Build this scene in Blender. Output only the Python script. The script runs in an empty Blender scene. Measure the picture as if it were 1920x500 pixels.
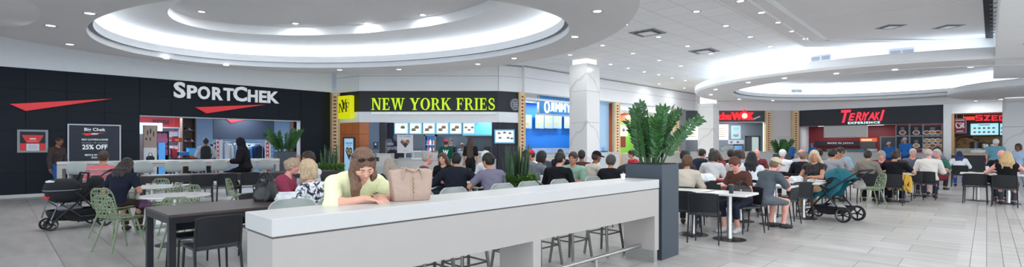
import bpy, math, random
import numpy as np
from mathutils import Vector, Matrix

# ---------------------------------------------------------------- camera, world, exposure
S = bpy.context.scene
COL = S.collection
F_PX, HZ, CAM_H = 929.0, 270.0, 1.52          # focal length in pixels of the 1920 frame, horizon row, eye height
cam_data = bpy.data.cameras.new('camera')
cam_data.sensor_width = 36.0
cam_data.lens = 36.0 * F_PX / 1920.0
cam_data.shift_y = (HZ - 250.0) / 1920.0
cam_data.clip_end = 200
cam = bpy.data.objects.new('camera', cam_data)
cam.location = (0, 0, CAM_H)
cam.rotation_euler = (math.pi / 2, 0, 0)
COL.objects.link(cam)
S.camera = cam
S.view_settings.view_transform = 'Standard'
S.view_settings.look = 'None'
S.view_settings.gamma = 1.0
S.view_settings.use_curve_mapping = False
S.view_settings.exposure = 0.78
S.cycles.use_denoising = True
S.cycles.max_bounces = 6
S.cycles.diffuse_bounces = 4
S.cycles.glossy_bounces = 3
S.cycles.transmission_bounces = 4
S.cycles.transparent_max_bounces = 6
S.cycles.sample_clamp_indirect = 6.0
world = bpy.data.worlds.new('daylight')
S.world = world
world.use_nodes = True
world.node_tree.nodes['Background'].inputs[0].default_value = (0.76, 0.88, 1.0, 1)
world.node_tree.nodes['Background'].inputs[1].default_value = 2.1
LAMP_W = 11.0        # watts of one small downlight
COVE = 5.5           # emission of the cove light strips

# ---------------------------------------------------------------- coordinates
ANG = math.degrees(math.atan2(.7221, .6918))   # the building's axis, seen from the camera
UX, UY = math.cos(math.radians(ANG)), math.sin(math.radians(ANG))
def uv(u, v): return (UX*u - UY*v, UY*u + UX*v)
def at(px, Y): return ((px - 960.0) / F_PX * Y, Y)
def fl(px, py, h=0.0):
    Y = (CAM_H - h) * F_PX / (py - HZ)
    return at(px, Y)
def up(px, py, h):
    Y = (h - CAM_H) * F_PX / (HZ - py)
    return at(px, Y)
def hd(deg): return math.radians(deg - 90.0)
HU, HV = ANG, ANG + 90

# ---------------------------------------------------------------- materials
_mats = {}
def principled(name):
    m = bpy.data.materials.new(name); m.use_nodes = True
    return m, m.node_tree, m.node_tree.nodes['Principled BSDF']
def mat(name, color, rough=.5, metal=0.0, spec=.5, var=.08, scale=6.0, bump=0.0, emit=None, es=0.0, alpha=1.0, stretch=None, coat=0.0):
    if name in _mats: return _mats[name]
    m, t, b = principled(name)
    b.inputs['Roughness'].default_value = rough
    b.inputs['Metallic'].default_value = metal
    b.inputs['Specular IOR Level'].default_value = spec
    b.inputs['Coat Weight'].default_value = coat
    N, L = t.nodes, t.links
    tc = N.new('ShaderNodeTexCoord'); src = tc.outputs['Object']
    if stretch:
        mp = N.new('ShaderNodeMapping'); mp.inputs['Scale'].default_value = stretch
        L.new(src, mp.inputs[0]); src = mp.outputs[0]
    nz = N.new('ShaderNodeTexNoise'); nz.inputs['Scale'].default_value = scale; nz.inputs['Detail'].default_value = 3
    L.new(src, nz.inputs[0])
    rp = N.new('ShaderNodeValToRGB')
    c = color
    rp.color_ramp.elements[0].position = .3; rp.color_ramp.elements[1].position = .7
    rp.color_ramp.elements[0].color = tuple(max(0, x*(1-var)) for x in c) + (1,)
    rp.color_ramp.elements[1].color = tuple(min(1, x*(1+var)) for x in c) + (1,)
    L.new(nz.outputs[0], rp.inputs[0]); L.new(rp.outputs[0], b.inputs['Base Color'])
    if bump:
        bp = N.new('ShaderNodeBump'); bp.inputs['Strength'].default_value = bump; bp.inputs['Distance'].default_value = .01
        L.new(nz.outputs[0], bp.inputs['Height']); L.new(bp.outputs[0], b.inputs['Normal'])
    if emit:
        b.inputs['Emission Color'].default_value = tuple(emit) + (1,)
        b.inputs['Emission Strength'].default_value = es
    if alpha < 1: b.inputs['Alpha'].default_value = alpha
    _mats[name] = m
    return m
def cmat(color, kind='cloth'):
    key = kind + '_%02x%02x%02x' % tuple(int(max(0, min(1, c))*255) for c in color)
    if kind == 'cloth': return mat(key, color, .9, spec=.2, var=.06, scale=40, bump=.15)
    if kind == 'skin': return mat(key, color, .5, spec=.35, var=.06, scale=12)
    if kind == 'hair': return mat(key, color, .55, spec=.4, var=.45, scale=14, bump=.4, stretch=(9, 9, .8))
    if kind == 'paint': return mat(key, color, .45, var=.03)
    if kind == 'print': return mat(key, color, .6, var=.02, scale=3)
    if kind == 'lit': return mat(key, tuple(c*.5 for c in color), .5, var=.01, emit=color, es=1.0)
    if kind == 'shoe': return mat(key, color, .6, var=.1, scale=20)
    if kind == 'metal': return mat(key, color, .3, metal=.9, var=.08, scale=9)
    if kind == 'gloss': return mat(key, color, .22, var=.05, scale=8)
def rgb(r, g, b):
    def c(x):
        x /= 255.0
        return x/12.92 if x <= .04045 else ((x+.055)/1.055)**2.4
    return (c(r), c(g), c(b))

# ---------------------------------------------------------------- mesh builder
class MB:
    def __init__(self): self.v = []; self.f = []; self.mi = []; self.xf = None; self.m = 0
    def add(self, vs, fs, m=None):
        o = len(self.v); m = self.m if m is None else m
        if self.xf is not None: vs = [self.xf @ Vector(p) for p in vs]
        self.v.extend([tuple(p) for p in vs])
        for q in fs: self.f.append([i + o for i in q]); self.mi.append(m)
        return self
    def box(self, x0, x1, y0, y1, z0, z1, m=None, taper=0, r=0.0):
        if r > 0:
            r = min(r, (x1-x0)/2*.98, (y1-y0)/2*.98)
            pts = []
            for cx, cy, a0 in ((x1-r, y1-r, 0), (x0+r, y1-r, 90), (x0+r, y0+r, 180), (x1-r, y0+r, 270)):
                for k in range(5):
                    a = math.radians(a0 + 22.5*k); pts.append((cx+r*math.cos(a), cy+r*math.sin(a)))
            return self.prism(pts, z0, z1, m)
        t = taper
        vs = [(x0+t, y0+t, z0), (x1-t, y0+t, z0), (x1-t, y1-t, z0), (x0+t, y1-t, z0), (x0, y0, z1), (x1, y0, z1), (x1, y1, z1), (x0, y1, z1)]
        return self.add(vs, [(3, 2, 1, 0), (4, 5, 6, 7), (0, 1, 5, 4), (1, 2, 6, 5), (2, 3, 7, 6), (3, 0, 4, 7)], m)
    def bbox(self, x0, x1, y0, y1, z0, z1, b=.008, m=None):
        # a box with its twelve edges chamfered
        X, Y, Z = (x0, x0+b, x1-b, x1), (y0, y0+b, y1-b, y1), (z0, z0+b, z1-b, z1)
        rings = []
        for z, k in ((z0, b), (z0+b, 0), (z1-b, 0), (z1, b)):
            i = b + k if k else b
            a0, a1, c0, c1 = x0+k, x1-k, y0+k, y1-k
            rings.append([(a0+b, c0, z), (a1-b, c0, z), (a1, c0+b, z), (a1, c1-b, z), (a1-b, c1, z), (a0+b, c1, z), (a0, c1-b, z), (a0, c0+b, z)])
        return self.loft(rings, m=m)
    def prism(self, pts, z0, z1, m=None):
        n = len(pts)
        vs = [(p[0], p[1], z0) for p in pts] + [(p[0], p[1], z1) for p in pts]
        fs = [list(range(n))[::-1], list(range(n, 2*n))] + [(i, (i+1) % n, n+(i+1) % n, n+i) for i in range(n)]
        return self.add(vs, fs, m)
    def loft(self, rings, m=None, caps=True, closed=False):
        n = len(rings[0]); vs = [p for r in rings for p in r]; fs = []
        k = len(rings)
        for j in range(k if closed else k-1):
            a, b = j*n, ((j+1) % k)*n
            for i in range(n): fs.append((a+i, a+(i+1) % n, b+(i+1) % n, b+i))
        if caps and not closed: fs.append(list(range(n))[::-1]); fs.append(list(range((k-1)*n, k*n)))
        return self.add(vs, fs, m)
    def tube(self, pts, r=.01, n=8, m=None, closed=False, flat=None):
        P = [Vector(p) for p in pts]; k = len(P); rings = []
        nrm = None
        for i in range(k):
            a = P[(i-1) % k] if (i or closed) else P[i]; b = P[(i+1) % k] if (i < k-1 or closed) else P[i]
            t = (b - a).normalized()
            if nrm is None:
                nrm = t.orthogonal().normalized() if abs(t.z) > .99 else t.cross(Vector((0, 0, 1))).normalized()
            nrm = (nrm - t*nrm.dot(t))
            nrm = nrm.normalized() if nrm.length > 1e-5 else t.orthogonal().normalized()
            bn = t.cross(nrm); rr = r[i] if isinstance(r, (list, tuple)) else r
            ring = []
            for j in range(n):
                A = 2*math.pi*(j+.5)/n
                ring.append(P[i] + nrm*math.cos(A)*rr + bn*math.sin(A)*rr*(flat or 1))
            rings.append(ring)
        return self.loft(rings, m, True, closed)
    def lathe(self, prof, n=24, c=(0, 0, 0), m=None, ring=False):
        rings = [[(c[0]+r*math.cos(2*math.pi*i/n), c[1]+r*math.sin(2*math.pi*i/n), c[2]+z) for i in range(n)] for r, z in prof]
        return self.loft(rings, m, not ring, ring)
    def ell(self, c, R, n=14, m=None):
        rings = []
        for j in range(n//2+1):
            a = -math.pi/2 + math.pi*j/(n//2); a = max(-1.52, min(1.52, a))
            rings.append([(c[0]+R[0]*math.cos(a)*math.cos(2*math.pi*i/n), c[1]+R[1]*math.cos(a)*math.sin(2*math.pi*i/n), c[2]+R[2]*math.sin(a)) for i in range(n)])
        return self.loft(rings, m)
    def grid(self, fn, nu, nv, m=None, thick=0.0):
        P = [[Vector(fn(i/nu, j/nv)) for i in range(nu+1)] for j in range(nv+1)]
        vs = [p for row in P for p in row]; w = nu+1
        fs = [(j*w+i, j*w+i+1, (j+1)*w+i+1, (j+1)*w+i) for j in range(nv) for i in range(nu)]
        if thick:
            nn = [Vector() for _ in vs]
            for q in fs:
                k = (vs[q[1]]-vs[q[0]]).cross(vs[q[3]]-vs[q[0]])
                for i in q: nn[i] += k
            o = len(vs)
            vs2 = [p - (k.normalized() if k.length > 1e-9 else Vector((0, 0, 1)))*thick for p, k in zip(vs, nn)]
            fs2 = [tuple(i+o for i in q[::-1]) for q in fs]
            rim = [i for i in range(w)] + [j*w+nu for j in range(1, nv+1)] + [nv*w+i for i in range(nu-1, -1, -1)] + [j*w for j in range(nv-1, 0, -1)]
            fr = [(rim[(i+1) % len(rim)], rim[i], rim[i]+o, rim[(i+1) % len(rim)]+o) for i in range(len(rim))]
            vs = vs+vs2; fs = fs+fs2+fr
        return self.add(vs, fs, m)
    def build(self, name, mats, parent=None, smooth=35, loc=None, rotz=0.0, mesh_only=False):
        me = bpy.data.meshes.new(name)
        me.from_pydata(self.v, [], self.f)
        if not isinstance(mats, (list, tuple)): mats = [mats]
        for mm in mats: me.materials.append(mm)
        if any(self.mi): me.polygons.foreach_set('material_index', self.mi)
        if smooth:
            me.polygons.foreach_set('use_smooth', [True]*len(me.polygons))
            me.set_sharp_from_angle(angle=math.radians(smooth))
        me.update()
        return link(name, me, parent, loc, rotz)
def link(name, me, parent=None, loc=None, rotz=0.0):
    o = bpy.data.objects.new(name, me); COL.objects.link(o)
    if parent is not None: o.parent = parent
    if loc is not None: o.location = loc if len(loc) == 3 else (loc[0], loc[1], 0)
    if rotz: o.rotation_euler = (0, 0, rotz)
    return o
def thing(name, label, cat, loc=(0, 0, 0), rotz=0.0, group=None):
    o = bpy.data.objects.new(name, None); COL.objects.link(o)
    o.empty_display_size = .1
    o.location = loc if len(loc) == 3 else (loc[0], loc[1], 0); o.rotation_euler = (0, 0, rotz)
    return tag(o, label, cat, group)
def tag(o, label, cat, group=None, kind=None):
    o['label'] = label; o['category'] = cat
    if group: o['group'] = group
    if kind: o['kind'] = kind
    return o
def struct(o, label=None):
    o['kind'] = 'structure'
    if label: o['label'] = label
    return o
def children_of(o): return [c for c in o.children]
def dup(root, loc, rotz=0.0, label=None, group=None, sc=None):
    r = root.copy(); COL.objects.link(r)
    r.location = loc if len(loc) == 3 else (loc[0], loc[1], 0); r.rotation_euler = (0, 0, rotz)
    if sc: r.scale = sc
    if label: r['label'] = label
    if group: r['group'] = group
    for ch in KIDS.get(root.name, root.children):
        c = ch.copy(); COL.objects.link(c); c.parent = r
        for g in KIDS.get(ch.name, ch.children):
            d = g.copy(); COL.objects.link(d); d.parent = c
    return r
KIDS = {}
class Maker:
    """First call places the prototype itself, later calls copy it with its parts."""
    def __init__(self, fn): self.fn = fn; self.root = None
    def __call__(self, loc, rotz, label, group=None):
        if self.root is None:
            self.root = self.fn(); r = self.root
            r.location = loc if len(loc) == 3 else (loc[0], loc[1], 0); r.rotation_euler = (0, 0, rotz)
            r['label'] = label
            if group: r['group'] = group
            return r
        return dup(self.root, loc, rotz, label, group)
def light_area(parent, loc, size, watts, color, rot=(0, 0, 0)):
    l = bpy.data.lights.new('lamp_light', 'AREA'); l.shape = 'DISK'; l.size = size; l.energy = watts; l.color = color
    o = bpy.data.objects.new('lamp_light', l); COL.objects.link(o); o.parent = parent; o.location = loc; o.rotation_euler = rot
    return o

# ---------------------------------------------------------------- a wall plane with its own frame (x along, y up, z out)
class Wall:
    def __init__(self, A, deg, out=0.0):
        self.A = Vector((A[0], A[1], 0)); a = math.radians(deg); self.deg = deg
        self.r = Vector((math.cos(a), math.sin(a), 0)); self.n = self.r.cross(Vector((0, 0, 1)))
        self.A = self.A + self.n*out
        self.M = Matrix(((self.r.x, 0, self.n.x, self.A.x), (self.r.y, 0, self.n.y, self.A.y), (0, 1, 0, 0), (0, 0, 0, 1)))
    def off(self, out): return Wall((self.A.x, self.A.y), self.deg, out)
    def x(self, px):
        k = (px-960)/F_PX
        return (k*self.A.y - self.A.x)/(self.r.x - k*self.r.y)
    def h(self, px, py):
        return CAM_H + (HZ-py)/F_PX*(self.A.y + self.r.y*self.x(px))
    def pt(self, px, py): return (self.x(px), self.h(px, py))
    def p3(self, px, py, z=0): return self.M @ Vector((self.x(px), self.h(px, py), z))
    def mb(self): b = MB(); b.xf = self.M; return b
    def rect(self, b, px0, py0, px1, py1, z0, z1, m=None, square=True):
        x0, ya = self.pt(px0, py0); x1, yb = self.pt(px1, py1)
        if square:
            pm = (px0+px1)/2; ya = self.h(pm, py0); yb = self.h(pm, py1)
        b.box(x0, x1, yb, ya, z0, z1, m)
        return (x0, x1, yb, ya)
    def quad(self, b, pp, z0, z1, m=None):
        b.prism([self.pt(*q) for q in pp][::-1] if False else [self.pt(*q) for q in pp], z0, z1, m)

# ---------------------------------------------------------------- lettering
def text_geo(s, w=None, h=None, bold=0.0, shear=0.0, ext=.02, res=3, space=1.0):
    cu = bpy.data.curves.new('lettering', 'FONT'); cu.body = s; cu.size = 1; cu.extrude = ext; cu.offset = bold; cu.shear = shear
    cu.resolution_u = res; cu.align_x = 'LEFT'; cu.space_character = space
    o = bpy.data.objects.new('lettering', cu); COL.objects.link(o)
    dg = bpy.context.evaluated_depsgraph_get()
    me = bpy.data.meshes.new_from_object(o.evaluated_get(dg))
    vs = [v.co.copy() for v in me.vertices]; fs = [list(p.vertices) for p in me.polygons]
    bpy.data.objects.remove(o); bpy.data.curves.remove(cu); bpy.data.meshes.remove(me)
    if not vs: return [], []
    x0 = min(v.x for v in vs); x1 = max(v.x for v in vs); y0 = min(v.y for v in vs); y1 = max(v.y for v in vs)
    sx = w/(x1-x0) if w else None; sy = h/(y1-y0) if h else None
    sx = sx or sy; sy = sy or sx
    return [Vector(((v.x-x0)*sx, (v.y-y0)*sy, v.z)) for v in vs], fs
def put_text(b, s, x, y, w=None, h=None, z=0.0, m=None, **k):
    """lettering in the builder's wall frame, lower left corner at x, y; thickness ext, back at z"""
    ext = k.get('ext', .004); k['ext'] = ext
    vs, fs = text_geo(s, w, h, **k)
    if vs: b.add([(v.x+x, v.y+y, v.z+z+ext) for v in vs], fs, m)
# ---------------------------------------------------------------- structure: floor
def floor_material():
    m, t, b = principled('floor_tiles'); N, L = t.nodes, t.links
    tc = N.new('ShaderNodeTexCoord')
    mp = N.new('ShaderNodeMapping'); mp.vector_type = 'POINT'
    mp.inputs['Rotation'].default_value = (0, 0, math.radians(-ANG-90))     # x along the rows, y across them
    L.new(tc.outputs['Object'], mp.inputs[0])
    nz = N.new('ShaderNodeTexNoise'); nz.inputs['Scale'].default_value = 2.2; nz.inputs['Detail'].default_value = 6
    mp2 = N.new('ShaderNodeMapping'); mp2.inputs['Scale'].default_value = (.5, 3, 1)
    L.new(mp.outputs[0], mp2.inputs[0]); L.new(mp2.outputs[0], nz.inputs[0])
    c1, c2, mo = (.47, .45, .43, 1), (.56, .545, .53, 1), (.22, .205, .195, 1)
    def brick(w, h, off, ms):
        k = N.new('ShaderNodeTexBrick'); k.offset = off; k.squash = 1
        k.inputs['Color1'].default_value = c1; k.inputs['Color2'].default_value = c2; k.inputs['Mortar'].default_value = mo
        k.inputs['Scale'].default_value = 1; k.inputs['Mortar Size'].default_value = ms; k.inputs['Mortar Smooth'].default_value = .1
        k.inputs['Bias'].default_value = 0; k.inputs['Brick Width'].default_value = w; k.inputs['Row Height'].default_value = h
        L.new(mp.outputs[0], k.inputs['Vector']); return k
    b1 = brick(1.2, .6, .33, .0055); b2 = brick(.155, 1.2, .0, .005)
    sx = N.new('ShaderNodeSeparateXYZ'); L.new(mp.outputs[0], sx.inputs[0])
    lt = N.new('ShaderNodeMath'); lt.operation = 'LESS_THAN'; lt.inputs[1].default_value = .285; L.new(sx.outputs[0], lt.inputs[0])
    mx = N.new('ShaderNodeMix'); mx.data_type = 'RGBA'; L.new(lt.outputs[0], mx.inputs[0]); L.new(b1.outputs[0], mx.inputs[6]); L.new(b2.outputs[0], mx.inputs[7])
    rp = N.new('ShaderNodeValToRGB'); rp.color_ramp.elements[0].color = (.88, .86, .84, 1); rp.color_ramp.elements[1].color = (1.1, 1.1, 1.1, 1)
    rp.color_ramp.elements[0].position = .3; rp.color_ramp.elements[1].position = .7
    L.new(nz.outputs[0], rp.inputs[0])
    mu = N.new('ShaderNodeMix'); mu.data_type = 'RGBA'; mu.blend_type = 'MULTIPLY'; mu.inputs[0].default_value = 1
    L.new(mx.outputs[2], mu.inputs[6]); L.new(rp.outputs[0], mu.inputs[7]); L.new(mu.outputs[2], b.inputs['Base Color'])
    b.inputs['Roughness'].default_value = .32
    return m
b = MB(); b.box(-34, 48, -8, 48, -.1, 0)
struct(b.build('floor', floor_material(), smooth=0))

# ---------------------------------------------------------------- structure: ceiling
CEIL = 4.8; SOF = 3.85
def tile_material():
    m, t, bs = principled('ceiling_tiles'); N, L = t.nodes, t.links
    tc = N.new('ShaderNodeTexCoord'); mp = N.new('ShaderNodeMapping'); mp.inputs['Rotation'].default_value = (0, 0, math.radians(-ANG))
    L.new(tc.outputs['Object'], mp.inputs[0])
    k = N.new('ShaderNodeTexBrick'); k.offset = 0
    k.inputs['Color1'].default_value = (.87, .88, .90, 1); k.inputs['Color2'].default_value = (.90, .91, .93, 1); k.inputs['Mortar'].default_value = (.58, .60, .63, 1)
    k.inputs['Scale'].default_value = 1; k.inputs['Mortar Size'].default_value = .008; k.inputs['Brick Width'].default_value = .75; k.inputs['Row Height'].default_value = .75
    L.new(mp.outputs[0], k.inputs['Vector']); L.new(k.outputs[0], bs.inputs['Base Color']); bs.inputs['Roughness'].default_value = .8
    return m
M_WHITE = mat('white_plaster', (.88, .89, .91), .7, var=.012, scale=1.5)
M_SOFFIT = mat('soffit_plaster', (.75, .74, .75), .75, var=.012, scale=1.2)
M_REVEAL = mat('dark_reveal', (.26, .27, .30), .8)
M_LED = mat('cove_led', (.9, .95, 1), .5, emit=(.88, .95, 1.0), es=COVE)
M_LED2 = mat('ring_led', (.9, .95, 1), .5, emit=(.84, .93, 1.0), es=COVE*.55)
b = MB(); b.box(-34, 48, -8, 48, CEIL, CEIL+.1)
struct(b.build('ceiling', tile_material(), smooth=0))

def ellipse(cx, cy, a, bb, deg, n=96, d=0.0, z=0.0):
    t = math.radians(deg); out = []
    for i in range(n):
        q = 2*math.pi*i/n; x, y = (a+d)*math.cos(q), (bb+d)*math.sin(q)
        out.append((cx+x*math.cos(t)-y*math.sin(t), cy+x*math.sin(t)+y*math.cos(t), z))
    return out
# the left oval: a wide dropped soffit round a stepped, cove-lit dome
OV = (-4.27, 11.39, 5.63, 3.55, 161); OUT = (-4.40, 9.98, 6.82, 6.25, 146)
def oi(d, z): return ellipse(*OV, d=d, z=z)
def outer_pts(z, d=0.0):
    # outer curve sampled along the same rays as the inner one, so the two rims loft cleanly
    o = ellipse(*OUT, n=720, d=d, z=z); res = []
    for p in oi(0, z):
        a = math.atan2(p[1]-OV[1], p[0]-OV[0])
        best = min(o, key=lambda q: abs((math.atan2(q[1]-OV[1], q[0]-OV[0])-a+math.pi) % (2*math.pi)-math.pi))
        res.append(best)
    return res
b = MB()
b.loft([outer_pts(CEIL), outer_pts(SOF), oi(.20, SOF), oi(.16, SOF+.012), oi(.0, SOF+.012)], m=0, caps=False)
b.loft([oi(0, SOF+.012), oi(0, SOF+.15)], m=1, caps=False)
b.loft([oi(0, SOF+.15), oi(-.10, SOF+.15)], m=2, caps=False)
b.loft([oi(-.10, SOF+.15), oi(-.10, SOF+.34), oi(-.02, SOF+.34), oi(-.02, SOF+.22), oi(.50, SOF+.22), oi(.50, SOF+.46)], m=1, caps=False)
b.loft([oi(.50, SOF+.46), oi(.1, SOF+.55), oi(-.5, SOF+.63), oi(-1.40, SOF+.70)], m=1, caps=False)
b.loft([oi(-1.40, SOF+.70), oi(-1.45, SOF+.70), oi(-1.45, CEIL-.015)], m=1, caps=False)
b.add(oi(-1.45, CEIL-.015), [list(range(96))], 0)
struct(b.build('ceiling_oval', [M_SOFFIT, M_WHITE, M_REVEAL], smooth=40))
b = MB(); b.loft([oi(.10, SOF+.23), oi(.24, SOF+.23), oi(.24, SOF+.27), oi(.10, SOF+.27)], caps=False, closed=True)
tag(b.build('cove_light', M_LED), 'glowing white light strip in the cove of the left oval ceiling', 'light', 'cove light strips')
# rounded drum that hangs at the upper left corner of the view
b = MB(); cx, cy = -11.5, 6.0
b.loft([ellipse(cx, cy, 4.2, 4.2, 0, 96, 0, CEIL), ellipse(cx, cy, 4.2, 4.2, 0, 96, 0, SOF+.0), ellipse(cx, cy, 4.1, 4.1, 0, 96, 0, SOF-.05)], caps=True)
struct(b.build('ceiling_drum', M_SOFFIT))

# the right ring: a floating annulus round a lit drum wall
RC = (15.5, 20.5)
def ri(r, z): return [(RC[0]+r*math.cos(2*math.pi*i/96), RC[1]+r*math.sin(2*math.pi*i/96), z) for i in range(96)]
b = MB()
b.loft([ri(5.72, 4.16), ri(7.43, 4.16), ri(7.45, 4.13), ri(7.45, 3.93), ri(7.38, 3.85)], m=1, caps=False)
b.loft([ri(7.38, 3.85), ri(7.05, 3.84)], m=0, caps=False)
b.loft([ri(7.05, 3.84), ri(7.04, 3.86), ri(5.98, 3.86), ri(5.98, 3.84), ri(5.85, 3.84)], m=0, caps=False)
b.loft([ri(5.85, 3.84), ri(5.85, 3.97)], m=1, caps=False)
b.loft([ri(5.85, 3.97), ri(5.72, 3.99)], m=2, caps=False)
b.loft([ri(5.72, 3.99), ri(5.72, 4.16)], m=1, caps=False)
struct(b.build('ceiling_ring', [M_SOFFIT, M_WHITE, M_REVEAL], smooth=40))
b = MB(); b.loft([ri(6.05, 4.16), ri(6.05, CEIL)], caps=False); b.loft([ri(6.0, CEIL), ri(6.0, 4.16)], caps=False)
b.add(ri(6.0, 4.68), [list(range(96))])
struct(b.build('ceiling_ring_drum', M_WHITE))
b = MB(); b.loft([ri(6.35, 4.165), ri(6.5, 4.165), ri(6.5, 4.20), ri(6.35, 4.20)], caps=False, closed=True)
tag(b.build('cove_light', M_LED2), 'glowing white light strip on top of the right ceiling ring', 'light', 'cove light strips')
b = MB(); b.loft([ri(5.78, 4.165), ri(5.92, 4.165), ri(5.92, 4.20), ri(5.78, 4.20)], caps=False, closed=True)
tag(b.build('cove_light', M_LED2), 'glowing white light strip inside the right ceiling ring', 'light', 'cove light strips')

# dropped flat ceiling with a moulded border, right of the tiled bay
b = MB()
b.prism([(9.43, 15.98), (.5, 6.6), (.5, -7.9), (30, -7.9), (22, 15.98)], 4.65, CEIL-.005)
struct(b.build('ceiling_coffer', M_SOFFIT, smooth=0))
def strip(name, pts, w, z0, z1, m):
    b = MB()
    for (x0, y0), (x1, y1) in zip(pts[:-1], pts[1:]):
        d = Vector((x1-x0, y1-y0, 0)); L = d.length; a = math.atan2(d.y, d.x)
        b.xf = Matrix.Translation((x0, y0, 0)) @ Matrix.Rotation(a, 4, 'Z')
        b.box(-w/2, L+w/2, -w/2, w/2, z0, z1)
    return struct(b.build(name, m, smooth=0))
strip('trim_1', [(4.0, 9.05), (9.4, 14.76), (16.5, 14.9)], .10, 4.61, 4.65, M_WHITE)
strip('trim_2', [(3.4, 8.85), (9.1, 15.1), (16.5, 15.25)], .05, 4.63, 4.65, M_WHITE)
strip('trim_3', [up(1524, 38, 4.65), up(1812, 0, 4.65)], .035, 4.635, 4.65, M_SOFFIT)
# lower soffit running away at the right edge, with its fascia
u0, v0 = 11.25, -.17
b = MB(); b.prism([uv(6, -.17), uv(24.6, -.17), uv(26, -2.2), uv(26, -12), uv(6, -12)][::-1], SOF, CEIL-.01)
struct(b.build('ceiling_bulkhead', M_WHITE, smooth=0))
b = MB(); cx, cy = 24.2, 20.6
b.loft([ellipse(cx, cy, 4.5, 4.5, 0, 64, 0, 4.1), ellipse(cx, cy, 4.6, 4.6, 0, 64, 0, 4.05), ellipse(cx, cy, 4.6, 4.6, 0, 64, 0, 3.82), ellipse(cx, cy, 4.5, 4.5, 0, 64, 0, 3.76)])
struct(b.build('ceiling_disc', M_WHITE))

# ---------------------------------------------------------------- structure: walls
HEAD = 3.695       # underside of the white bulkhead that runs above all shop fronts
W_S = Wall((-14.3, 13.84), ANG)                     # black sports shop front
W_N0 = Wall((-7.45, 21.15), -34.8)                  # angled return at the fries counter
W_N = Wall((-6.25, 20.3), 0)                        # fries counter, facing the camera
W_N2 = Wall((-.57, 20.3), 30)
W_J = Wall((.56, 20.8), math.degrees(math.atan2(.709, .705)))   # blue shop and green shop
W_W = Wall((11.9, 32.2), 0)                         # wok counter
W_T = Wall((18.55, 32.2), ANG-90)                   # teriyaki and szechuan counters
M_BULK = mat('bulkhead_white', (.88, .89, .91), .7, var=.01)
def bulk(name, wall, x0, x1, z0, z1, h0=HEAD, h1=CEIL-.01, groove=True):
    b = wall.mb(); b.box(x0, x1, h0, h1, z0, z1)
    if groove: b.box(x0, x1, 4.30, 4.315, z1, z1+.008, 1)
    if groove: b.box(x0, x1, h1-.05, h1, z1, z1+.012, 1)
    return struct(b.build(name, [M_BULK, mat('groove_grey', (.42, .44, .47), .7)], smooth=0))
bulk('wall_left_upper', W_S, -12, 9.7, -.4, .03, groove=False)
bulk('wall_fries_return', W_N0, 0, 1.47, -.4, .06)
bulk('wall_fries_upper', W_N, 0, 5.68, -.4, .06)
bulk('wall_fries_side', W_N2, 0, 1.1, -.4, .06)
bulk('wall_blue_upper', W_J, -.1, 16.3, -.4, .04)
bulk('wall_wok_upper', W_W, -.2, 6.8, -.4, .04)
bulk('wall_teriyaki_upper', W_T, -.05, 12, -.4, .06)

def marble_material():
    m, t, bs = principled('white_marble'); N, L = t.nodes, t.links
    tc = N.new('ShaderNodeTexCoord')
    nz = N.new('ShaderNodeTexNoise'); nz.inputs['Scale'].default_value = .9; nz.inputs['Detail'].default_value = 5
    L.new(tc.outputs['Object'], nz.inputs[0])
    wv = N.new('ShaderNodeTexWave'); wv.wave_type = 'BANDS'; wv.bands_direction = 'DIAGONAL'; wv.inputs['Scale'].default_value = .42
    wv.inputs['Distortion'].default_value = 9; wv.inputs['Detail'].default_value = 4; wv.inputs['Detail Scale'].default_value = .9
    L.new(tc.outputs['Object'], wv.inputs[0])
    rp = N.new('ShaderNodeValToRGB'); e = rp.color_ramp.elements
    e[0].position = .0; e[0].color = (.46, .44, .42, 1); e[1].position = .05; e[1].color = (.71, .705, .70, 1)
    L.new(wv.outputs['Fac'], rp.inputs[0])
    mx = N.new('ShaderNodeMix'); mx.data_type = 'RGBA'; L.new(nz.outputs[0], mx.inputs[0]); mx.inputs[6].default_value = (.72, .71, .705, 1)
    L.new(rp.outputs[0], mx.inputs[7]); L.new(mx.outputs[2], bs.inputs['Base Color']); bs.inputs['Roughness'].default_value = .18
    return m
M_MARBLE = marble_material()
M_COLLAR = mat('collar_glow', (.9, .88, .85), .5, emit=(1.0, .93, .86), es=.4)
def column(name, near, a, top, collar=True):
    c = Vector((near[0], near[1], 0)) + Vector((UX, UY, 0))*a/2 + Vector((-UY, UX, 0))*a/2
    b = MB(); h = a/2
    b.bbox(-h, h, -h, h, 0, 2.35, .012); b.bbox(-h, h, -h, h, 2.354, 3.55, .012); b.bbox(-h, h, -h, h, 3.554, top, .012)
    o = b.build(name, M_MARBLE, loc=(c.x, c.y, 0), rotz=math.radians(ANG), smooth=20); struct(o)
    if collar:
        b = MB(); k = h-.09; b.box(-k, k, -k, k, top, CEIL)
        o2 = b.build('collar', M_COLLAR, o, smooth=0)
    return o
column('column_1', at(1101, 18.8), .85, 4.6)
column('column_2', at(1337, 27.0), .85, 3.75)
column('column_3', (24.4, 23.3), .95, 3.72)
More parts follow.
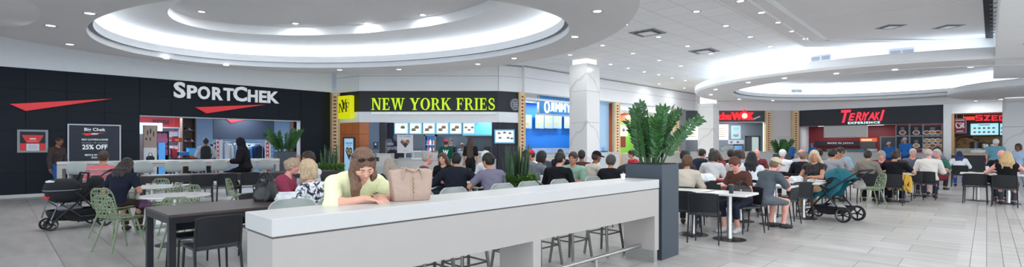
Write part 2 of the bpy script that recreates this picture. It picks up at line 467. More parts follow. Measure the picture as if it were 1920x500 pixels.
# ---------------------------------------------------------------- shop fronts
C_BLACK = rgb(24, 32, 44)
M_BLACK = mat('black_panel', rgb(19, 27, 39), .5, spec=.22, var=.05, scale=1.5)
M_GAP = mat('panel_gap', rgb(10, 13, 18), .8)
M_RED = mat('sign_red', rgb(225, 30, 40), .35, var=.03, emit=rgb(225, 30, 40), es=.12)
M_LET = mat('letter_white', rgb(225, 228, 232), .4, var=.01, emit=(1, 1, 1), es=.12)
M_STEEL = mat('brushed_steel', (.50, .49, .47), .32, metal=.9, var=.12, scale=9, stretch=(1, 1, 20))
M_WHITEGLOSS = mat('white_laminate', rgb(200, 198, 196), .3, var=.01)
def pc(r, g, b, k='print'): return cmat(rgb(r, g, b), k)
def lit(r, g, b, e=1.0): return mat('lit_%d_%d_%d_%g' % (r, g, b, e), tuple(.4*c for c in rgb(r, g, b)), .4, var=.02, emit=rgb(r, g, b), es=e*.6)

# sports shop: black panels round a wide opening
x0, x1 = W_S.x(262), W_S.x(563); XT = 9.645; HO = 2.458
b = W_S.mb()
b.box(-7, x0, 0, HEAD, -.25, -.012, 1); b.box(x1, XT, 0, HEAD, -.25, -.012, 1); b.box(x0, x1, HO, HEAD, -.25, -.012, 1)
xs = [-6.53+.88*i for i in range(19)]; hs = [.08, .70, 1.31, 1.92, 2.505, 3.11, HEAD]
for a, c in zip(xs[:-1], xs[1:]):
    for p, q in zip(hs[:-1], hs[1:]):
        for (s, e, lo, hi) in ((a, min(c, x0), p, q), (max(a, x1), min(c, XT), p, q), (max(a, x0), min(c, x1), max(p, HO), q)):
            if e-s > .02 and hi-lo > .02: b.box(s+.005, e-.005, lo+.005, hi-.005, -.012, 0, 0)
struct(b.build('wall_left', [M_BLACK, M_GAP], smooth=0))
b = W_S.mb(); b.box(-7, x0, 0, .09, 0, .015); b.box(x1, XT, 0, .09, 0, .015)
struct(b.build('baseboard_left', pc(205, 205, 205), smooth=0))
b = W_S.mb(); b.box(x0, x1, HO-.03, HO, -.27, .012); b.box(x1-.03, x1, 0, HO, -.27, .012)
struct(b.build('trim_4', pc(190, 192, 195), smooth=0))
# letters, one mesh each
t = thing('shop_sign', 'SPORTCHEK in large white capital letters on the black shop front', 'sign')
xa, ya = W_S.pt(325, 186); xb, _ = W_S.pt(522, 190); hb = W_S.h(325, 183)
hcap = W_S.h(334, 153) - W_S.h(334, 183); hsm = hcap*.80
spec = [('S', 1.0), ('P', .8), ('O', .8), ('R', .8), ('T', .8), ('C', 1.0), ('H', .8), ('E', .8), ('K', .8)]
pxs = [(325, 347), (350, 369), (370, 393), (397, 417), (418, 437), (436.5, 462), (464, 482), (485, 499), (500.5, 522)]
for (ch, k), (p, q) in zip(spec, pxs):
    b = W_S.mb(); put_text(b, ch, W_S.x(p), hb, W_S.x(q)-W_S.x(p), hcap*(1 if k == 1 else .84), .02, bold=.032, ext=.03)
    b.build('letter', M_LET, t, smooth=0)
def swoosh(label, pts, wall, m=M_RED, z0=.02, z1=.10):
    b = wall.mb(); b.prism([wall.pt(*p) for p in pts][::-1], z0, z1)
    return tag(b.build('swoosh_sign', m, smooth=0), label, 'sign')
swoosh('long red triangular swoosh on the black wall at far left', [(18, 195), (48, 208), (210, 185)], W_S)
swoosh('red triangular swoosh under the white SPORTCHEK letters', [(365, 201), (386, 212.5), (497, 196)], W_S)

def panel(name, label, cat, wall, px0, py0, px1, py1, z, frame, face, fw=.03, fd=.03, extra=None, group=None):
    """a framed flat sign: frame and print are parts"""
    t = thing(name, label, cat, group=group)
    x0, ya = wall.pt(px0, py0); x1, _ = wall.pt(px1, py0); pm = (px0+px1)/2
    hi, lo = wall.h(pm, py0), wall.h(pm, py1)
    if fw:
        b = wall.mb()
        b.box(x0, x1, hi-fw, hi, z, z+fd); b.box(x0, x1, lo, lo+fw, z, z+fd); b.box(x0, x0+fw, lo+fw, hi-fw, z, z+fd); b.box(x1-fw, x1, lo+fw, hi-fw, z, z+fd)
        b.build('frame', frame, t, smooth=0)
    b = wall.mb(); b.box(x0+fw*.9, x1-fw*.9, lo+fw*.9, hi-fw*.9, z, z+fd*.7); b.build('print', face, t, smooth=0)
    return t, x0+fw, x1-fw, lo+fw, hi-fw, z+fd*.7

t, a, c, lo, hi, z = panel('event_board', 'tall black sale board with white frame reading Big Chek event', 'sign', W_S, 126, 233, 226, 352, .05, pc(200, 205, 212), pc(38, 46, 60), .035)
w, h = c-a, hi-lo
b = W_S.mb(); mid = (a+c)/2; H0 = hi
def tl(s, hh, ww, yy, **k): put_text(b, s, mid-ww*w/2, H0-yy, ww*w, hh, z+.001, **k)
tl('Big Chek', .125, .42, .20, bold=.02); tl('EVENT', .05, .13, .285, bold=.02)
tl("KIDS' CLOTHING & SHOES", .055, .52, .46, bold=.02); tl('25% OFF', .15, .50, .735, bold=.03)
tl("MEN'S & WOMEN'S", .055, .40, .93, bold=.02); tl('SHOES', .05, .14, 1.01, bold=.02); tl('25% OFF', .15, .50, 1.245, bold=.03)
b.box(mid-.26*w, mid-.06*w, H0-.535, H0-.53, z, z+.003); b.box(mid+.06*w, mid+.26*w, H0-.535, H0-.53, z, z+.003); tl('FROM', .02, .05, .54)
b.build('lettering', M_LET, t, smooth=0)
b = W_S.mb(); b.prism([(mid-.26*w, H0-.25), (mid+.22*w, H0-.222), (mid-.17*w, H0-.315)][::-1], z, z+.004); b.build('swoosh', M_RED, t, smooth=0)
t, a, c, lo, hi, z = panel('framed_notice', 'red and white notice in a silver frame on the black wall', 'sign', W_S, 32, 243, 90, 285.5, .0, pc(150, 155, 160), pc(30, 34, 44), .055, .05)
w, h = c-a, hi-lo
b = W_S.mb(); b.prism([(a+.07*w, hi-.18*h), (a+.93*w, hi-.18*h), (a+.74*w, hi-.60*h), (a+.26*w, hi-.60*h)][::-1], z, z+.003, 0); b.box(a, c, lo, lo+.38*h, z, z+.003, 0)
b.box(a+.25*w, a+.75*w, lo, lo+.36*h, z+.003, z+.006, 1)
for k in range(4): b.box(a+.33*w, a+.67*w, lo+(.08+.06*k)*h, lo+(.095+.06*k)*h, z+.006, z+.008, 2)
b.box(a+.38*w, a+.62*w, hi-.42*h, hi-.34*h, z+.003, z+.005, 1); b.box(a+.32*w, a+.68*w, hi-.51*h, hi-.495*h, z+.003, z+.005, 1)
b.build('artwork', [pc(225, 60, 62), pc(220, 222, 228), pc(120, 120, 130)], t, smooth=0)

# inside the sports shop
M_SHOPWALL = mat('shop_wall_blue', rgb(150, 175, 205), .7, var=.02)
b = W_S.mb(); b.box(-1.5, 12.5, 0, 3.2, -6.1, -6.0); b.box(-1.6, -1.5, 0, 3.2, -6.1, -.25); b.box(12.5, 12.6, 0, 3.2, -6.1, -.25)
struct(b.build('wall_shop_back', M_SHOPWALL, smooth=0))
b = W_S.mb(); b.box(-1.6, 12.6, 2.95, 3.05, -6.1, -.25); struct(b.build('ceiling_shop', M_WHITE, smooth=0))
def room_lamp(wall, xl, h, out, watts, label, w=1.2, d=.3, color=(.9, .96, 1)):
    t = thing('ceiling_light', label, 'light', wall.M @ Vector((xl, h, out)), math.radians(wall.deg), 'ceiling lights inside the shops')
    b = MB(); b.box(-w/2, w/2, -d/2, d/2, -.035, 0); b.build('housing', M_WHITE, t, smooth=0)
    b = MB(); b.box(-w/2+.03, w/2-.03, -d/2+.03, d/2-.03, -.04, -.034); b.build('diffuser', lit(255, 255, 255, 3), t, smooth=0)
    l = bpy.data.lights.new('lamp_light', 'AREA'); l.shape = 'RECTANGLE'; l.size = w*.95; l.size_y = d*.9; l.energy = watts; l.color = color
    o = bpy.data.objects.new('lamp_light', l); COL.objects.link(o); o.parent = t; o.location = (0, 0, -.045); l.energy = watts*2.2
    return t
for k, xl in enumerate((1.2, 4.2, 7.2, 10.2)): room_lamp(W_S, xl, 2.95, -2.4, 30, 'flat ceiling light inside the sports shop', color=(.75, .88, 1))
P2 = W_S.off(-3.2)
t, a, c, lo, hi, z = panel('display_wall', 'dark navy display panel with a red swoosh inside the sports shop', 'sign', P2, 399, 219, 513, 261, 0, None, pc(20, 30, 48), 0, .1)
b = P2.mb(); b.prism([P2.pt(424, 224), P2.pt(432, 230.5), P2.pt(459, 224)][::-1], z, z+.04); b.build('swoosh', M_RED, t, smooth=0)
b = P2.mb(); b.box(a+.2, a+.26, 0, lo+.05, 0, .06); b.box(c-.26, c-.2, 0, lo+.05, 0, .06); b.box(a, c, HO+.1, 2.95, 0, .1); b.build('support', pc(60, 70, 85), t, smooth=0)
P4 = W_S.off(-4.6)
t = thing('department_sign', 'red band reading SPORTSWEAR above the shelves inside the sports shop', 'sign')
b = P4.mb(); P4.rect(b, 240, 216, 345, 240, 0, .08); b.build('panel', pc(205, 55, 65), t, smooth=0)
b = P4.mb(); x, y = P4.pt(285, 233); put_text(b, 'SPORTSWEAR', x, y, P4.x(317)-x, .2, .08, bold=.03); b.build('lettering', pc(35, 45, 70), t, smooth=0)
# standing poster with a sports bag, in the entrance
P0 = W_S.off(-.35)
t, a, c, lo, hi, z = panel('poster_stand', 'white poster stand showing a black duffel bag in the shop entrance', 'sign', P0, 268, 235, 294.5, 352, 0, pc(90, 90, 95), pc(222, 224, 228), .012, .05)
w, h = c-a, hi-lo
b = P0.mb(); b.box(a, c, hi-.73, hi, z, z+.004, 0)
for k, (fx, fy, fw, fh) in enumerate(((.3, .2, .10, .28), (.52, .12, .12, .3), (.75, .25, .1, .3), (.2, .55, .15, .12), (.5, .52, .1, .2))):
    b.ell((a+fx*w, hi-fy*.73-fh*.3, z+.004), (fw*w*.5, fh*.35, .004), 10, 1)
b.box(a+.18*w, a+.82*w, hi-1.25, hi-1.05, z, z+.004, 2); b.ell((a+.5*w, hi-1.06, z), (.32*w, .06, .005), 14, 2)
b.tube([(a+.3*w, hi-1.06, z+.003), (a+.42*w, hi-.9, z+.003), (a+.58*w, hi-.9, z+.003), (a+.7*w, hi-1.06, z+.003)], .008, 6, 2)
for k in range(3): b.box(a+.15*w, a+.85*w, hi-1.5-.07*k, hi-1.485-.07*k, z, z+.003, 3)
b.build('artwork', [pc(170, 150, 140), pc(40, 38, 45), pc(28, 32, 42), pc(150, 155, 165)], t, smooth=0)
# shelving with shoes, brown
def shelf_unit(label, wall, px0, px1, ptop, depth, levels, m, out=0):
    t = thing('display_shelf', label, 'shelf'); x0, x1 = wall.x(px0), wall.x(px1); ht = wall.h((px0+px1)/2, ptop)
    b = wall.mb(); b.box(x0, x0+.04, 0, ht, out-depth, out); b.box(x1-.04, x1, 0, ht, out-depth, out); b.box(x0, x1, 0, ht, out-depth-.02, out-depth); b.box(x0, x1, ht-.05, ht, out-depth, out)
    b.build('carcass', m, t, smooth=0)
    zs = []
    for k in range(levels):
        z = .3+(ht-.4)*k/levels; zs.append(z)
        b = wall.mb(); b.box(x0+.04, x1-.04, z, z+.03, out-depth, out-.01); b.build('shelf', m, t, smooth=0)
    return t, x0, x1, zs
PS = W_S.off(-2.2)
t, sx0, sx1, zs = shelf_unit('brown wooden shoe shelf inside the sports shop', PS, 342, 368, 219, .35, 5, pc(95, 78, 70))
rnd = random.Random(4)
def shoe_geo(b, c, s=1.0, m=0):
    x, y, z = c
    b.loft([[(x+(px)*s, y+py*s, z+q*s) for px, py in ((-.04, -.0), (.04, 0), (.045, .03+e), (.0, .05+e*1.6), (-.045, .03+e))] for q, e in ((-.12, .04), (-.06, .045), (0, .03), (.08, .012), (.13, -.005))], m)
for z in zs:
    for k in range(4):
        b = PS.mb(); shoe_geo(b, (sx0+.12+k*(sx1-sx0-.24)/3, z+.03, -.16), .9)
        tag(b.build('running_shoe', pc(*rnd.choice([(40, 50, 70), (200, 205, 215), (150, 60, 70), (80, 90, 110)]), 'shoe'), smooth=50), 'running shoe on the brown wooden shelf inside the sports shop', 'shoe', 'shoes on the brown wooden shelf')
# backpacks, boxes and garments on racks
def backpack(label, wall, px, py, col, z=0, s=1.0, group=None):
    x, h = wall.pt(px, py); t = thing('backpack', label, 'backpack', group=group)
    b = wall.mb()
    b.loft([[(x+dx*s*k, h+dy, z+dz*s) for dx, dz in ((-.15, -.08), (.15, -.08), (.16, .03), (.08, .09), (-.08, .09), (-.16, .03))] for dy, k in ((0, .9), (.04, 1), (.26*s, 1), (.36*s, .85), (.42*s, .45))])
    b.build('body', col, t, smooth=60)
    b = wall.mb(); b.box(x-.1*s, x+.1*s, h+.05, h+.2*s, z+.07*s, z+.12*s); b.build('pocket', col, t, smooth=0)
    b = wall.mb(); b.tube([(x-.03, h+.4*s, z), (x-.02, h+.46*s, z), (x+.02, h+.46*s, z), (x+.03, h+.4*s, z)], .008, 6); b.build('handle', pc(30, 30, 36), t)
PB = W_S.off(-1.5)
t, bx0, bx1, zs = shelf_unit('black shelf of pink backpacks just inside the sports shop', PB, 292, 317, 246, .3, 3, pc(30, 34, 44))
for k, (px, py) in enumerate(((297.5, 268.5), (309, 269), (298, 290), (310.5, 291))):
    backpack('pink backpack on the black shelf inside the sports shop', PB, px, py, pc(215, 130, 165, 'cloth'), -.12, .95, 'pink backpacks on the black shelf')
b = PB.mb(); x = PB.x(302); b.box(x-.08, x+.08, 0, PB.h(303, 267), .02, .22)
tag(b.build('light_box', lit(70, 150, 220, .8), smooth=0), 'glowing blue pillar standing in front of pink backpacks', 'display')
def crate(label, wall, px0, py0, px1, py1, z0, z1, col, lid=None):
    t = thing('display_box', label, 'box'); x0, ya = wall.pt(px0, py0); x1, yb = wall.pt(px1, py1); hm = (wall.h((px0+px1)/2, py0), wall.h((px0+px1)/2, py1))
    b = wall.mb(); b.bbox(x0, x1, hm[1], hm[0]-.03, z0, z1, .006); b.build('body', col, t, smooth=0)
    b = wall.mb(); b.bbox(x0-.01, x1+.01, hm[0]-.03, hm[0], z0-.01, z1+.01, .004); b.build('lid', lid or col, t, smooth=0)
def plinth(label, wall, px0, px1, ptop, z0, z1, col):
    t = thing('display_table', label, 'table'); x0, x1 = wall.x(px0), wall.x(px1); h = wall.h((px0+px1)/2, ptop)
    b = wall.mb(); b.bbox(x0, x1, h-.05, h, z0, z1, .006); b.build('table_top', col, t, smooth=0)
    for xx in (x0+.03, x1-.09):
        for zz in (z0+.03, z1-.09):
            b = wall.mb(); b.box(xx, xx+.06, 0, h-.05, zz, zz+.06); b.build('leg', col, t, smooth=0)
PC = W_S.off(-1.3)
plinth('dark display table with red and blue boxes inside the sports shop', PC, 320, 376, 296, -.35, .25, pc(40, 44, 55))
crate('red shoe box on the dark display table in the shop', PC, 322, 279, 331, 288, -.2, .1, pc(190, 40, 55))
crate('red lower box under another red box on the shop display table', PC, 322, 288.2, 331, 296, -.2, .1, pc(170, 40, 60), pc(200, 60, 70))
crate('pale blue box with colourful print on the shop display table', PC, 352, 277, 374, 291, -.2, .15, pc(90, 180, 230), pc(60, 130, 200))
crate('mid blue flat box under the pale blue printed box', PC, 333, 284, 351, 291, -.2, .15, pc(60, 110, 180), pc(90, 150, 210))
crate('orange flat box at the bottom right of the shop display table', PC, 354, 291.2, 374, 296, -.2, .15, pc(200, 90, 60), pc(220, 120, 80))
t, a, c, lo, hi, z = panel('shop_banner', 'red sale banner hanging over the boxes inside the sports shop', 'sign', W_S.off(-2.0), 322, 258, 341, 266, 0, None, pc(215, 45, 50), 0, .03)
b = W_S.off(-2.0).mb(); b.box(a+.3*(c-a), a+.7*(c-a), lo+.3*(hi-lo), lo+.7*(hi-lo), z, z+.004); b.tube([(a+.05, hi, .01), (a+.05, 2.95, .01)], .002, 5); b.tube([(c-.05, hi, .01), (c-.05, 2.95, .01)], .002, 5); b.build('artwork', pc(240, 180, 60), t, smooth=0)
PD = W_S.off(-4.2)
t, dx0, dx1, zs = shelf_unit('tall white clothes shelf under the red SPORTSWEAR band', PD, 296, 338, 238, .3, 4, pc(190, 180, 195))
for k in range(5):
    for z in zs:
        b = PD.mb(); x = dx0+.2+k*(dx1-dx0-.4)/4; b.bbox(x-.14, x+.14, z+.03, z+.14+.08*rnd.random(), -.26, -.04, .02)
        tag(b.build('folded_shirt', pc(*rnd.choice([(225, 225, 230), (190, 70, 85), (230, 170, 175), (60, 66, 85), (235, 235, 240)]), 'cloth'), smooth=60), 'folded shirt on the tall white shelf under the red band', 'shirt', 'folded shirts on the tall white shelf')
def garment(wall, x, h, z, col, L=.62, wd=.22, rot=0):
    b = wall.mb(); b.xf = wall.M @ Matrix.Translation((x, h, z)) @ Matrix.Rotation(rot, 4, 'Y')
    b.loft([[(dx*k, dy, dz*q) for dx, dz in ((-1, 0), (-.6, .8), (0, 1), (.6, .8), (1, 0), (.6, -.8), (0, -1), (-.6, -.8))] for dy, k, q in ((-L, wd*.95, .07), (-L*.5, wd*.85, .06), (-.12, wd*.95, .06), (-.04, wd*.9, .05), (0, .07, .04), (.03, .06, .035))])
    for s in (-1, 1): b.tube([(s*wd*.85, -.05, 0), (s*wd*1.15, -.2, .01), (s*wd*1.2, -L*.85, .02)], [.055, .06, .045], 8)
    return b
def rack(label, wall, px0, px1, ptop, z, cols, gl):
    x0, x1 = wall.x(px0), wall.x(px1); h = wall.h((px0+px1)/2, ptop); t = thing('clothes_rack', label, 'rack')
    b = wall.mb(); b.tube([(x0, h, z), (x1, h, z)], .015, 8); b.build('rail', M_STEEL, t)
    for xx in (x0, x1):
        b = wall.mb(); b.tube([(xx, 0, z), (xx, h, z)], .015, 8); b.build('post', M_STEEL, t)
        b = wall.mb(); b.box(xx-.03, xx+.03, 0, .03, z-.25, z+.25); b.build('foot', M_STEEL, t, smooth=0)
    n = len(cols)
    for k, cc in enumerate(cols):
        b = garment(wall, x0+.15+(x1-x0-.3)*k/(n-1), h-.05, z, cc, .62+.1*rnd.random(), .21, rnd.uniform(.2, 1.1))
        tag(b.build('hanging_jacket', cmat(rgb(*cc), 'cloth'), smooth=60), gl, 'jacket', gl+'s')
G1 = [(225, 228, 235), (35, 38, 48), (90, 120, 160), (185, 195, 210), (60, 75, 110), (150, 165, 190), (210, 215, 225)]
rack('clothes rack of light jackets right of the backpack shopper', W_S.off(-1.7), 398, 432, 266, 0, [(30, 32, 40), (225, 228, 235), (40, 42, 52), (190, 200, 215), (120, 140, 175), (205, 210, 220)], 'light jacket hanging beside the backpack shopper')
rack('clothes rack of blue jackets behind the black hooded woman', W_S.off(-2.3), 438, 492, 270, 0, [(120, 150, 190), (200, 208, 220), (70, 90, 130), (160, 180, 205), (60, 66, 90), (200, 210, 222), (60, 110, 170), (40, 50, 75)], 'blue or grey jacket hanging behind the hooded woman')
for nm, px0, px1, py0, col in (('narrow red and white banner beside the light jackets', 405, 417, 262, (190, 60, 75)), ('narrow red and white banner left of the potted plant', 497, 512, 264, (190, 60, 75)), ('narrow blue upright banner behind the potted plant', 508, 515, 250, (70, 140, 210))):
    wl = W_S.off(-1.1); t, a, c, lo, hi, z = panel('upright_banner', nm, 'sign', wl, px0, py0, px1, 350, 0, None, pc(215, 220, 228) if col[0] > 100 else pc(*col), 0, .03)
    b = wl.mb(); b.box(a+.1*(c-a), a+.45*(c-a), lo+.05, hi-.05, z, z+.004)
    for k in range(6): b.box(a+.18*(c-a), a+.36*(c-a), hi-.22-.16*k, hi-.14-.16*k, z+.004, z+.006, 1)
    b.build('artwork', [pc(*col), pc(235, 235, 240)], t, smooth=0)
t, a, c, lo, hi, z = panel('light_screen', 'pale rounded lit display inside the sports shop at far left', 'display', W_S.off(-3.4), 258, 230, 304, 251, 0, None, pc(150, 170, 195), 0, .08)
b = W_S.off(-3.4).mb(); b.box(a, c, 0, lo, 0, .08); b.build('support', pc(70, 60, 62), t, smooth=0)
t, a, c, lo, hi, z = panel('display_shelf', 'brown shelf end behind the potted plant in the shop', 'shelf', W_S.off(-2.6), 543, 222, 553, 350, 0, pc(80, 62, 56), pc(50, 45, 50), .06, .4)

# ---------------------------------------------------------------- tiled pilasters between the shops
M_CREAM = mat('cream_tile', rgb(232, 205, 160), .5, var=.06, scale=3)
M_BRICKRED = mat('red_tile', rgb(150, 62, 48), .5, var=.1, scale=8)
def pilaster(label, name, pos, deg, w=.36, red=(150, 62, 48), d=.25):
    b = MB(); b.box(-w/2, w/2, -d, 0, 0, HEAD)
    n = 24
    for k in range(n):
        z = .12+k*(HEAD-.2)/n; b.box(-w*.15, w*.15, 0, .008, z, z+.07, 1)
    for s in (-1, 1): b.box(s*w*.36-.012, s*w*.36+.012, 0, .004, 0, HEAD, 2)
    return struct(b.build(name, [M_CREAM, cmat(rgb(*red), 'print'), mat('tile_joint', rgb(190, 160, 120), .7)], loc=(pos[0], pos[1], 0), rotz=math.radians(deg+180), smooth=0))
pilaster('', 'pilaster_1', at(628, 20.95), 0, .40)
pilaster('', 'pilaster_2', at(979.5, 20.75), 20, .30)
pilaster('', 'pilaster_3', at(1158, 25.65), 20, .34)
pilaster('', 'pilaster_4', at(1269, 30.3), 20, .36)
pilaster('', 'pilaster_5', at(1441.5, 32.05), 0, .40)
pilaster('', 'pilaster_6', at(1492.5, 32.05), 0, .42)

# ---------------------------------------------------------------- fries counter
M_CHAR = mat('charcoal_sign', rgb(27, 29, 36), .5, var=.04)
HB = W_N.h(800, 209.3); HS = W_N.h(800, 229)
for wl, xa, xb, nm in ((W_N0, .02, 1.47, 'fascia_1'), (W_N, 0, 5.68, 'fascia_2'), (W_N2, 0, .95, 'fascia_3')):
    b = wl.mb(); b.box(xa, xb, HB, HEAD, -.3, 0, 0); b.box(xa, xb, HS, HB, -.3, .03, 1)
    struct(b.build(nm, [M_CHAR, M_BULK], smooth=0))
def glyph(ch):
    """bold serif capitals on a unit-high grid: list of polygons, and the advance width"""
    def R(x0, x1, y0, y1): return [(x0, y0), (x1, y0), (x1, y1), (x0, y1)]
    def D(x0, x1, w, y0=0.0, y1=1.0): return [(x0, y0), (x0+w, y0), (x1+w, y1), (x1, y1)]
    def ser(x, w, y): return R(x-w/2, x+w/2, y, y+.055) if y < .5 else R(x-w/2, x+w/2, y-.055, y)
    P = []
    if ch == 'N': P = [R(.10, .18, 0, 1), [(.10, 1), (.30, 1), (.80, 0), (.66, 0)], R(.72, .80, 0, 1), ser(.14, .30, 0), ser(.16, .28, 1), ser(.76, .30, 1)]; w = .92
    elif ch in 'EF':
        P = [R(.10, .28, 0, 1), R(.02, .62, .93, 1), [(.55, 1), (.62, 1), (.64, .74), (.60, .74)], R(.28, .50, .48, .55), [(.46, .38), (.50, .38), (.50, .66), (.46, .66)]]
        P += [R(.02, .64, 0, .07), [(.58, 0), (.64, 0), (.69, .28), (.65, .28)]] if ch == 'E' else [ser(.19, .38, 0)]
        w = .74 if ch == 'E' else .68
    elif ch == 'W': P = [[(.36, 0), (.44, 0), (.27, 1), (.07, 1)], [(.36, 0), (.44, 0), (.66, 1), (.58, 1)], [(.86, 0), (.94, 0), (.76, 1), (.56, 1)], [(.86, 0), (.94, 0), (1.16, 1), (1.09, 1)], ser(.16, .34, 1), ser(.66, .36, 1), ser(1.13, .28, 1)]; w = 1.28
    elif ch == 'Y': P = [R(.34, .52, 0, .46), [(.34, .42), (.52, .46), (.27, 1), (.05, 1)], [(.42, .46), (.52, .42), (.81, 1), (.71, 1)], ser(.43, .40, 0), ser(.16, .34, 1), ser(.77, .30, 1)]; w = .88
    elif ch in 'O':
        n = 28; w = .92
        o = [(.46+.43*math.cos(2*math.pi*i/n), .5+.515*math.sin(2*math.pi*i/n)) for i in range(n)]
        q = [(.46+.24*math.cos(2*math.pi*i/n), .5+.455*math.sin(2*math.pi*i/n)) for i in range(n)]
        P = [[o[i], o[(i+1) % n], q[(i+1) % n], q[i]] for i in range(n)]
    elif ch == 'R':
        n = 12; P = [R(.10, .28, 0, 1), ser(.19, .38, 0), R(.02, .42, .935, 1), R(.28, .42, .47, .53), [(.40, .50), (.52, .50), (.82, .055), (.62, .055)], R(.60, .88, 0, .055)]
        o = [(.40+.30*math.cos(math.pi*(i/n-.5)), .735+.265*math.sin(math.pi*(i/n-.5))) for i in range(n+1)]
        q = [(.40+.12*math.cos(math.pi*(i/n-.5)), .735+.20*math.sin(math.pi*(i/n-.5))) for i in range(n+1)]
        P += [[o[i], o[i+1], q[i+1], q[i]] for i in range(n)]; w = .86
    elif ch == 'K': P = [R(.10, .28, 0, 1), ser(.19, .36, 0), ser(.19, .36, 1), [(.28, .40), (.28, .52), (.66, .97), (.74, .97)], [(.36, .56), (.46, .66), (.86, .04), (.62, .04)], R(.56, .93, 0, .055), ser(.72, .32, 1)]; w = .92
    elif ch == 'I': P = [R(.10, .28, 0, 1), ser(.19, .38, 0), ser(.19, .38, 1)]; w = .38
    elif ch == 'S':
        c = []; n = 14
        for i in range(n+1): a = math.radians(30+240*i/n); c.append((.33+.21*math.cos(a), .745+.22*math.sin(a), .035+.05*math.sin(math.pi*i/n)**2*(1 if i > n*.55 else .5)))
        for i in range(1, n+1): a = math.radians(90-240*i/n); c.append((.33+.24*math.cos(a), .255+.22*math.sin(a), .085-.05*i/n))
        c = c[:n-1] + [(.26, .56, .09), (.34, .50, .10), (.42, .45, .09)] + c[n+2:]
        for (a, b2) in zip(c[:-1], c[1:]):
            d = Vector((b2[0]-a[0], b2[1]-a[1])); k = Vector((-d.y, d.x)).normalized()
            P.append([(a[0]-k.x*a[2], a[1]-k.y*a[2]), (b2[0]-k.x*b2[2], b2[1]-k.y*b2[2]), (b2[0]+k.x*b2[2], b2[1]+k.y*b2[2]), (a[0]+k.x*a[2], a[1]+k.y*a[2])])
        P += [R(.50, .56, .68, .96), R(.06, .12, .04, .32)]; w = .66
    else: w = .34
    return P, w
def ccw(P):
    s = sum(P[i][0]*P[(i+1) % len(P)][1]-P[(i+1) % len(P)][0]*P[i][1] for i in range(len(P)))
    return P if s > 0 else P[::-1]
M_LIME = lit(196, 236, 24, .8)
t = thing('shop_sign', 'NEW YORK FRIES in lime yellow serif capitals on the charcoal fascia', 'sign')
word = 'NEW YORK FRIES'; tot = sum(glyph(c)[1]+.07 for c in word)
xa, xb = W_N.x(697), W_N.x(930); y0 = W_N.h(813, 206); hc = W_N.h(813, 184)-y0; sc = (xb-xa)/tot; x = xa
for ch in word:
    P, w = glyph(ch)
    if P:
        b = W_N.mb()
        for q in P: b.prism(ccw([(x+p[0]*sc, y0+p[1]*hc) for p in q]), .02, .07)
        b.build('letter', M_LIME, t, smooth=0)
    x += (w+.07)*sc
b = W_N.mb(); xq = W_N.pt(697, 212)[0]; b.box(xa, xb, W_N.h(813, 214.5), W_N.h(813, 209.8), .03, .09)
tag(b.build('sign_rail', M_STEEL, smooth=0), 'grey metal rail under the lime NEW YORK FRIES letters', 'rail')
t = thing('logo_sign', 'lime yellow square logo sign with black letters NYF', 'sign')
WL = W_N0.off(.08)
xl0, xl1 = WL.x(641), WL.x(664.5); hl0, hl1 = WL.h(652, 222.5), WL.h(652, 180)
b = WL.mb(); b.bbox(xl0, xl1, hl0, hl1, 0, .2, .012); b.build('panel', lit(234, 238, 10, .6), t, smooth=0)
b = WL.mb(); W3 = xl1-xl0; H3 = hl1-hl0
for ch, fx, fy, ww in (('N', .07, .27, .42), ('Y', .27, .42, .46), ('F', .58, .30, .34)):
    P, w = glyph(ch)
    for q in P: b.prism(ccw([(xl0+W3*(fx+p[0]/w*ww), hl0+H3*(fy+p[1]*.40)) for p in q]), .2, .206)
b.build('lettering', pc(20, 20, 24), t, smooth=0)
t = thing('round_badge', 'round grey badge at the right end of the charcoal fascia', 'sign'); xr, hr = W_N2.pt(965.5, 196)
b = W_N2.mb(); b.xf = W_N2.M @ Matrix.Translation((xr, hr, .0)); b.lathe([(.27, 0), (.27, .03), (.25, .04), (.0001, .04)], 32); b.build('disc', pc(95, 100, 112), t, smooth=30)
b = W_N2.mb(); b.xf = W_N2.M @ Matrix.Translation((xr, hr, .04))
for a0 in range(0, 360, 15): b.box(.2*math.cos(math.radians(a0))-.015, .2*math.cos(math.radians(a0))+.015, .2*math.sin(math.radians(a0))-.02, .2*math.sin(math.radians(a0))+.02, 0, .004)
for k in (-.08, 0, .08): b.box(-.12, .12, k-.018, k+.018, 0, .004)
b.build('lettering', pc(170, 175, 185), t, smooth=0)
# interior shell
M_NAVY = mat('navy_wall', rgb(44, 52, 66), .55, var=.05); M_ORANGE = mat('orange_tile', rgb(196, 112, 62), .45, var=.06, scale=2)
b = MB(); b.box(-8.2, .5, 24.6, 24.7, 0, 3.2, 0); struct(b.build('wall_kitchen', [M_NAVY], smooth=0))
b = MB(); b.box(-8.2, -8.1, 21.4, 24.6, 0, 3.2, 0); struct(b.build('wall_kitchen_left', [M_NAVY], smooth=0))
b = MB(); b.box(.42, .5, 21.2, 24.6, 0, 3.2, 0); struct(b.build('wall_kitchen_right', [M_NAVY], smooth=0))
b = MB(); b.box(-6.2, -.55, 20.62, 24.6, 2.75, 2.85); struct(b.build('ceiling_kitchen', M_WHITE, smooth=0))
for xk in (-5.2, -3.0, -1.0): room_lamp(W_N, xk+6.25, 2.75, -1.9, 45, 'flat ceiling light above the fries kitchen')
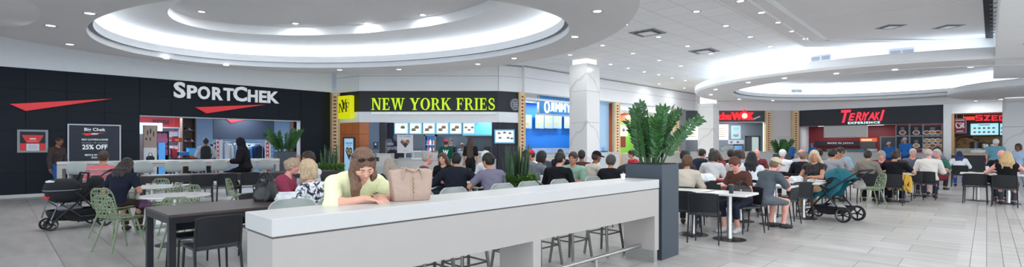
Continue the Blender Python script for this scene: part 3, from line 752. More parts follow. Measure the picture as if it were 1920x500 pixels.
# orange tiled side with a dark door pillar
b = W_N0.mb(); X1 = 1.47
nx, ny = 3, 5
b.box(0, X1, 0, HS, -.2, -.012, 1)
for i in range(nx):
    for j in range(ny): b.box(i*X1/nx+.006, (i+1)*X1/nx-.006, j*HS/ny+.006, (j+1)*HS/ny-.006, -.012, 0, 0)
xq = W_N.x(692); b.xf = W_N.M
b.box(0, xq, 0, HS, -.2, -.012, 1)
for j in range(ny): b.box(.005, xq-.006, j*HS/ny+.006, (j+1)*HS/ny-.006, -.012, 0, 0)
struct(b.build('wall_orange_tile', [M_ORANGE, mat('orange_joint', rgb(110, 60, 38), .8)], smooth=0))
b = W_N.mb(); b.box(xq, W_N.x(711), 0, HS, -.35, 0, 0); b.box(W_N.x(711), W_N.x(722), 0, HS, -.35, -.05, 1)
struct(b.build('pillar_grey', [pc(105, 122, 145), pc(52, 48, 56)], smooth=0))
t, a, c, lo, hi, z = panel('wall_terminal', 'small grey payment box on the grey pillar beside the fries counter', 'device', W_N, 700.5, 266, 709, 279, 0, pc(70, 78, 88), pc(40, 46, 54), .04, .06)
b = W_N.mb(); b.box(a+.02, c-.02, lo+.12, hi-.01, z, z+.004); b.build('screen', lit(190, 200, 205, .6), t, smooth=0)
b = W_N.mb(); b.box(W_N.x(922), W_N.x(947), 0, HS, -.35, -.05); b.xf = W_N2.M; b.box(0, .95, 0, HS, -.3, -.02); struct(b.build('pillar_dark', pc(40, 40, 54), smooth=0))
# digital kiosk
KW = W_N.off(.7)
t, a, c, lo, hi, z = panel('digital_kiosk', 'tall black digital kiosk showing a heart shaped fries bowl', 'screen', KW, 644.5, 257, 666.5, 345, 0, pc(28, 30, 36), lit(150, 190, 220, .75), .05, .12)
b = KW.mb(); m0 = (a+c)/2; w = c-a; top = hi
b.prism([(m0-.36*w, top-.50), (m0-.30*w, top-.36), (m0-.1*w, top-.33), (m0, top-.42), (m0+.12*w, top-.34), (m0+.32*w, top-.38), (m0+.36*w, top-.52), (m0+.02*w, top-.86)][::-1], z, z+.003, 0)
b.prism([(m0-.3*w, top-.48), (m0-.22*w, top-.38), (m0, top-.46), (m0+.22*w, top-.39), (m0+.29*w, top-.5), (m0, top-.66)][::-1], z+.003, z+.005, 1)
for k in range(9): b.ell((m0+rnd.uniform(-.2, .2)*w, top-.48+rnd.uniform(-.06, .06), z+.005), (.05*w, .03, .003), 8, 2)
put_text(b, 'LOADED FRIES', m0-.36*w, top-.22, .72*w, .07, z, m=3, bold=.01); put_text(b, 'heart warming bowl', m0-.25*w, top-.29, .5*w, .035, z, m=3)
b.build('artwork', [pc(38, 52, 72), pc(190, 160, 110), pc(120, 80, 55), pc(40, 110, 150)], t, smooth=0)
# menu screens over the counter
MW = W_N.off(-.6)
def burger(b, cx, cy, s, z, m=0):
    b.ell((cx, cy, z), (.10*s, .035*s, .003), 10, m); b.ell((cx, cy+.035*s, z+.001), (.085*s, .025*s, .003), 10, m+1); b.ell((cx, cy+.055*s, z+.002), (.08*s, .022*s, .003), 10, m)
M_FOOD = [pc(120, 95, 70), pc(190, 150, 90)]
for k, (p, q, lab) in enumerate(((740, 766, 'leftmost menu screen over the fries counter, showing one item'), (768, 791, 'second menu screen from the left over the fries counter'), (793, 816.5, 'third menu screen from the left over the fries counter'), (818, 841.5, 'fourth menu screen from the left over the fries counter'), (843, 866, 'fifth menu screen from the left over the fries counter'), (868, 891, 'rightmost of the six menu screens over the fries counter'))):
    t, a, c, lo, hi, z = panel('menu_screen', lab, 'screen', MW, p, 229.5, q, 251, 0, lit(120, 195, 225, .8), lit(225, 236, 238, .95), .035, .08)
    b = MW.mb()
    for j in range(1 if k == 0 else 2 if k < 5 else 3):
        burger(b, a+(c-a)*(.62-.3*j+(.2 if k == 5 else 0)), lo+(hi-lo)*(.55-.25*(j % 2)), 1.1 if k < 5 else .7, z)
    b.build('artwork', M_FOOD, t)
    b = MW.mb(); b.tube([((a+c)/2, hi, .02), ((a+c)/2, 2.75, .02)], .02, 8); b.build('bracket', pc(60, 66, 76), t)
MW2 = W_N.off(.0)
t, a, c, lo, hi, z = panel('menu_screen', 'wide menu screen on the dark pillar right of the fries counter', 'screen', MW2, 927, 242.5, 965, 268.5, -.05, lit(90, 165, 205, .8), lit(222, 232, 236, .95), .045, .08)
b = MW2.mb()
for fx, fy in ((.2, .75), (.5, .8), (.8, .75), (.25, .35), (.7, .35), (.9, .3)): burger(b, a+(c-a)*fx, lo+(hi-lo)*fy, .7, z)
b.build('artwork', M_FOOD, t)
# potato poster, burger poster
b = W_N.mb(); b.box(W_N.x(722)-.1, W_N.x(752), 0, 2.75, -1.12, -1.005); struct(b.build('wall_partition', pc(34, 36, 48), smooth=0))
t, a, c, lo, hi, z = panel('potato_poster', 'dark wall poster of potatoes reading FRESH POTATOES', 'poster', W_N.off(-1.0), 721, 229, 752, 291, 0, None, pc(36, 38, 52), 0, .06)
b = W_N.off(-1.0).mb(); w, h = c-a, hi-lo
for fx, fy, s in ((.3, .40, .17), (.75, .55, .2), (.95, .35, .14), (.2, .18, .12)): b.ell((a+fx*w, lo+fy*h, z), (s*w*1.1, s*h*.62, .01), 16, 0)
put_text(b, 'FRESH', a+.04*w, lo+.30*h, .5*w, .12, z+.008, m=1, bold=.02); put_text(b, 'POTATOES', a+.1*w, lo+.17*h, .86*w, .13, z+.008, m=1, bold=.02)
b.build('artwork', [pc(105, 112, 130), pc(215, 220, 228)], t, smooth=40)
CW = W_N.off(.55)
t, a, c, lo, hi, z = panel('burger_poster', 'white poster with a large heart shaped fries bowl above the counter', 'poster', W_N.off(.4), 745, 252.5, 774.5, 286.5, 0, None, pc(218, 216, 222), 0, .04)
b = W_N.off(.4).mb(); w, h = c-a, hi-lo; m0, top = (a+c)/2, hi-.12*h
b.prism([(m0-.3*w, top-.28*h), (m0-.2*w, top-.14*h), (m0, top-.22*h), (m0+.2*w, top-.14*h), (m0+.3*w, top-.28*h), (m0+.02*w, top-.6*h)][::-1], z, z+.003, 0)
for k in range(14): b.ell((m0+rnd.uniform(-.2, .2)*w, top-(.27+rnd.uniform(-.06, .08))*h, z+.003), (.06*w, .04*h, .003), 8, 1+k % 2)
put_text(b, 'FULLY LOADED', m0-.36*w, hi-.12*h, .72*w, .06*h, z, m=3); put_text(b, 'poutine', m0-.14*w, lo+.1*h, .28*w, .05*h, z, m=3)
b.build('artwork', [pc(58, 50, 55), pc(150, 95, 70), pc(200, 165, 120), pc(120, 120, 135)], t)
b = W_N.off(.4).mb(); b.box(m0-.03, m0+.03, .95, lo, 0, .03); b.box(m0-.25, m0+.25, .95, .97, -.1, .15); b.build('stand', M_STEEL, t, smooth=0)
# counter and equipment
def counter(label, wall, segs, h, depth, z0, face=M_WHITEGLOSS, topm=M_WHITEGLOSS, kick=True):
    t = thing('service_counter', label, 'counter')
    for xa, xb in segs:
        b = wall.mb(); b.box(xa, xb, .1, h-.04, z0-depth, z0); b.build('body', face, t, smooth=0)
        b = wall.mb(); b.bbox(xa-.01, xb+.01, h-.04, h, z0-depth-.02, z0+.03, .008); b.build('worktop', topm, t, smooth=0)
        b = wall.mb(); b.box(xa+.02, xb-.02, 0, .1, z0-depth+.02, z0-.05); b.build('kick_plate', M_STEEL, t, smooth=0)
    return t
counter('long white service counter in front of the fries kitchen', W_N, [(.05, 5.6)], .92, .5, .55)
t = counter('taller white counter block with a dark slot beside the kiosk', W_N, [(CW.x(668), CW.x(740))], 1.16, .6, 1.2)
b = W_N.mb(); b.box(CW.x(692), CW.x(719), .86, 1.02, 1.2, 1.206); b.build('slot', pc(45, 48, 55), t, smooth=0)
def glass_case(label, wall, xa, xb, h0, h1, z0, z1, contents=None):
    t = thing('glass_case', label, 'display case')
    b = wall.mb(); b.box(xa, xb, h0, h0+.05, z0, z1); b.box(xa, xb, h1-.03, h1, z0, z1); b.build('frame', M_STEEL, t, smooth=0)
    b = wall.mb(); b.box(xa, xb, h0+.05, h1-.03, z1-.01, z1); b.box(xa, xa+.01, h0+.05, h1-.03, z0, z1); b.box(xb-.01, xb, h0+.05, h1-.03, z0, z1)
    b.build('glass', M_GLASS, t, smooth=0)
    b = wall.mb(); n = int((xb-xa)/.16)
    for k in range(n):
        c = rnd.choice([0, 1, 2]); b.ell((xa+.1+k*(xb-xa-.2)/max(1, n-1), h0+.09, (z0+z1)/2), (.06, .05, .08), 8, c)
    b.build('food', [pc(180, 140, 90), pc(120, 150, 80), pc(200, 90, 60)], t)
m, nt, bs = principled('clear_glass'); bs.inputs['Base Color'].default_value = (.85, .95, .95, 1); bs.inputs['Roughness'].default_value = .05; bs.inputs['Alpha'].default_value = .22
M_GLASS = m
glass_case('low glass display case on the fries counter beside green jersey', W_N, W_N.x(776), W_N.x(808), .92, 1.25, -.1, .5)
glass_case('glass food case on the right half of the fries counter', W_N, W_N.x(860), W_N.x(912), .92, 1.22, -.1, .5)
t = thing('drinks_fridge', 'tall black drinks fridge with lit blue shelves behind the fries counter', 'fridge')
FW = W_N.off(-2.6); xa, xb = FW.x(795), FW.x(817); hf = FW.h(806, 252)
b = FW.mb(); b.box(xa, xb, 0, hf, -.6, -.5); b.box(xa, xa+.05, 0, hf, -.5, 0); b.box(xb-.05, xb, 0, hf, -.5, 0); b.box(xa, xb, hf-.08, hf, -.5, 0); b.box(xa, xb, 0, .12, -.5, 0); b.build('cabinet', pc(28, 32, 40), t, smooth=0)
b = FW.mb(); b.box(xa+.05, xb-.05, .12, hf-.08, -.5, -.48); b.build('back_light', lit(50, 110, 185, .8), t, smooth=0)
for k in range(5):
    b = FW.mb(); z = .15+k*(hf-.3)/5; b.box(xa+.05, xb-.05, z, z+.02, -.47, -.06); b.build('shelf', M_STEEL, t, smooth=0)
    for j in range(5):
        b = FW.mb(); b.xf = FW.M @ Matrix.Translation((xa+.11+j*(xb-xa-.22)/4, z+.02, -.15)) @ Matrix.Rotation(-math.pi/2, 4, 'X'); b.lathe([(.03, 0), (.032, .02), (.032, .14), (.013, .19), (.013, .22)], 10)
        tag(b.build('drink_bottle', pc(*[(30, 90, 160), (160, 40, 50), (190, 200, 210), (40, 50, 60), (200, 140, 50)][j])), 'bottle on a shelf of the lit drinks fridge', 'bottle', 'bottles in the drinks fridge')
t = thing('extractor_hood', 'steel extractor hood with blue glow in its colour over the fries kitchen', 'hood')
HW = W_N.off(-3.0); xa, xb = HW.x(868), HW.x(924)
b = HW.mb(); b.prism([(xa, 1.95), (xb, 1.95), (xb, 2.72), (xa, 2.72)], -1.2, .1); b.build('canopy', mat('hood_glow_blue', rgb(50, 120, 165), .35, metal=.3, var=.2, scale=2), t, smooth=0)  # the blue glow on the steel is put into its colour
b = HW.mb(); b.box(xa, xb, 1.90, 1.96, -1.2, .14); b.build('rim', pc(40, 44, 50), t, smooth=0)
b = HW.mb(); b.box(xa-1.8, xb, 0, 1.9, -1.25, -1.2); struct(b.build('splashback', pc(44, 56, 68, 'gloss'), smooth=0))
t = thing('fryer_bank', 'steel fryer bank at the back of the fries kitchen', 'fryer')
b = HW.mb(); b.bbox(xa-1.6, xb, .05, .95, -1.15, -.4, .01); b.build('cabinet', M_STEEL, t, smooth=0)
for k in range(4):
    b = HW.mb(); x = xa-1.4+k*.8; b.box(x, x+.5, .95, 1.02, -1.1, -.5); b.tube([(x+.25, 1.02, -.5), (x+.25, 1.12, -.2)], .012, 6); b.build('fry_basket', M_STEEL, t, smooth=0)
t = thing('till', 'black till screen at the right end of the fries counter', 'till')
TW = W_N.off(.2); xa, xb = TW.x(908), TW.x(920)
b = TW.mb(); b.bbox(xa, xb, 1.1, 1.42, -.02, .05, .008); b.build('screen', pc(24, 26, 32), t, smooth=0)
b = TW.mb(); b.box(xa+.1, xb-.1, .92, 1.1, -.03, .02); b.build('stand', pc(30, 30, 34), t, smooth=0)
t = thing('till', 'small till with red top beside the green jersey person', 'till'); xa, xb = TW.x(810), TW.x(824)
b = TW.mb(); b.bbox(xa, xb, .92, 1.2, -.1, .2, .01); b.build('body', pc(200, 202, 205), t, smooth=0)
b = TW.mb(); b.box(xa, xb, 1.2, 1.24, -.1, .2); b.build('top', pc(200, 50, 55), t, smooth=0)
b = W_N.mb(); x, h = W_N.pt(896, 282); b.bbox(x-.08, x+.08, .922, 1.1, .2, .32, .006); tag(b.build('sauce_box', pc(235, 205, 40), smooth=0), 'small yellow box standing on the fries counter', 'box')

# ---------------------------------------------------------------- blue shop and its neighbours along the receding wall
M_BLUE = mat('blue_wall', rgb(12, 104, 188), .55, var=.05, scale=.8)
JX0, JX1 = .02, W_J.x(1153)
JB = W_J.off(-1.6)
b = JB.mb(); b.box(JB.x(983.5), JX1+1.2, 0, HEAD, -.1, 0); struct(b.build('wall_blue_shop', mat('blue_wall', (0, 0, 0)), smooth=0))
b = W_J.mb(); b.box(.12, W_J.x(1122), 3.45, 3.55, -1.58, -.42, 0); struct(b.build('ceiling_blue_shop', M_WHITE, smooth=0))
for xk in (.9, 2.6, 4.6): room_lamp(W_J, xk, 3.45, -.9, 15, 'flat ceiling light inside the blue shop', color=(.85, .95, 1))
JS = W_J.off(-.5)
t = thing('shop_sign', 'white word JIMMY with a ring symbol on a glass band over blue', 'sign')
x0g, x1g = JS.x(1009), JS.x(1075)
b = JS.mb(); b.box(x0g, x1g, JS.h(1040, 214), JS.h(1040, 181), -.03, -.01); b.build('glass_band', mat('blue_band', rgb(60, 150, 220), .2, var=.2, scale=2), t, smooth=0)
b = JS.mb(); b.box(x0g, x1g, JS.h(1040, 217), JS.h(1040, 214.5), -.05, .03); b.box(x0g, x0g+.05, JS.h(1040, 217), JS.h(1040, 181), -.05, .03); b.build('frame', M_STEEL, t, smooth=0)
y0 = JS.h(1045, 209.5); hh = JS.h(1045, 193)-y0
for ch, p, q in (('J', 1031, 1035.5), ('I', 1037, 1038.8), ('M', 1041, 1049.5), ('M', 1051.5, 1060), ('Y', 1061.5, 1069)):
    b = JS.mb(); xa_, wl_ = JS.x(p), JS.x(q)-JS.x(p)
    if ch == 'M':
        for P in ([(0, 0), (.2, 0), (.2, 1), (0, 1)], [(.8, 0), (1, 0), (1, 1), (.8, 1)], [(.1, 1), (.26, 1), (.58, .3), (.42, .3)], [(.74, 1), (.9, 1), (.58, .3), (.42, .3)]): b.prism(ccw([(xa_+k[0]*wl_, y0+k[1]*hh) for k in P]), 0, .04)
    else: put_text(b, ch, xa_, y0, wl_, hh, .0, bold=.012, ext=.02)
    b.build('letter', lit(245, 250, 255, 1.1), t, smooth=0)
b = JS.mb(); b.xf = JS.M @ Matrix.Translation((JS.x(1025), y0+hh*.45, .02)); b.tube([(.15*math.cos(i*math.pi/12), .24*math.sin(i*math.pi/12), 0) for i in range(24)], .045, 8, closed=True); b.build('ring_symbol', lit(245, 250, 255, 1.1), t)
JP = W_J.off(-1.45)
for k, (p, q, lab) in enumerate(((984, 996.5, 'white menu poster at the left edge of the blue shop wall'), (1003.5, 1019, 'second white menu poster from left on the blue shop wall'), (1020.5, 1036, 'third white menu poster from left on the blue shop wall'), (1037, 1052.5, 'fourth white menu poster from left on the blue shop wall'), (1057.5, 1073, 'white menu poster on the blue wall cut off by marble column'))):
    t, a, c, lo, hi, z = panel('menu_poster', lab, 'poster', JP, p, 215, q, 240.5, 0, None, lit(205, 225, 240, .22), 0, .03)
    b = JP.mb()
    for j in range(2): burger(b, a+(c-a)*(.35+.3*j), lo+(hi-lo)*(.28+.42*j), 1.3, z)
    b.build('artwork', [pc(200, 160, 90), pc(120, 150, 90)], t)
t = counter('white counter with a lit glass top in the blue shop', W_J, [(.0, W_J.x(1090))], 1.02, .6, .35)
glass_case('long glass case on the blue shop counter', W_J, .05, W_J.x(1088), 1.02, 1.34, -.1, .33)
t = counter('pale counter between the marble column and the green shop', W_J, [(W_J.x(1128), W_J.x(1153))], 1.12, .5, .25)
b = W_J.mb(); b.box(W_J.x(1120), W_J.x(1154), 0, HEAD, -.45, -.4); struct(b.build('wall_pale_blue', mat('pale_blue', rgb(176, 210, 240), .6, var=.02), smooth=0))
t = thing('till', 'small till on the pale counter beside the marble column', 'till'); x = W_J.x(1131)
b = W_J.mb(); b.bbox(x-.1, x+.2, 1.12, 1.18, -.1, .15, .01); b.build('base', pc(60, 70, 90), t, smooth=0)
b = W_J.mb(); b.bbox(x-.08, x+.18, 1.18, 1.38, -.05, .0, .01); b.build('screen', pc(120, 170, 220), t, smooth=0)
# green shop
GX0, GX1 = W_J.x(1163.5), W_J.x(1265)
G = W_J.off(-2.2)
b = G.mb(); b.box(GX0-1.0, GX1+2.5, 0, 3.3, -.1, 0); struct(b.build('wall_green_shop', mat('green_wall', rgb(112, 168, 62), .6, var=.03), smooth=0))
b = W_J.mb(); b.box(GX0-.08, GX1-.05, 3.3, 3.4, -2.2, -.42); struct(b.build('ceiling_green_shop', M_WHITE, smooth=0))
b = W_J.mb(); b.box(GX0-.15, GX0-.1, 0, HEAD, -2.2, -.1); struct(b.build('wall_green_side', pc(200, 95, 45), smooth=0))
b = W_J.mb(); b.box(GX1+.05, GX1+1.6, 0, HEAD, -.3, -.05); struct(b.build('wall_grey_panel', pc(150, 152, 158), smooth=0))
for xk in (GX0+1.2, GX0+3.6): room_lamp(W_J, xk, 3.3, -1.1, 26, 'flat ceiling light inside the green shop', color=(1, .97, .92))
for k, (p, q) in enumerate(((1187, 192),)): pass
t, a, c, lo, hi, z = panel('side_panel', 'orange wall panel at the left of the green shop', 'panel', W_J.off(-1.4), 1161, 213, 1180.5, 229, 0, None, pc(222, 100, 40), 0, .06)
t, a, c, lo, hi, z = panel('menu_screen', 'tilted white menu screen under the orange panel of the green shop', 'screen', W_J.off(-1.2), 1160, 234, 1176, 255, 0, None, lit(225, 235, 240, .9), 0, .06)
b = W_J.off(-1.2).mb(); burger(b, (a+c)/2, (lo+hi)/2, 1.6, z); b.build('artwork', M_FOOD, t)
t, a, c, lo, hi, z = panel('side_panel', 'dark red shelf panel under the menu screen of the green shop', 'panel', W_J.off(-1.3), 1160, 255.5, 1172, 276, 0, None, pc(140, 60, 35), 0, .06)
t = thing('round_logo', 'round white shop logo with orange and green bands on green wall', 'sign'); LG = W_J.off(-1.9); xr, hr = LG.pt(1244, 217)
def arc(b, r0, r1, a0, a1, z0, z1, m, n=16):
    for i in range(n):
        p, q = math.radians(a0+(a1-a0)*i/n), math.radians(a0+(a1-a0)*(i+1)/n)
        b.prism([(r0*math.cos(p), r0*math.sin(p)), (r1*math.cos(p), r1*math.sin(p)), (r1*math.cos(q), r1*math.sin(q)), (r0*math.cos(q), r0*math.sin(q))], z0, z1, m)
b = LG.mb(); b.xf = LG.M @ Matrix.Translation((xr, hr, 0)); b.lathe([(.48, 0), (.48, .1), (.0001, .1)], 36); b.build('disc', lit(235, 240, 240, .6), t, smooth=30)
b = LG.mb(); b.xf = LG.M @ Matrix.Translation((xr, hr, 0)); arc(b, .30, .42, 30, 150, .1, .11, 0); arc(b, .30, .42, 200, 340, .1, .11, 1); b.box(-.3, .3, -.07, .07, .1, .115, 2); b.build('artwork', [pc(235, 100, 40), pc(40, 110, 70), pc(30, 40, 60)], t, smooth=0)
counter('white counter in front of the green shop', W_J, [(GX0, GX1)], 1.05, .6, .5)

# ---------------------------------------------------------------- wok counter
WX0, WX1 = 0.0, W_W.x(1434)
M_WOK = mat('wok_grey', rgb(80, 84, 92), .6, var=.03)
hf0 = W_W.h(1380, 228)
b = W_W.mb(); b.box(-.6, WX1, hf0, HEAD, -.3, 0); struct(b.build('fascia_4', M_WOK, smooth=0))
WB = W_W.off(-2.6)
b = WB.mb(); b.box(-1.5, WX1+1.2, 0, 3.3, -.1, 0); b.xf = W_W.M; b.box(WX1+1.25, WX1+1.3, 0, 3.3, -2.6, -.45, 1); struct(b.build('wall_wok', [mat('wok_back', rgb(100, 104, 112), .6, var=.03), pc(170, 190, 200)], smooth=0))
b = W_W.mb(); b.box(-1, WX1+1.3, 3.2, 3.3, -2.6, -.45); struct(b.build('ceiling_wok', M_WHITE, smooth=0))
for xk in (1.2, 3.6): room_lamp(W_W, xk, 3.2, -1.4, 22, 'flat ceiling light inside the wok kitchen')
b = W_W.mb(); b.box(-.6, WX1, hf0-.04, hf0, -.35, .1); struct(b.build('trim_5', pc(200, 205, 210), smooth=0))
t = thing('shop_sign', 'glowing red sign chuWOK on grey fascia with a round emblem', 'sign')
M_NEON = lit(255, 32, 40, 1.3)
WS = W_W.off(.05)
for s, p, q, py0, py1, bd in (('chu', 1346, 1370, 224.5, 211, .05), ('W', 1370, 1392, 224.5, 210.5, .08), ('K', 1401, 1413, 224.5, 210.5, .08)):
    b = WS.mb(); y = WS.h(1380, py0); put_text(b, s, WS.x(p), y, WS.x(q)-WS.x(p), WS.h(1380, py1)-y, 0, bold=bd, ext=.05); b.build('letter', M_NEON, t, smooth=0)
b = WS.mb(); b.xf = WS.M @ Matrix.Translation((WS.x(1394.5), WS.h(1394, 217), 0)); b.lathe([(.27, 0), (.27, .12), (.0001, .12)], 28, m=0); b.lathe([(.18, .12), (.18, .14), (.0001, .14)], 24, m=1)
b.prism([(-.12, .2), (.1, .2), (.02, .42), (-.04, .3)], 0, .12, 0); b.build('emblem', [M_NEON, lit(240, 225, 205, 1)], t, smooth=30)
for nm, px0, py0, px1, py1 in (('pale slanted bar at the left end of the wok sign', 1299, 221, 1312, 226), ('pale slanted bar at the right end of the wok sign', 1412, 223, 1424, 218)):
    b = WS.mb(); p, q = Vector(WS.pt(px0, py0)).to_3d(), Vector(WS.pt(px1, py1)).to_3d(); b.tube([p+Vector((0, 0, .05)), q+Vector((0, 0, .05))], .06, 4); tag(b.build('chopstick_bar', pc(225, 228, 230)), nm, 'sign')
WM = W_W.off(-1.9)
for p, q, y0p, y1p, lab in ((1286, 1311, 233, 262, 'lit white menu screen left of the second marble column'), (1346, 1365, 233, 262, 'lit white menu screen right of the second marble column')):
    t, a, c, lo, hi, z = panel('menu_screen', lab, 'screen', WM, p, y0p, q, y1p, 0, None, lit(215, 232, 238, .95), 0, .08)
    b = WM.mb()
    for j in range(5): b.box(a+.1*(c-a), a+.7*(c-a), lo+(hi-lo)*(.2+.13*j), lo+(hi-lo)*(.25+.13*j), z, z+.003)
    b.build('artwork', pc(170, 150, 130), t, smooth=0)
t, a, c, lo, hi, z = panel('bowl_poster', 'pale blue poster of a noodle bowl on the wok kitchen wall', 'poster', WB, 1371, 235.5, 1388, 260, 0, pc(190, 200, 208), lit(165, 205, 215, .5), .03, .04)
b = WB.mb(); m0 = (a+c)/2; w, h = c-a, hi-lo
b.prism([(m0-.38*w, lo+.36*h), (m0+.38*w, lo+.36*h), (m0+.2*w, lo+.14*h), (m0-.2*w, lo+.14*h)][::-1], z, z+.004, 0); b.ell((m0, lo+.38*h, z+.002), (.38*w, .09*h, .006), 16, 1)
put_text(b, 'NOODLES', m0-.35*w, hi-.2*h, .7*w, .07*h, z, m=0); put_text(b, 'bowl', m0-.2*w, hi-.33*h, .4*w, .07*h, z, m=0); b.build('artwork', [pc(60, 120, 150), pc(200, 150, 100)], t)
t, a, c, lo, hi, z = panel('wall_board', 'grey board with two bowl pictures on the wok kitchen wall', 'sign', WB, 1365, 262, 1395, 270, 0, None, pc(165, 168, 174), 0, .04)
b = WB.mb()
for fx in (.2, .6): b.ell((a+fx*(c-a), (lo+hi)/2, z), (.1, .08, .01), 12)
b.build('artwork', pc(90, 92, 100), t)
t = thing('door', 'half open dark framed kitchen door with a lit gap in wok counter', 'door')
b = WB.mb(); xa, xb = WB.x(1397), WB.x(1424); hd_ = WB.h(1410, 254.5); b.box(xa, xa+.08, 0, hd_, 0, .08); b.box(xb-.08, xb, 0, hd_, 0, .08); b.box(xa, xb, hd_-.08, hd_, 0, .08); b.build('frame', pc(45, 47, 52), t, smooth=0)
b = WB.mb(); b.box(WB.x(1409), xb-.08, 0, hd_-.08, .01, .03); b.build('lit_gap', lit(190, 205, 200, .6), t, smooth=0)
b = WB.mb(); b.box(xa+.08, WB.x(1409), 0, hd_-.08, .02, .06); b.build('leaf', pc(62, 64, 70), t, smooth=0)
b = WB.mb(); b.tube([(WB.x(1407.5), 1.05, .06), (WB.x(1407.5), 1.05, .12), (WB.x(1406), 1.05, .12)], .012, 6); b.build('handle', M_STEEL, t)
t = thing('till', 'till screen lit blue on the wok counter', 'till'); TWk = W_W.off(.45); xa, xb = TWk.x(1375), TWk.x(1392)
b = TWk.mb(); b.bbox(xa, xb, TWk.h(1383, 282), TWk.h(1383, 271), 0, .08, .01); b.build('housing', pc(28, 32, 40), t, smooth=0)
b = TWk.mb(); b.box(xa+.05, xb-.05, TWk.h(1383, 280.5), TWk.h(1383, 272.5), .08, .085); b.build('screen', lit(70, 150, 220, .9), t, smooth=0)
b = TWk.mb(); b.box((xa+xb)/2-.06, (xa+xb)/2+.06, 1.05, TWk.h(1383, 282), 0, .05); b.build('stand', pc(28, 30, 34), t, smooth=0)
counter('white wok counter behind the seated crowd', W_W, [(-.4, W_W.x(1496))], 1.05, .6, .85)
glass_case('glass food case on the wok counter', W_W, W_W.x(1348), W_W.x(1374), 1.05, 1.4, .3, .8)
b = W_W.mb(); b.box(WX1+.1, W_W.x(1490), 0, HEAD, -.4, -.05); struct(b.build('wall_white_panel', pc(214, 210, 208), smooth=0))
b = W_W.mb(); xa, xb = W_W.x(1459), W_W.x(1486); b.box(xa, xb, 0, W_W.h(1470, 255), -.05, -.03); b.box(xb-.2, xb-.17, 1.0, 1.12, -.03, .0); struct(b.build('door_1', pc(206, 202, 200), smooth=0))

# ---------------------------------------------------------------- teriyaki counter
TX0, TX1 = .1, W_T.x(1768)
hT = W_T.h(1640, 233.5)
b = W_T.mb(); b.box(TX0, TX1, hT, HEAD, -.3, .02); struct(b.build('fascia_5', mat('teriyaki_black', rgb(36, 40, 50), .5, var=.03), smooth=0))
TB = W_T.off(-2.4)
M_TRED = mat('teriyaki_red', rgb(112, 14, 26), .5, var=.03)
b = TB.mb(); b.box(-2.5, TX1+.5, 0, 3.1, -.1, 0); struct(b.build('wall_teriyaki', M_TRED, smooth=0))
b = W_T.mb(); b.box(TX0-.05, TX0, 0, HEAD, -2.4, -.3); b.box(TX1, TX1+.05, 0, HEAD, -2.4, -.3); struct(b.build('wall_teriyaki_side', pc(206, 206, 208), smooth=0))
b = W_T.mb(); b.box(TX0, TX1, 2.72, 2.8, -2.4, -.3); struct(b.build('ceiling_teriyaki', M_WHITE, smooth=0))
for xk in (1.5, 3.8, 6.0): room_lamp(W_T, xk, 2.72, -1.2, 7, 'flat ceiling light inside the teriyaki kitchen')
t = thing('shop_sign', 'red brush lettering TERIYAKI over white EXPERIENCE on black fascia', 'sign')
TS = W_T.off(.04)
for k, (ch, p, q, y0p, y1p) in enumerate((('T', 1577, 1596, 230, 206), ('E', 1591, 1604, 226, 212), ('R', 1604, 1616, 226.5, 210), ('I', 1616, 1621, 225, 212.5), ('Y', 1619, 1631, 226, 210), ('A', 1627, 1640, 225, 210.5), ('K', 1640, 1650, 224.5, 210), ('I', 1649, 1659, 226, 206))):
    b = TS.mb(); pm = (p+q)/2; y = TS.h(pm, y0p); put_text(b, ch, TS.x(p), y, TS.x(q)-TS.x(p), TS.h(pm, y1p)-y, 0, bold=.028, shear=.28, ext=.04); b.build('letter', lit(245, 50, 72, 1.1), t, smooth=0)
b = TS.mb(); x = TS.x(1590); put_text(b, 'EXPERIENCE', x, TS.h(1620, 232), TS.x(1650)-x, TS.h(1620, 227.5)-TS.h(1620, 232), 0, bold=.05, ext=.03, space=1.3); b.build('lettering', lit(200, 240, 240, .9), t, smooth=0)
t, a, c, lo, hi, z = panel('menu_screen', 'wide blank pale panel hanging in the teriyaki kitchen', 'screen', W_T.off(-.9), 1545, 234.5, 1627, 257.5, 0, pc(205, 206, 208), lit(185, 186, 188, .35), .03, .08)
TM = W_T.off(-2.2)
t, a, c, lo, hi, z = panel('slogan_band', 'black band reading MADE IN JAPAN on the red kitchen wall', 'sign', TM, 1528, 264, 1618, 273, 0, None, pc(26, 24, 30), 0, .05)
b = TM.mb(); x = TM.x(1552); put_text(b, 'MADE IN JAPAN', x, lo+.3*(hi-lo), TM.x(1600)-x, .42*(hi-lo), z, bold=.02, space=1.2); b.build('lettering', pc(215, 205, 205), t, smooth=0)
TF = W_T.off(.0)
t = thing('menu_board', 'large menu board of six dark panels with dishes at teriyaki counter', 'sign')
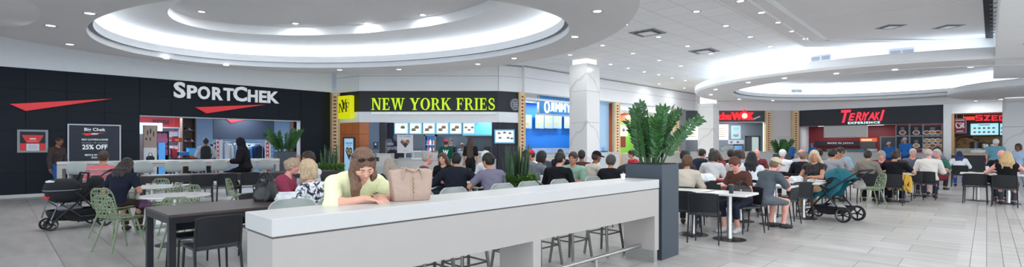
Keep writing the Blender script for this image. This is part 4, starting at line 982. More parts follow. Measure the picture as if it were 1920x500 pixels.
for (p, q) in ((1681, 1703.5), (1707, 1729), (1732.5, 1764.5)):
    for (y0p, y1p, row) in ((233, 253, 0), (256, 278, 1)):
        b = TF.mb(); xa, xb = TF.x(p), TF.x(q); pm = (p+q)/2; hi, lo = TF.h(pm, y0p), TF.h(pm, y1p)
        b.box(xa-.05, xb+.05, lo-.05, hi+.05, -.08, -.02, 0); b.box(xa, xb, lo, hi, -.02, 0, 1)
        w, h = xb-xa, hi-lo
        for j in range(3): b.box(xa+.35*w, xa+.65*w, lo+(.42+.12*j)*h, lo+(.46+.12*j)*h, 0, .004, 2)
        n = 1 if q-p < 25 else 3
        for j in range(n):
            cx = xa+w*(j+.5)/n; b.ell((cx, lo+.24*h, .0), (.17, .13, .015), 14, 3); b.ell((cx, lo+.25*h, .012), (.12, .09, .012), 12, 4+(j+row) % 2)
            if row and n == 3: b.ell((cx, lo+.68*h, .0), (.15, .13, .015), 14, 3); b.ell((cx, lo+.69*h, .012), (.11, .09, .012), 12, 5)
        if not row: b.box(xa, xb, hi-.07, hi, 0, .004, 6)
        b.build('menu_panel', [pc(150, 152, 158), pc(34, 36, 44), pc(190, 190, 195), pc(225, 225, 228), pc(150, 80, 50), pc(190, 150, 90), pc(150, 40, 40)], t)
t = thing('hot_case', 'food warmer with an orange flame printed top on the teriyaki counter', 'display case')
TC_ = W_T.off(-.5); xa, xb = TC_.x(1614), TC_.x(1644)
b = TC_.mb(); b.bbox(xa, xb, TC_.h(1630, 265.5), TC_.h(1630, 258.5), -.1, .3, .03); b.build('flame_top', lit(235, 110, 60, .7), t)
b = TC_.mb(); b.box(xa+.08, xb-.2, TC_.h(1630, 263.5), TC_.h(1630, 260.5), .3, .305); b.build('flame_print', lit(250, 235, 180, .8), t, smooth=0)
b = TC_.mb(); b.box(xa+.02, xb-.02, 1.05, TC_.h(1630, 265.5), -.1, .28); b.build('glass_body', pc(70, 64, 66, 'gloss'), t, smooth=0)
t, a, c, lo, hi, z = panel('kitchen_door', 'dark grey doorway behind the teriyaki counter', 'door', TB, 1650, 255, 1682, 330, 0, pc(100, 106, 112), pc(42, 46, 52), .07, .06)
counter('white teriyaki counter behind the seated crowd', W_T, [(.25, TX1)], 1.05, .7, .9)
t, a, c, lo, hi, z = panel('counter_sign', 'teal strip sign with pale script along the teriyaki counter top', 'sign', W_T.off(.6), 1550, 279, 1622, 288.5, 0, None, pc(85, 130, 140), 0, .06)
b = W_T.off(.6).mb(); put_text(b, 'BENTO', a+.3*(c-a), lo+.3*(hi-lo), .24*(c-a), .4*(hi-lo), z, bold=.03, shear=.3); b.build('lettering', pc(230, 235, 235), t, smooth=0)
t = thing('till', 'pale till on the teriyaki counter beside the flame topped warmer', 'till'); TQ = W_T.off(.5); xa, xb = TQ.x(1626), TQ.x(1645)
b = TQ.mb(); b.bbox(xa, xb, 1.05, TQ.h(1635, 278.5), 0, .12, .01); b.build('body', pc(185, 188, 188), t, smooth=0)
b = TQ.mb(); b.box(xa+.1, xb-.1, 1.15, TQ.h(1635, 280), .12, .125); b.build('screen', lit(190, 215, 190, .5), t, smooth=0)
b = TQ.mb(); xq, hq = TQ.pt(1736, 283); b.box(xq-.15, xq+.15, 1.06, hq+.15, 0, .02); tag(b.build('counter_card', pc(235, 235, 235), smooth=0), 'small white card standing on the counter under the menu board', 'sign')

# ---------------------------------------------------------------- szechuan counter
ZX0, ZX1 = W_T.x(1784), W_T.x(1784)+3.6
hz_ = W_T.h(1840, 211)
b = W_T.mb(); b.box(TX1+.02, ZX0, 0, HEAD, -.3, .12); struct(b.build('pillar_steel', M_STEEL, smooth=0))
b = W_T.mb(); b.box(ZX0, ZX1, hz_, HEAD, -.6, .02, 0); struct(b.build('fascia_6', M_BULK, smooth=0))
b = W_T.mb(); b.box(ZX0, ZX0+.1, 0, hz_, -2.4, -.0, 0); b.box(ZX0, ZX1, hz_-.03, hz_+.03, -2.4, -.6, 0); struct(b.build('wall_szechuan_side', pc(205, 165, 120), smooth=0))
ZB = W_T.off(-2.4); b = ZB.mb(); b.box(ZX0-1, ZX1+2, 0, hz_, -.1, 0); struct(b.build('wall_szechuan', mat('plywood', rgb(205, 165, 115), .55, var=.3, scale=2.2), smooth=0))
ZS = W_T.off(-1.0)
b = ZS.mb(); b.box(ZX0+.1, ZX1+.6, ZS.h(1840, 255.5), ZS.h(1840, 212), -.1, 0); struct(b.build('fascia_7', mat('szechuan_black', rgb(26, 24, 30), .5), smooth=0))
b = W_T.mb(); b.box(W_T.x(1890), ZX1, 0, hz_, -.6, -.05); struct(b.build('pillar_charcoal', pc(52, 54, 66), smooth=0))
t = thing('shop_sign', 'red block letters SZEC with a red bar on the black band', 'sign')
for ch, p, q in (('S', 1829, 1842.5), ('Z', 1844.5, 1857), ('E', 1859, 1871), ('C', 1873, 1886)):
    b = ZS.mb(); xa, xb = ZS.x(p), ZS.x(q); pm = (p+q)/2; y0, y1 = ZS.h(pm, 226), ZS.h(pm, 215.5); H4 = y1-y0; k = .2*H4; mid = (y0+y1)/2
    rows = {'S': [(y0, 0, 1), (mid-k/2, 0, 1), (y1-k, 0, 1)], 'Z': [(y0, 0, 1), (y1-k, 0, 1)], 'E': [(y0, 0, 1), (mid-k/2, 0, .85), (y1-k, 0, 1)], 'C': [(y0, 0, 1), (y1-k, 0, 1)]}[ch]
    for yy, s, e in rows: b.box(xa+s*(xb-xa), xa+e*(xb-xa), yy, yy+k, .02, .08)
    if ch == 'S': b.box(xa, xa+k*1.1, mid-k/2, y1, .02, .079); b.box(xb-k*1.1, xb, y0, mid+k/2, .02, .079)
    if ch == 'Z': b.prism([(xa, y0), (xa+k*1.6, y0), (xb, y1), (xb-k*1.6, y1)], .02, .079)
    if ch in 'EC': b.box(xa, xa+k*1.1, y0, y1, .02, .079)
    b.build('letter', lit(255, 36, 52, 1.2), t, smooth=0)
b = ZS.mb()
for k in range(6): b.box(ZS.x(1806+3.7*k), ZS.x(1809.2+3.7*k), ZS.h(1817, 225), ZS.h(1817, 218.5), .02, .08)
b.build('emblem', lit(255, 60, 40, 1.2), t, smooth=0)
for p, q, lab in ((1819, 1873, 'wide lit menu screen at the szechuan counter'), (1874, 1890, 'narrow lit menu screen right of the wide szechuan screen')):
    t, a, c, lo, hi, z = panel('menu_screen', lab, 'screen', ZS, p, 230.5, q, 253.5, .01, pc(30, 40, 50), lit(165, 220, 235, .95), .02, .06)
    b = ZS.mb(); w, h = c-a, hi-lo
    for j in range(5 if w > 1 else 2):
        for i in range(2): b.ell((a+w*(.15+.17*j if w > 1 else .3+.4*j), lo+h*(.25+.35*i), z), (.06, .05, .006), 10, i)
    b.box(a+.3*w, a+.7*w, hi-.16*h, hi-.1*h, z, z+.003, 0); b.build('artwork', [pc(150, 80, 60), pc(110, 110, 90)], t)
t, a, c, lo, hi, z = panel('hanging_sign', 'dark red hanging sign with a white noodle drawing', 'sign', W_T.off(-.5), 1788, 221.5, 1812, 249.5, 0, pc(165, 150, 155), pc(120, 42, 62), .025, .06)
b = W_T.off(-.5).mb(); w, h = c-a, hi-lo; cx, cy = (a+c)/2, (lo+hi)/2
b.tube([(cx+.36*w*math.sin(i*.55), cy+.02*h+.2*h*math.cos(i*.9), z+.003) for i in range(22)], .022, 6); b.box(a+.2*w, a+.8*w, lo+.08*h, lo+.14*h, z, z+.004); b.box(a+.1*w, a+.9*w, hi-.13*h, hi-.07*h, z, z+.004)
b.build('artwork', pc(228, 220, 222), t)
b = W_T.off(-.5).mb(); b.tube([(a+.1, hi, .03), (a+.1, hz_, .03)], .008, 6); b.tube([(c-.1, hi, .03), (c-.1, hz_, .03)], .008, 6); b.build('chain', M_STEEL, t)
b = ZB.mb(); z0 = .004
pts = [ZB.pt(1786, 270), ZB.pt(1800, 258), ZB.pt(1815, 256), ZB.pt(1832, 262), ZB.pt(1846, 272)]
b.tube([(p[0], p[1], z0) for p in pts], .035, 6, flat=.2)
for k in range(26):
    p = pts[rnd.randrange(5)]; b.ell((p[0]+rnd.uniform(-.35, .35), p[1]+rnd.uniform(-.5, .2), z0), (.05, .03, .006), 8)
tag(b.build('wall_mural', pc(110, 75, 50)), 'brown branch mural on the wooden wall behind the szechuan counter', 'mural')
counter('szechuan counter with wooden edge and dark front at far right', W_T, [(ZX0+.05, ZX1)], .98, .7, .75, pc(60, 62, 70), pc(215, 190, 170))
ZU = W_T.off(-.2)
t = thing('shelf_ledge', 'white ledge holding urns above the szechuan counter', 'shelf'); xa, xb = ZU.x(1820), ZU.x(1876); hl = ZU.h(1848, 281)
b = ZU.mb(); b.bbox(xa, xb, hl-.14, hl, -.25, .15, .01); b.build('board', pc(215, 215, 215), t, smooth=0)
for xx in (xa+.06, xb-.1):
    b = ZU.mb(); b.box(xx, xx+.05, .98, hl-.14, -.2, .1); b.build('leg', M_STEEL, t, smooth=0)
for p, lab, dk in ((1829, 'black square urn at left on the white szechuan ledge', 1), (1847, 'steel and black urn in the middle of the szechuan ledge', 0), (1863, 'steel and black urn at the right of the szechuan ledge', 0)):
    t = thing('drink_urn', lab, 'urn', ZU.M @ Vector((ZU.x(p), hl, -.05)))
    b = MB(); b.lathe([(.15, 0), (.155, .02), (.155, .34), (.14, .38), (.05, .4), (.05, .43), (.0001, .43)], 20) if not dk else b.bbox(-.18, .18, -.14, .14, 0, .44, .02); b.build('body', pc(46, 48, 50, 'gloss'), t)
    b = MB(); b.lathe([(.157, .1), (.16, .12), (.16, .3), (.157, .32)], 20); b.build('band', M_STEEL if not dk else pc(70, 72, 66), t) if not dk else b.xf
    b = MB(); b.tube([(0, -.15, .08), (0, -.21, .08), (0, -.21, .04)], .014, 8); b.build('tap', M_STEEL, t)
b = W_T.mb(); b.box(ZX0+.2, ZX1-.3, 1.0, 1.3, .66, .675); tag(b.build('sneeze_guard', M_GLASS, smooth=0), 'low clear glass guard standing on the szechuan counter', 'glass')
# ---------------------------------------------------------------- downlights
def make_downlight():
    t = thing('downlight', '', 'light')
    b = MB(); b.lathe([(.075, -.004), (.105, -.006), (.108, 0), (.075, 0)], 20, ring=True); b.build('trim_ring', mat('trim_grey', (.42, .43, .46), .5), t)
    b = MB(); b.lathe([(.0001, -.0035), (.078, -.0035), (.078, 0), (.0001, 0)], 20); b.build('lens', lit(245, 250, 255, 5), t)
    light_area(t, (0, 0, -.012), .14, LAMP_W, (.93, .97, 1.0))
    return t
downlight = Maker(make_downlight)
def lamps(pts, h, label, group):
    for px, py in pts: downlight(up(px, py, h) + (h,), 0, label, group)
lamps([(95, 48), (168, 25), (131, 83), (312, 109.5), (424, 122), (637, 131), (748, 130), (896, 120), (964, 109), (1078, 69), (1120, 21)], SOF-.0, 'round downlight in the wide soffit of the left oval', 'downlights in the oval soffit')
lamps([(378, 22), (554, 44), (688, 44), (793, 28)], CEIL-.017, 'round downlight in the middle of the left oval dome', 'downlights in the oval dome')
lamps([(1172, 46), (1130, 85), (1187, 100), (1235, 69), (1306, 21.5), (1361, 48.5), (1407, 69), (1289, 86.5), (1333, 100.5), (1445, 87), (1069, 103), (1236, 113), (1277, 123.5), (1366, 114), (1145, 120.5), (1178, 127.5), (1208, 134.5), (1235, 140), (1260, 146), (1285, 151), (1236, 157), (1283, 165)], CEIL, 'round downlight in the tiled ceiling between the two rings', 'downlights in the tiled ceiling')
lamps([(1388, 2), (1428, 23.5), (1460, 42), (1486, 58.5), (1510, 72.5)], 4.65, 'round downlight in the slanting row on the flat white ceiling', 'downlights in the slanting row')
lamps([(1342, 168), (1333, 177.5), (1403, 155), (1471, 147), (1568, 138), (1678, 131), (1820, 125.5), (1386, 186), (1449, 188.5), (1538, 188)], 3.845, 'round downlight under the right ceiling ring', 'downlights in the right ring')
lamps([(1830, 189), (1876, 186)], 3.758, 'round downlight under the curved soffit at far right', 'downlights at far right')
def in_ell(x, y, E, d=0.0):
    a = math.radians(E[4]); dx, dy = x-E[0], y-E[1]; p, q = dx*math.cos(a)+dy*math.sin(a), -dx*math.sin(a)+dy*math.cos(a)
    return (p/(E[2]+d))**2+(q/(E[3]+d))**2 < 1
for ix in range(7):  # unseen downlights out of frame, added to brighten the foreground
    for iy in range(4):
        x, y = -7.5+2.6*ix, .2+2.1*iy
        if in_ell(x, y, OV, .5) or y > 6.9 and x > 1 or x < -3: continue
        z = SOF if in_ell(x, y, OUT, -.1) else 4.65 if x > 1.5 else CEIL
        if in_ell(x, y, OUT, .15) and z != SOF: continue
        if x*UX*-UY/UX+y*UX < -.1 and x > 5: z = SOF
        downlight((x, y, z), 0, 'unseen round downlight added to brighten the foreground seats', 'added downlights over the foreground')
for ix in range(7):  # more unseen downlights, added to lift the light on the right side
    for iy in range(6):
        x, y = 9.5+2.5*ix, -1+2.5*iy
        if y < x/1.04+.3 and (x-24.2)**2+(y-20.6)**2 > 25 and math.hypot(x-RC[0], y-RC[1]) > 7.8: downlight((x, y, SOF if -UY*x+UX*y < -.4 else 4.65), 0, 'unseen round downlight added beyond the right edge to brighten that side', 'added downlights in the right soffit')
def make_vent():
    t = thing('ceiling_vent', '', 'vent')
    b = MB()
    for s, z, w in ((.40, -.005, .09), (.26, -.02, .05)):
        for x0, x1, y0, y1 in ((-s, s, -s, -s+w), (-s, s, s-w, s), (-s, -s+w, -s+w, s-w), (s-w, s, -s+w, s-w)): b.box(x0, x1, y0, y1, z-.012, z+.004)
    b.build('louvre', mat('vent_grey', (.22, .24, .27), .5), t, smooth=0)
    b = MB(); b.box(-.39, .39, -.39, .39, -.003, .0); b.build('cavity', mat('vent_black', (.02, .022, .028), .9), t, smooth=0)
    b = MB(); b.box(-.2, .2, -.2, .2, -.04, -.03); b.build('face_plate', M_WHITE, t, smooth=0)
    return t
vent = Maker(make_vent)
vent(up(1214, 61, CEIL)+(CEIL,), math.radians(ANG), 'square black air vent in the tiled ceiling nearer the oval')
vent(up(1320, 95.5, CEIL)+(CEIL,), math.radians(ANG), 'square black air vent in the tiled ceiling nearer the ring')
for q in (0, 1): vent(up((1670, 1778)[q], 50, 4.65)+(4.65,), 0, ('left', 'right')[q]+' of two square vents in the flat moulded ceiling').scale = (.62, .62, .62)
def wall_grille(label, px, py, w, h, r, far=False):
    k = (px-960)/F_PX; d = Vector((k, 1)).normalized(); c = Vector(RC)
    bq = -d.dot(c); disc = bq*bq - (c.dot(c)-r*r); s = -bq-math.sqrt(disc) if not far else -bq+math.sqrt(disc)
    p = d*s; Y = p.y; z = CAM_H+(HZ-py)/F_PX*Y; n = (p-c).normalized() * (-1 if far else 1)
    t = thing('air_grille', label, 'vent', (p.x, p.y, z), math.atan2(n.y, n.x)+math.pi/2)
    b = MB(); b.box(-w/2, w/2, -.03, .02, -h/2, h/2); b.build('frame', pc(190, 196, 205), t, smooth=0)
    b = MB()
    for i in range(2):
        for j in range(7): b.box(-w/2+.03+i*w/2, -.02+i*w/2, -.036, -.03, -h/2+.03+j*(h-.06)/7, -h/2+.03+(j+.55)*(h-.06)/7)
    b.build('slots', pc(130, 140, 152), t, smooth=0)
wall_grille('white air grille on the lit drum wall, left of the pair', 1539, 109.5, .62, .20, 6.05)
wall_grille('white air grille on the lit drum wall, right of the pair', 1690, 98, .62, .20, 6.05)
wall_grille('white air grille inside the ring above the teriyaki counter', 1493, 171, .6, .17, 6.0, True)
b = MB(); p0 = Vector(up(1862, 0, CEIL)+(CEIL,)); p1 = Vector(up(1862, 70, CEIL)+(CEIL,)); p0 = p0-(p1-p0)*.3
t = thing('slot_diffuser', 'long black slot vent beside the lower soffit at upper right', 'vent')
q = (p1-p0).normalized(); nn = Vector((-q.y, q.x, 0))
b = MB(); b.add([p0, p1, p1+nn*.16, p0+nn*.16, p0-Vector((0, 0, .155)), p1-Vector((0, 0, .155)), p1+nn*.16-Vector((0, 0, .155)), p0+nn*.16-Vector((0, 0, .155))], [(0, 1, 2, 3), (7, 6, 5, 4), (0, 4, 5, 1), (1, 5, 6, 2), (2, 6, 7, 3), (3, 7, 4, 0)])
b.build('housing', mat('vent_black', (0, 0, 0)), t, smooth=0)
b = MB()
for k in range(14):
    c = p0+(p1-p0)*(k+.5)/14; b.box(c.x-.012, c.x+.012, c.y-.08, c.y+.08, CEIL-.17, CEIL-.155)
b.build('bars', mat('vent_grey', (0, 0, 0)), t, smooth=0)

# ---------------------------------------------------------------- chairs, stools and tables
M_CHAIR = mat('chair_charcoal', rgb(33, 34, 38), .5, spec=.35, var=.08, scale=20)
M_CHAIRSEAT = mat('chair_seat', rgb(44, 47, 54), .38, var=.06, scale=20)
M_SHELL = mat('shell_grey', rgb(168, 174, 172), .4, var=.03)
M_GREEN = mat('chair_green', rgb(128, 142, 112), .45, var=.05)
M_LEG = mat('leg_graphite', (.16, .155, .14), .35, metal=.7, var=.08)
def make_chair(tint=None):
    t = thing('dining_chair', '', 'chair')
    m = M_CHAIR
    b = MB(); b.loft([[(x*k, y*k2, z) for x, y in ((-.215, -.20), (.215, -.20), (.225, .20), (.205, .225), (-.205, .225), (-.225, .20))] for z, k, k2 in ((.425, .97, .97), (.43, 1, 1), (.450, 1, 1), (.456, .97, .97))]); b.build('seat', M_CHAIRSEAT, t)
    def bk(s, q):
        w = .222-.010*(q-.5)**2; x = (s*2-1)*w; z = .475+q*.30
        return (x, -.205-.05*q-.028*(1-(s*2-1)**2)+.0, z - (.02*abs(s*2-1)**6 if q > .9 else 0))
    b = MB(); b.grid(bk, 12, 6, thick=.014); b.build('backrest', m, t, smooth=50)
    for s in (-1, 1):
        b = MB(); b.tube([(s*.205, .195, .43), (s*.222, .215, 0)], [.0135, .010], 8); b.build('leg', m, t)
        b = MB(); b.tube([(s*.226, -.265, 0), (s*.214, -.20, .43), (s*.216, -.225, .60), (s*.214, -.252, .765)], [.010, .0145, .0125, .009], 8); b.build('leg', m, t)
    return t
chair = Maker(make_chair)
def shell_fn(prof, wid, curl=.03, tip=.12):
    def f(s, q):
        n = len(prof)-1; k = min(int(q*n), n-1); a = q*n-k
        def cr(p0, p1, p2, p3, a): return .5*((2*p1)+(-p0+p2)*a+(2*p0-5*p1+4*p2-p3)*a*a+(-p0+3*p1-3*p2+p3)*a**3)
        g = [prof[max(0, min(n, k+d))] for d in (-1, 0, 1, 2)]; gw = [wid[max(0, min(n, k+d))] for d in (-1, 0, 1, 2)]
        y = cr(*[p[0] for p in g], a); z = cr(*[p[1] for p in g], a); w = cr(*gw, a); x = s*2-1
        if q > 1-tip: w *= math.sqrt(max(.0, 1-((q-1+tip)/tip)**2*.55))
        if q < .1: w *= math.sqrt(1-((.1-q)/.1)**2*.4)
        e = abs(x)**2.5*curl
        return (x*w/2, y + (e if q > .5 else 0), z + (e if q <= .5 else 0))
    return f
def make_stool(seat=.75, legs=True):
    t = thing('bar_stool', '', 'stool')
    d = seat-.75
    f = shell_fn([(.20, .735+d), (.10, .745+d), (-.04, .735+d), (-.15, .75+d), (-.205, .82+d), (-.225, .93+d), (-.24, 1.06+d)], [.36, .42, .43, .42, .42, .42, .37])
    b = MB(); b.grid(f, 10, 24, thick=.013); b.build('seat_shell', M_SHELL, t, smooth=60)
    for sx in (-1, 1):
        for sy in (-1, 1):
            b = MB(); b.tube([(sx*.13, sy*.11-.01, seat-.02), (sx*.205, sy*.19-.01, 0)], [.020, .017], 8); b.build('leg', M_LEG, t)
    zf = .30; k = .13+.075*(seat-.02-zf)/(seat-.02); k2 = .11+.08*(seat-.02-zf)/(seat-.02)
    b = MB()
    for p, q in (((-k, -k2), (k, -k2)), ((k, -k2), (k, k2)), ((k, k2), (-k, k2)), ((-k, k2), (-k, -k2))): b.tube([(p[0], p[1]-.01, zf), (q[0], q[1]-.01, zf)], .010, 8)
    b.build('footrest', M_LEG, t)
    return t
stool = Maker(make_stool)
def make_lattice():
    """perforated shell: a jittered honeycomb sheet bent over seat and back"""
    t = thing('lattice_chair', '', 'chair')
    f = shell_fn([(.22, .435), (.10, .455), (-.06, .445), (-.17, .465), (-.215, .54), (-.245, .67), (-.28, .81)], [.36, .42, .43, .43, .42, .40, .33], .035)
    r = random.Random(7); nx, ny = 6, 15; V = {}
    def key(i, j, c): return (i, j, c)
    verts = []; faces = []
    dx, dy = 1.0/nx, 1.0/ny
    cache = {}
    def P(x, y):
        k = (round(x/dx*6), round(y/dy*6))
        if k not in cache:
            inx = .02 < x < .98; iny = .02 < y < .98
            cache[k] = (min(1, max(0, x+(r.uniform(-.3, .3)*dx if inx else 0))), min(1, max(0, y+(r.uniform(-.28, .28)*dy if iny else 0))))
        return cache[k]
    for j in range(ny+1):
        for i in range(nx+1):
            cx = (i+(.5 if j % 2 else 0))*dx; cy = j*dy
            hexa = [P(min(1, max(0, cx+a*dx)), min(1, max(0, cy+c*dy))) for a, c in ((0, -2/3), (.5, -1/3), (.5, 1/3), (0, 2/3), (-.5, 1/3), (-.5, -1/3))]
            A = sum(hexa[k][0]*hexa[(k+1) % 6][1]-hexa[(k+1) % 6][0]*hexa[k][1] for k in range(6))/2
            if A < .15*dx*dy: continue
            mx, my = sum(p[0] for p in hexa)/6, sum(p[1] for p in hexa)/6
            inner = [(mx+(p[0]-mx)*.76, my+(p[1]-my)*.76) for p in hexa]
            o = len(verts); verts += [f(*p) for p in hexa]+[f(*p) for p in inner]
            faces += [(o+k, o+(k+1) % 6, o+6+(k+1) % 6, o+6+k) for k in range(6)]
    b = MB(); b.add(verts, faces)
    # rim of the shell
    rim = [f(x/10, 0) for x in range(11)]+[f(1, y/24) for y in range(1, 25)]+[f(1-x/10, 1) for x in range(1, 11)]+[f(0, 1-y/24) for y in range(1, 24)]
    o = b.build('seat_shell', M_GREEN, t, smooth=0)
    md = o.modifiers.new('thickness', 'SOLIDIFY'); md.thickness = .009
    b = MB(); b.tube(rim, .010, 6, closed=True); b.build('rim', M_GREEN, t)
    for sx in (-1, 1):
        b = MB(); b.tube([(sx*.15, .12, .44), (sx*.215, .22, 0)], [.015, .012], 8); b.build('leg', M_GREEN, t)
        b = MB(); b.tube([(sx*.15, -.12, .44), (sx*.215, -.25, 0)], [.015, .012], 8); b.build('leg', M_GREEN, t)
    b = MB(); b.tube([(-.15, .12, .435), (.15, .12, .435)], .010, 6); b.tube([(-.15, -.12, .435), (.15, -.12, .435)], .010, 6); b.tube([(-.15, .12, .435), (-.15, -.12, .435)], .010, 6); b.tube([(.15, .12, .435), (.15, -.12, .435)], .010, 6); b.build('under_frame', M_GREEN, t)
    return t
lattice = Maker(make_lattice)
M_TOP = mat('table_white', rgb(226, 224, 220), .28, var=.015, scale=3)
M_BASE = mat('base_graphite', rgb(58, 60, 66), .35, metal=.6, var=.08)
def make_table():
    t = thing('cafe_table', '', 'table')
    b = MB(); b.bbox(-.35, .35, -.30, .30, .715, .75, .006); b.build('table_top', M_TOP, t, smooth=0)
    b = MB(); b.lathe([(.045, .015), (.038, .04), (.038, .70), (.12, .706), (.12, .715)], 16); b.build('pedestal', M_STEEL, t)
    b = MB(); b.lathe([(.245, 0), (.25, .006), (.22, .014), (.06, .022), (.0001, .022)], 28); b.build('base', M_BASE, t)
    return t
table = Maker(make_table)
def make_round():
    t = thing('round_table', '', 'table')
    b = MB(); b.lathe([(.0001, .722), (.44, .722), (.46, .732), (.46, .744), (.452, .75), (.0001, .75)], 48); b.build('table_top', M_TOP, t)
    b = MB(); b.lathe([(.05, .015), (.038, .04), (.038, .70), (.14, .71), (.14, .722)], 16); b.build('pedestal', M_STEEL, t)
    b = MB(); b.lathe([(.265, 0), (.27, .006), (.24, .014), (.06, .022), (.0001, .022)], 28); b.build('base', M_BASE, t)
    return t
round_table = Maker(make_round)
M_DWOOD = mat('dark_wood', rgb(78, 68, 66), .42, spec=.3, var=.22, scale=3.5, stretch=(1.2, 14, 1))
M_DBLACK = mat('table_black', rgb(30, 30, 35), .4, var=.08)
def long_table(label, corner, deg, L, D, H=.75, apron=.10, top=M_DWOOD, side=M_DBLACK):
    """corner is the near left floor corner; length along deg, depth to its left"""
    t = thing('long_table', label, 'table', corner, math.radians(deg))
    b = MB(); b.bbox(0, L, 0, D, H-.03, H, .003); b.build('table_top', top, t, smooth=0)
    b = MB(); b.box(.003, L-.003, .003, .04, H-apron, H-.03); b.box(.003, L-.003, D-.04, D-.003, H-apron, H-.03); b.box(.003, .04, .04, D-.04, H-apron, H-.03); b.box(L-.04, L-.003, .04, D-.04, H-apron, H-.03); b.build('apron', side, t, smooth=0)
    for x in (.003, L-.073):
        for y in (.003, D-.073):
            b = MB(); b.bbox(x, x+.07, y, y+.07, 0, H-apron, .004); b.build('leg', side, t, smooth=0)
    return t
def bar_counter(label, corner, deg, L, D, H, posts, slab=.11, apron=.34, gap=.012, foot=True, m=None, wraps=True):
    t = thing('bar_counter', label, 'counter', corner, math.radians(deg)); m = m or M_WHITEGLOSS
    b = MB(); b.bbox(0, L, 0, D, H-slab, H, .003); b.build('counter_top', m, t, smooth=0)
    b = MB(); b.box(.012, L-.012, .012, D-.012, H-slab-gap, H-slab); b.build('shadow_gap', pc(96, 90, 86), t, smooth=0)
    b = MB(); b.box(.004, L-.004, .004, .05, H-slab-gap-apron, H-slab-gap); b.build('apron', M_APRON, t, smooth=0)
    for x, w in posts:
        b = MB(); b.box(x, x+w, .05, D-.03, .16, H-slab-gap); b.box(x, x+w, .004, .05, .16, H-slab-gap-apron); b.build('end_panel', M_APRON, t, smooth=0)
        b = MB(); b.box(x+.012, x+w-.012, .02, D-.045, 0, .16); b.build('kick_plate', M_STEEL, t, smooth=0)
    if foot:
        b = MB(); b.tube([(posts[0][0]+posts[0][1], D*.42, .20), (posts[-1][0], D*.42, .20)], .024, 12); b.build('foot_rail', M_STEEL, t)
        for k in range(1, 4):
            x = posts[0][0]+(posts[-1][0]-posts[0][0])*(k-.25)/3.5
            b = MB(); b.tube([(x, D*.42, 0), (x, D*.42, .20)], .018, 10); b.build('rail_post', M_STEEL, t)
    return t
M_APRON = mat('counter_apron', rgb(178, 171, 166), .4, var=.012)
CA = math.degrees(math.atan2(3.4, 3.357))
bar_counter('long white bar counter running through the middle foreground', (-1.455, 3.004), CA, 4.78, .49, 1.065, [(.004, .10), (2.36, .11), (4.67, .106)])
bar_counter('long white bar counter in front of the sports shop', (-11.72, 12.75), 33, 5.25, .5, 1.065, [(.004, .10), (2.6, .1), (5.14, .1)], .07, .10)
long_table('dark wooden long table in the left foreground', (-3.727, 5.376), 48, 2.35, 1.03)
long_table('dark wooden long table in front of the far white bar counter', fl(262, 330, .75), 33, 4.6, .75, apron=.18)

# foreground stools: behind the counter
def along(px, off):
    """floor point behind the counter's back edge, seen in column px"""
    c = math.radians(CA); d = Vector((math.cos(c), math.sin(c))); n = Vector((-d.y, d.x)); A = Vector((-1.455, 3.004))+n*(.49+off)
    k = (px-960)/F_PX; s = (k*A.y-A.x)/(d.x-k*d.y); p = A+d*s; return (p.x, p.y)
for px, off, lab in ((563, .40, 'grey shell bar stool at the left end of the long white counter'), (655, .42, 'grey shell bar stool under the woman in the yellow top'), (807, .32, 'grey shell bar stool just right of the beige handbag'), (874, .32, 'grey shell bar stool behind the counter in front of the black jacket man'), (965, .34, 'grey shell bar stool in front of the snake plant bowl'), (1014, .34, 'grey shell bar stool in front of the black T-shirt man'), (1072, .30, 'grey shell bar stool in front of the mint shirt person'), (1134, .30, 'grey shell bar stool nearest the tall planter at the counter')):
    stool(along(px, off), hd(CA-90+(-6 if px == 563 else 0)), lab)
# far stools in front of the white counter
cA = Vector((-11.72, 12.75)); cd = Vector((math.cos(math.radians(33)), math.sin(math.radians(33)))); cn = Vector((cd.y, -cd.x))
def far_along(px, off):
    A = cA+cn*off; k = (px-960)/F_PX; s = (k*A.y-A.x)/(cd.x-k*cd.y); p = A+cd*s; return (p.x, p.y)
FST = [(147, 'grey shell bar stool behind the black stroller at far left'), (222, 'grey shell bar stool between the striped top and the sale board'), (270, 'grey shell bar stool in front of the duffel bag poster'), (326, 'grey shell bar stool in front of the pink backpacks'), (370, 'grey shell bar stool in front of the pale blue box'), (411, 'grey shell bar stool left of the black hooded woman'), (463, 'grey shell bar stool right of the black hooded woman'), (497, 'grey shell bar stool left of the potted plant at the sports shop')]
for px, lab in FST: stool(far_along(px, .25), hd(33+90), lab)

# chairs and tables on the left
chair(at(397, 5.33), hd(48+90), 'black chair with its back to the camera at the dark foreground table')
P_ = lambda s, q: (-3.727+math.cos(math.radians(48))*s-math.sin(math.radians(48))*q, 5.376+math.sin(math.radians(48))*s+math.cos(math.radians(48))*q)
chair(P_(.42, .66), hd(48-90), 'black chair tucked under the far side of the dark foreground table').scale = (1, 1, .925)
chair(P_(1.25, .66), hd(48-90), 'second black chair tucked under the dark foreground table, right of another').scale = (1, 1, .925)
chair(P_(1.75, -.10), hd(48+90), 'black chair under the woman in the floral top')
chair(P_(1.55, 1.42), hd(48-60), 'black chair under the woman in the pink top')
round_table(at(330, 7.55), 0, 'nearer round white table among the green chairs')
round_table(at(287, 9.1), 0, 'farther round white table among the green chairs')
for px, Y, dg, lab in ((226, 7.15, 70, 'green lattice chair closest to the camera at left'), (214, 8.2, 84, 'green lattice chair under the woman in the navy T-shirt'), (346, 6.85, 100, 'green lattice chair in front of the nearer round table'), (337, 8.35, 250, 'green lattice chair behind the right side of the nearer round table'), (304, 8.75, 235, 'green lattice chair between the two round tables'), (285, 9.95, 265, 'green lattice chair behind the farther round table'), (452, 10.2, 15, 'green lattice chair with its side to camera left of black handbag'), (508, 9.6, 200, 'green lattice chair behind the woman in the pink top')):
    lattice(at(px, Y), hd(dg), lab)
chair(at(187, 9.95), hd(104), 'black chair under the person in the striped top')
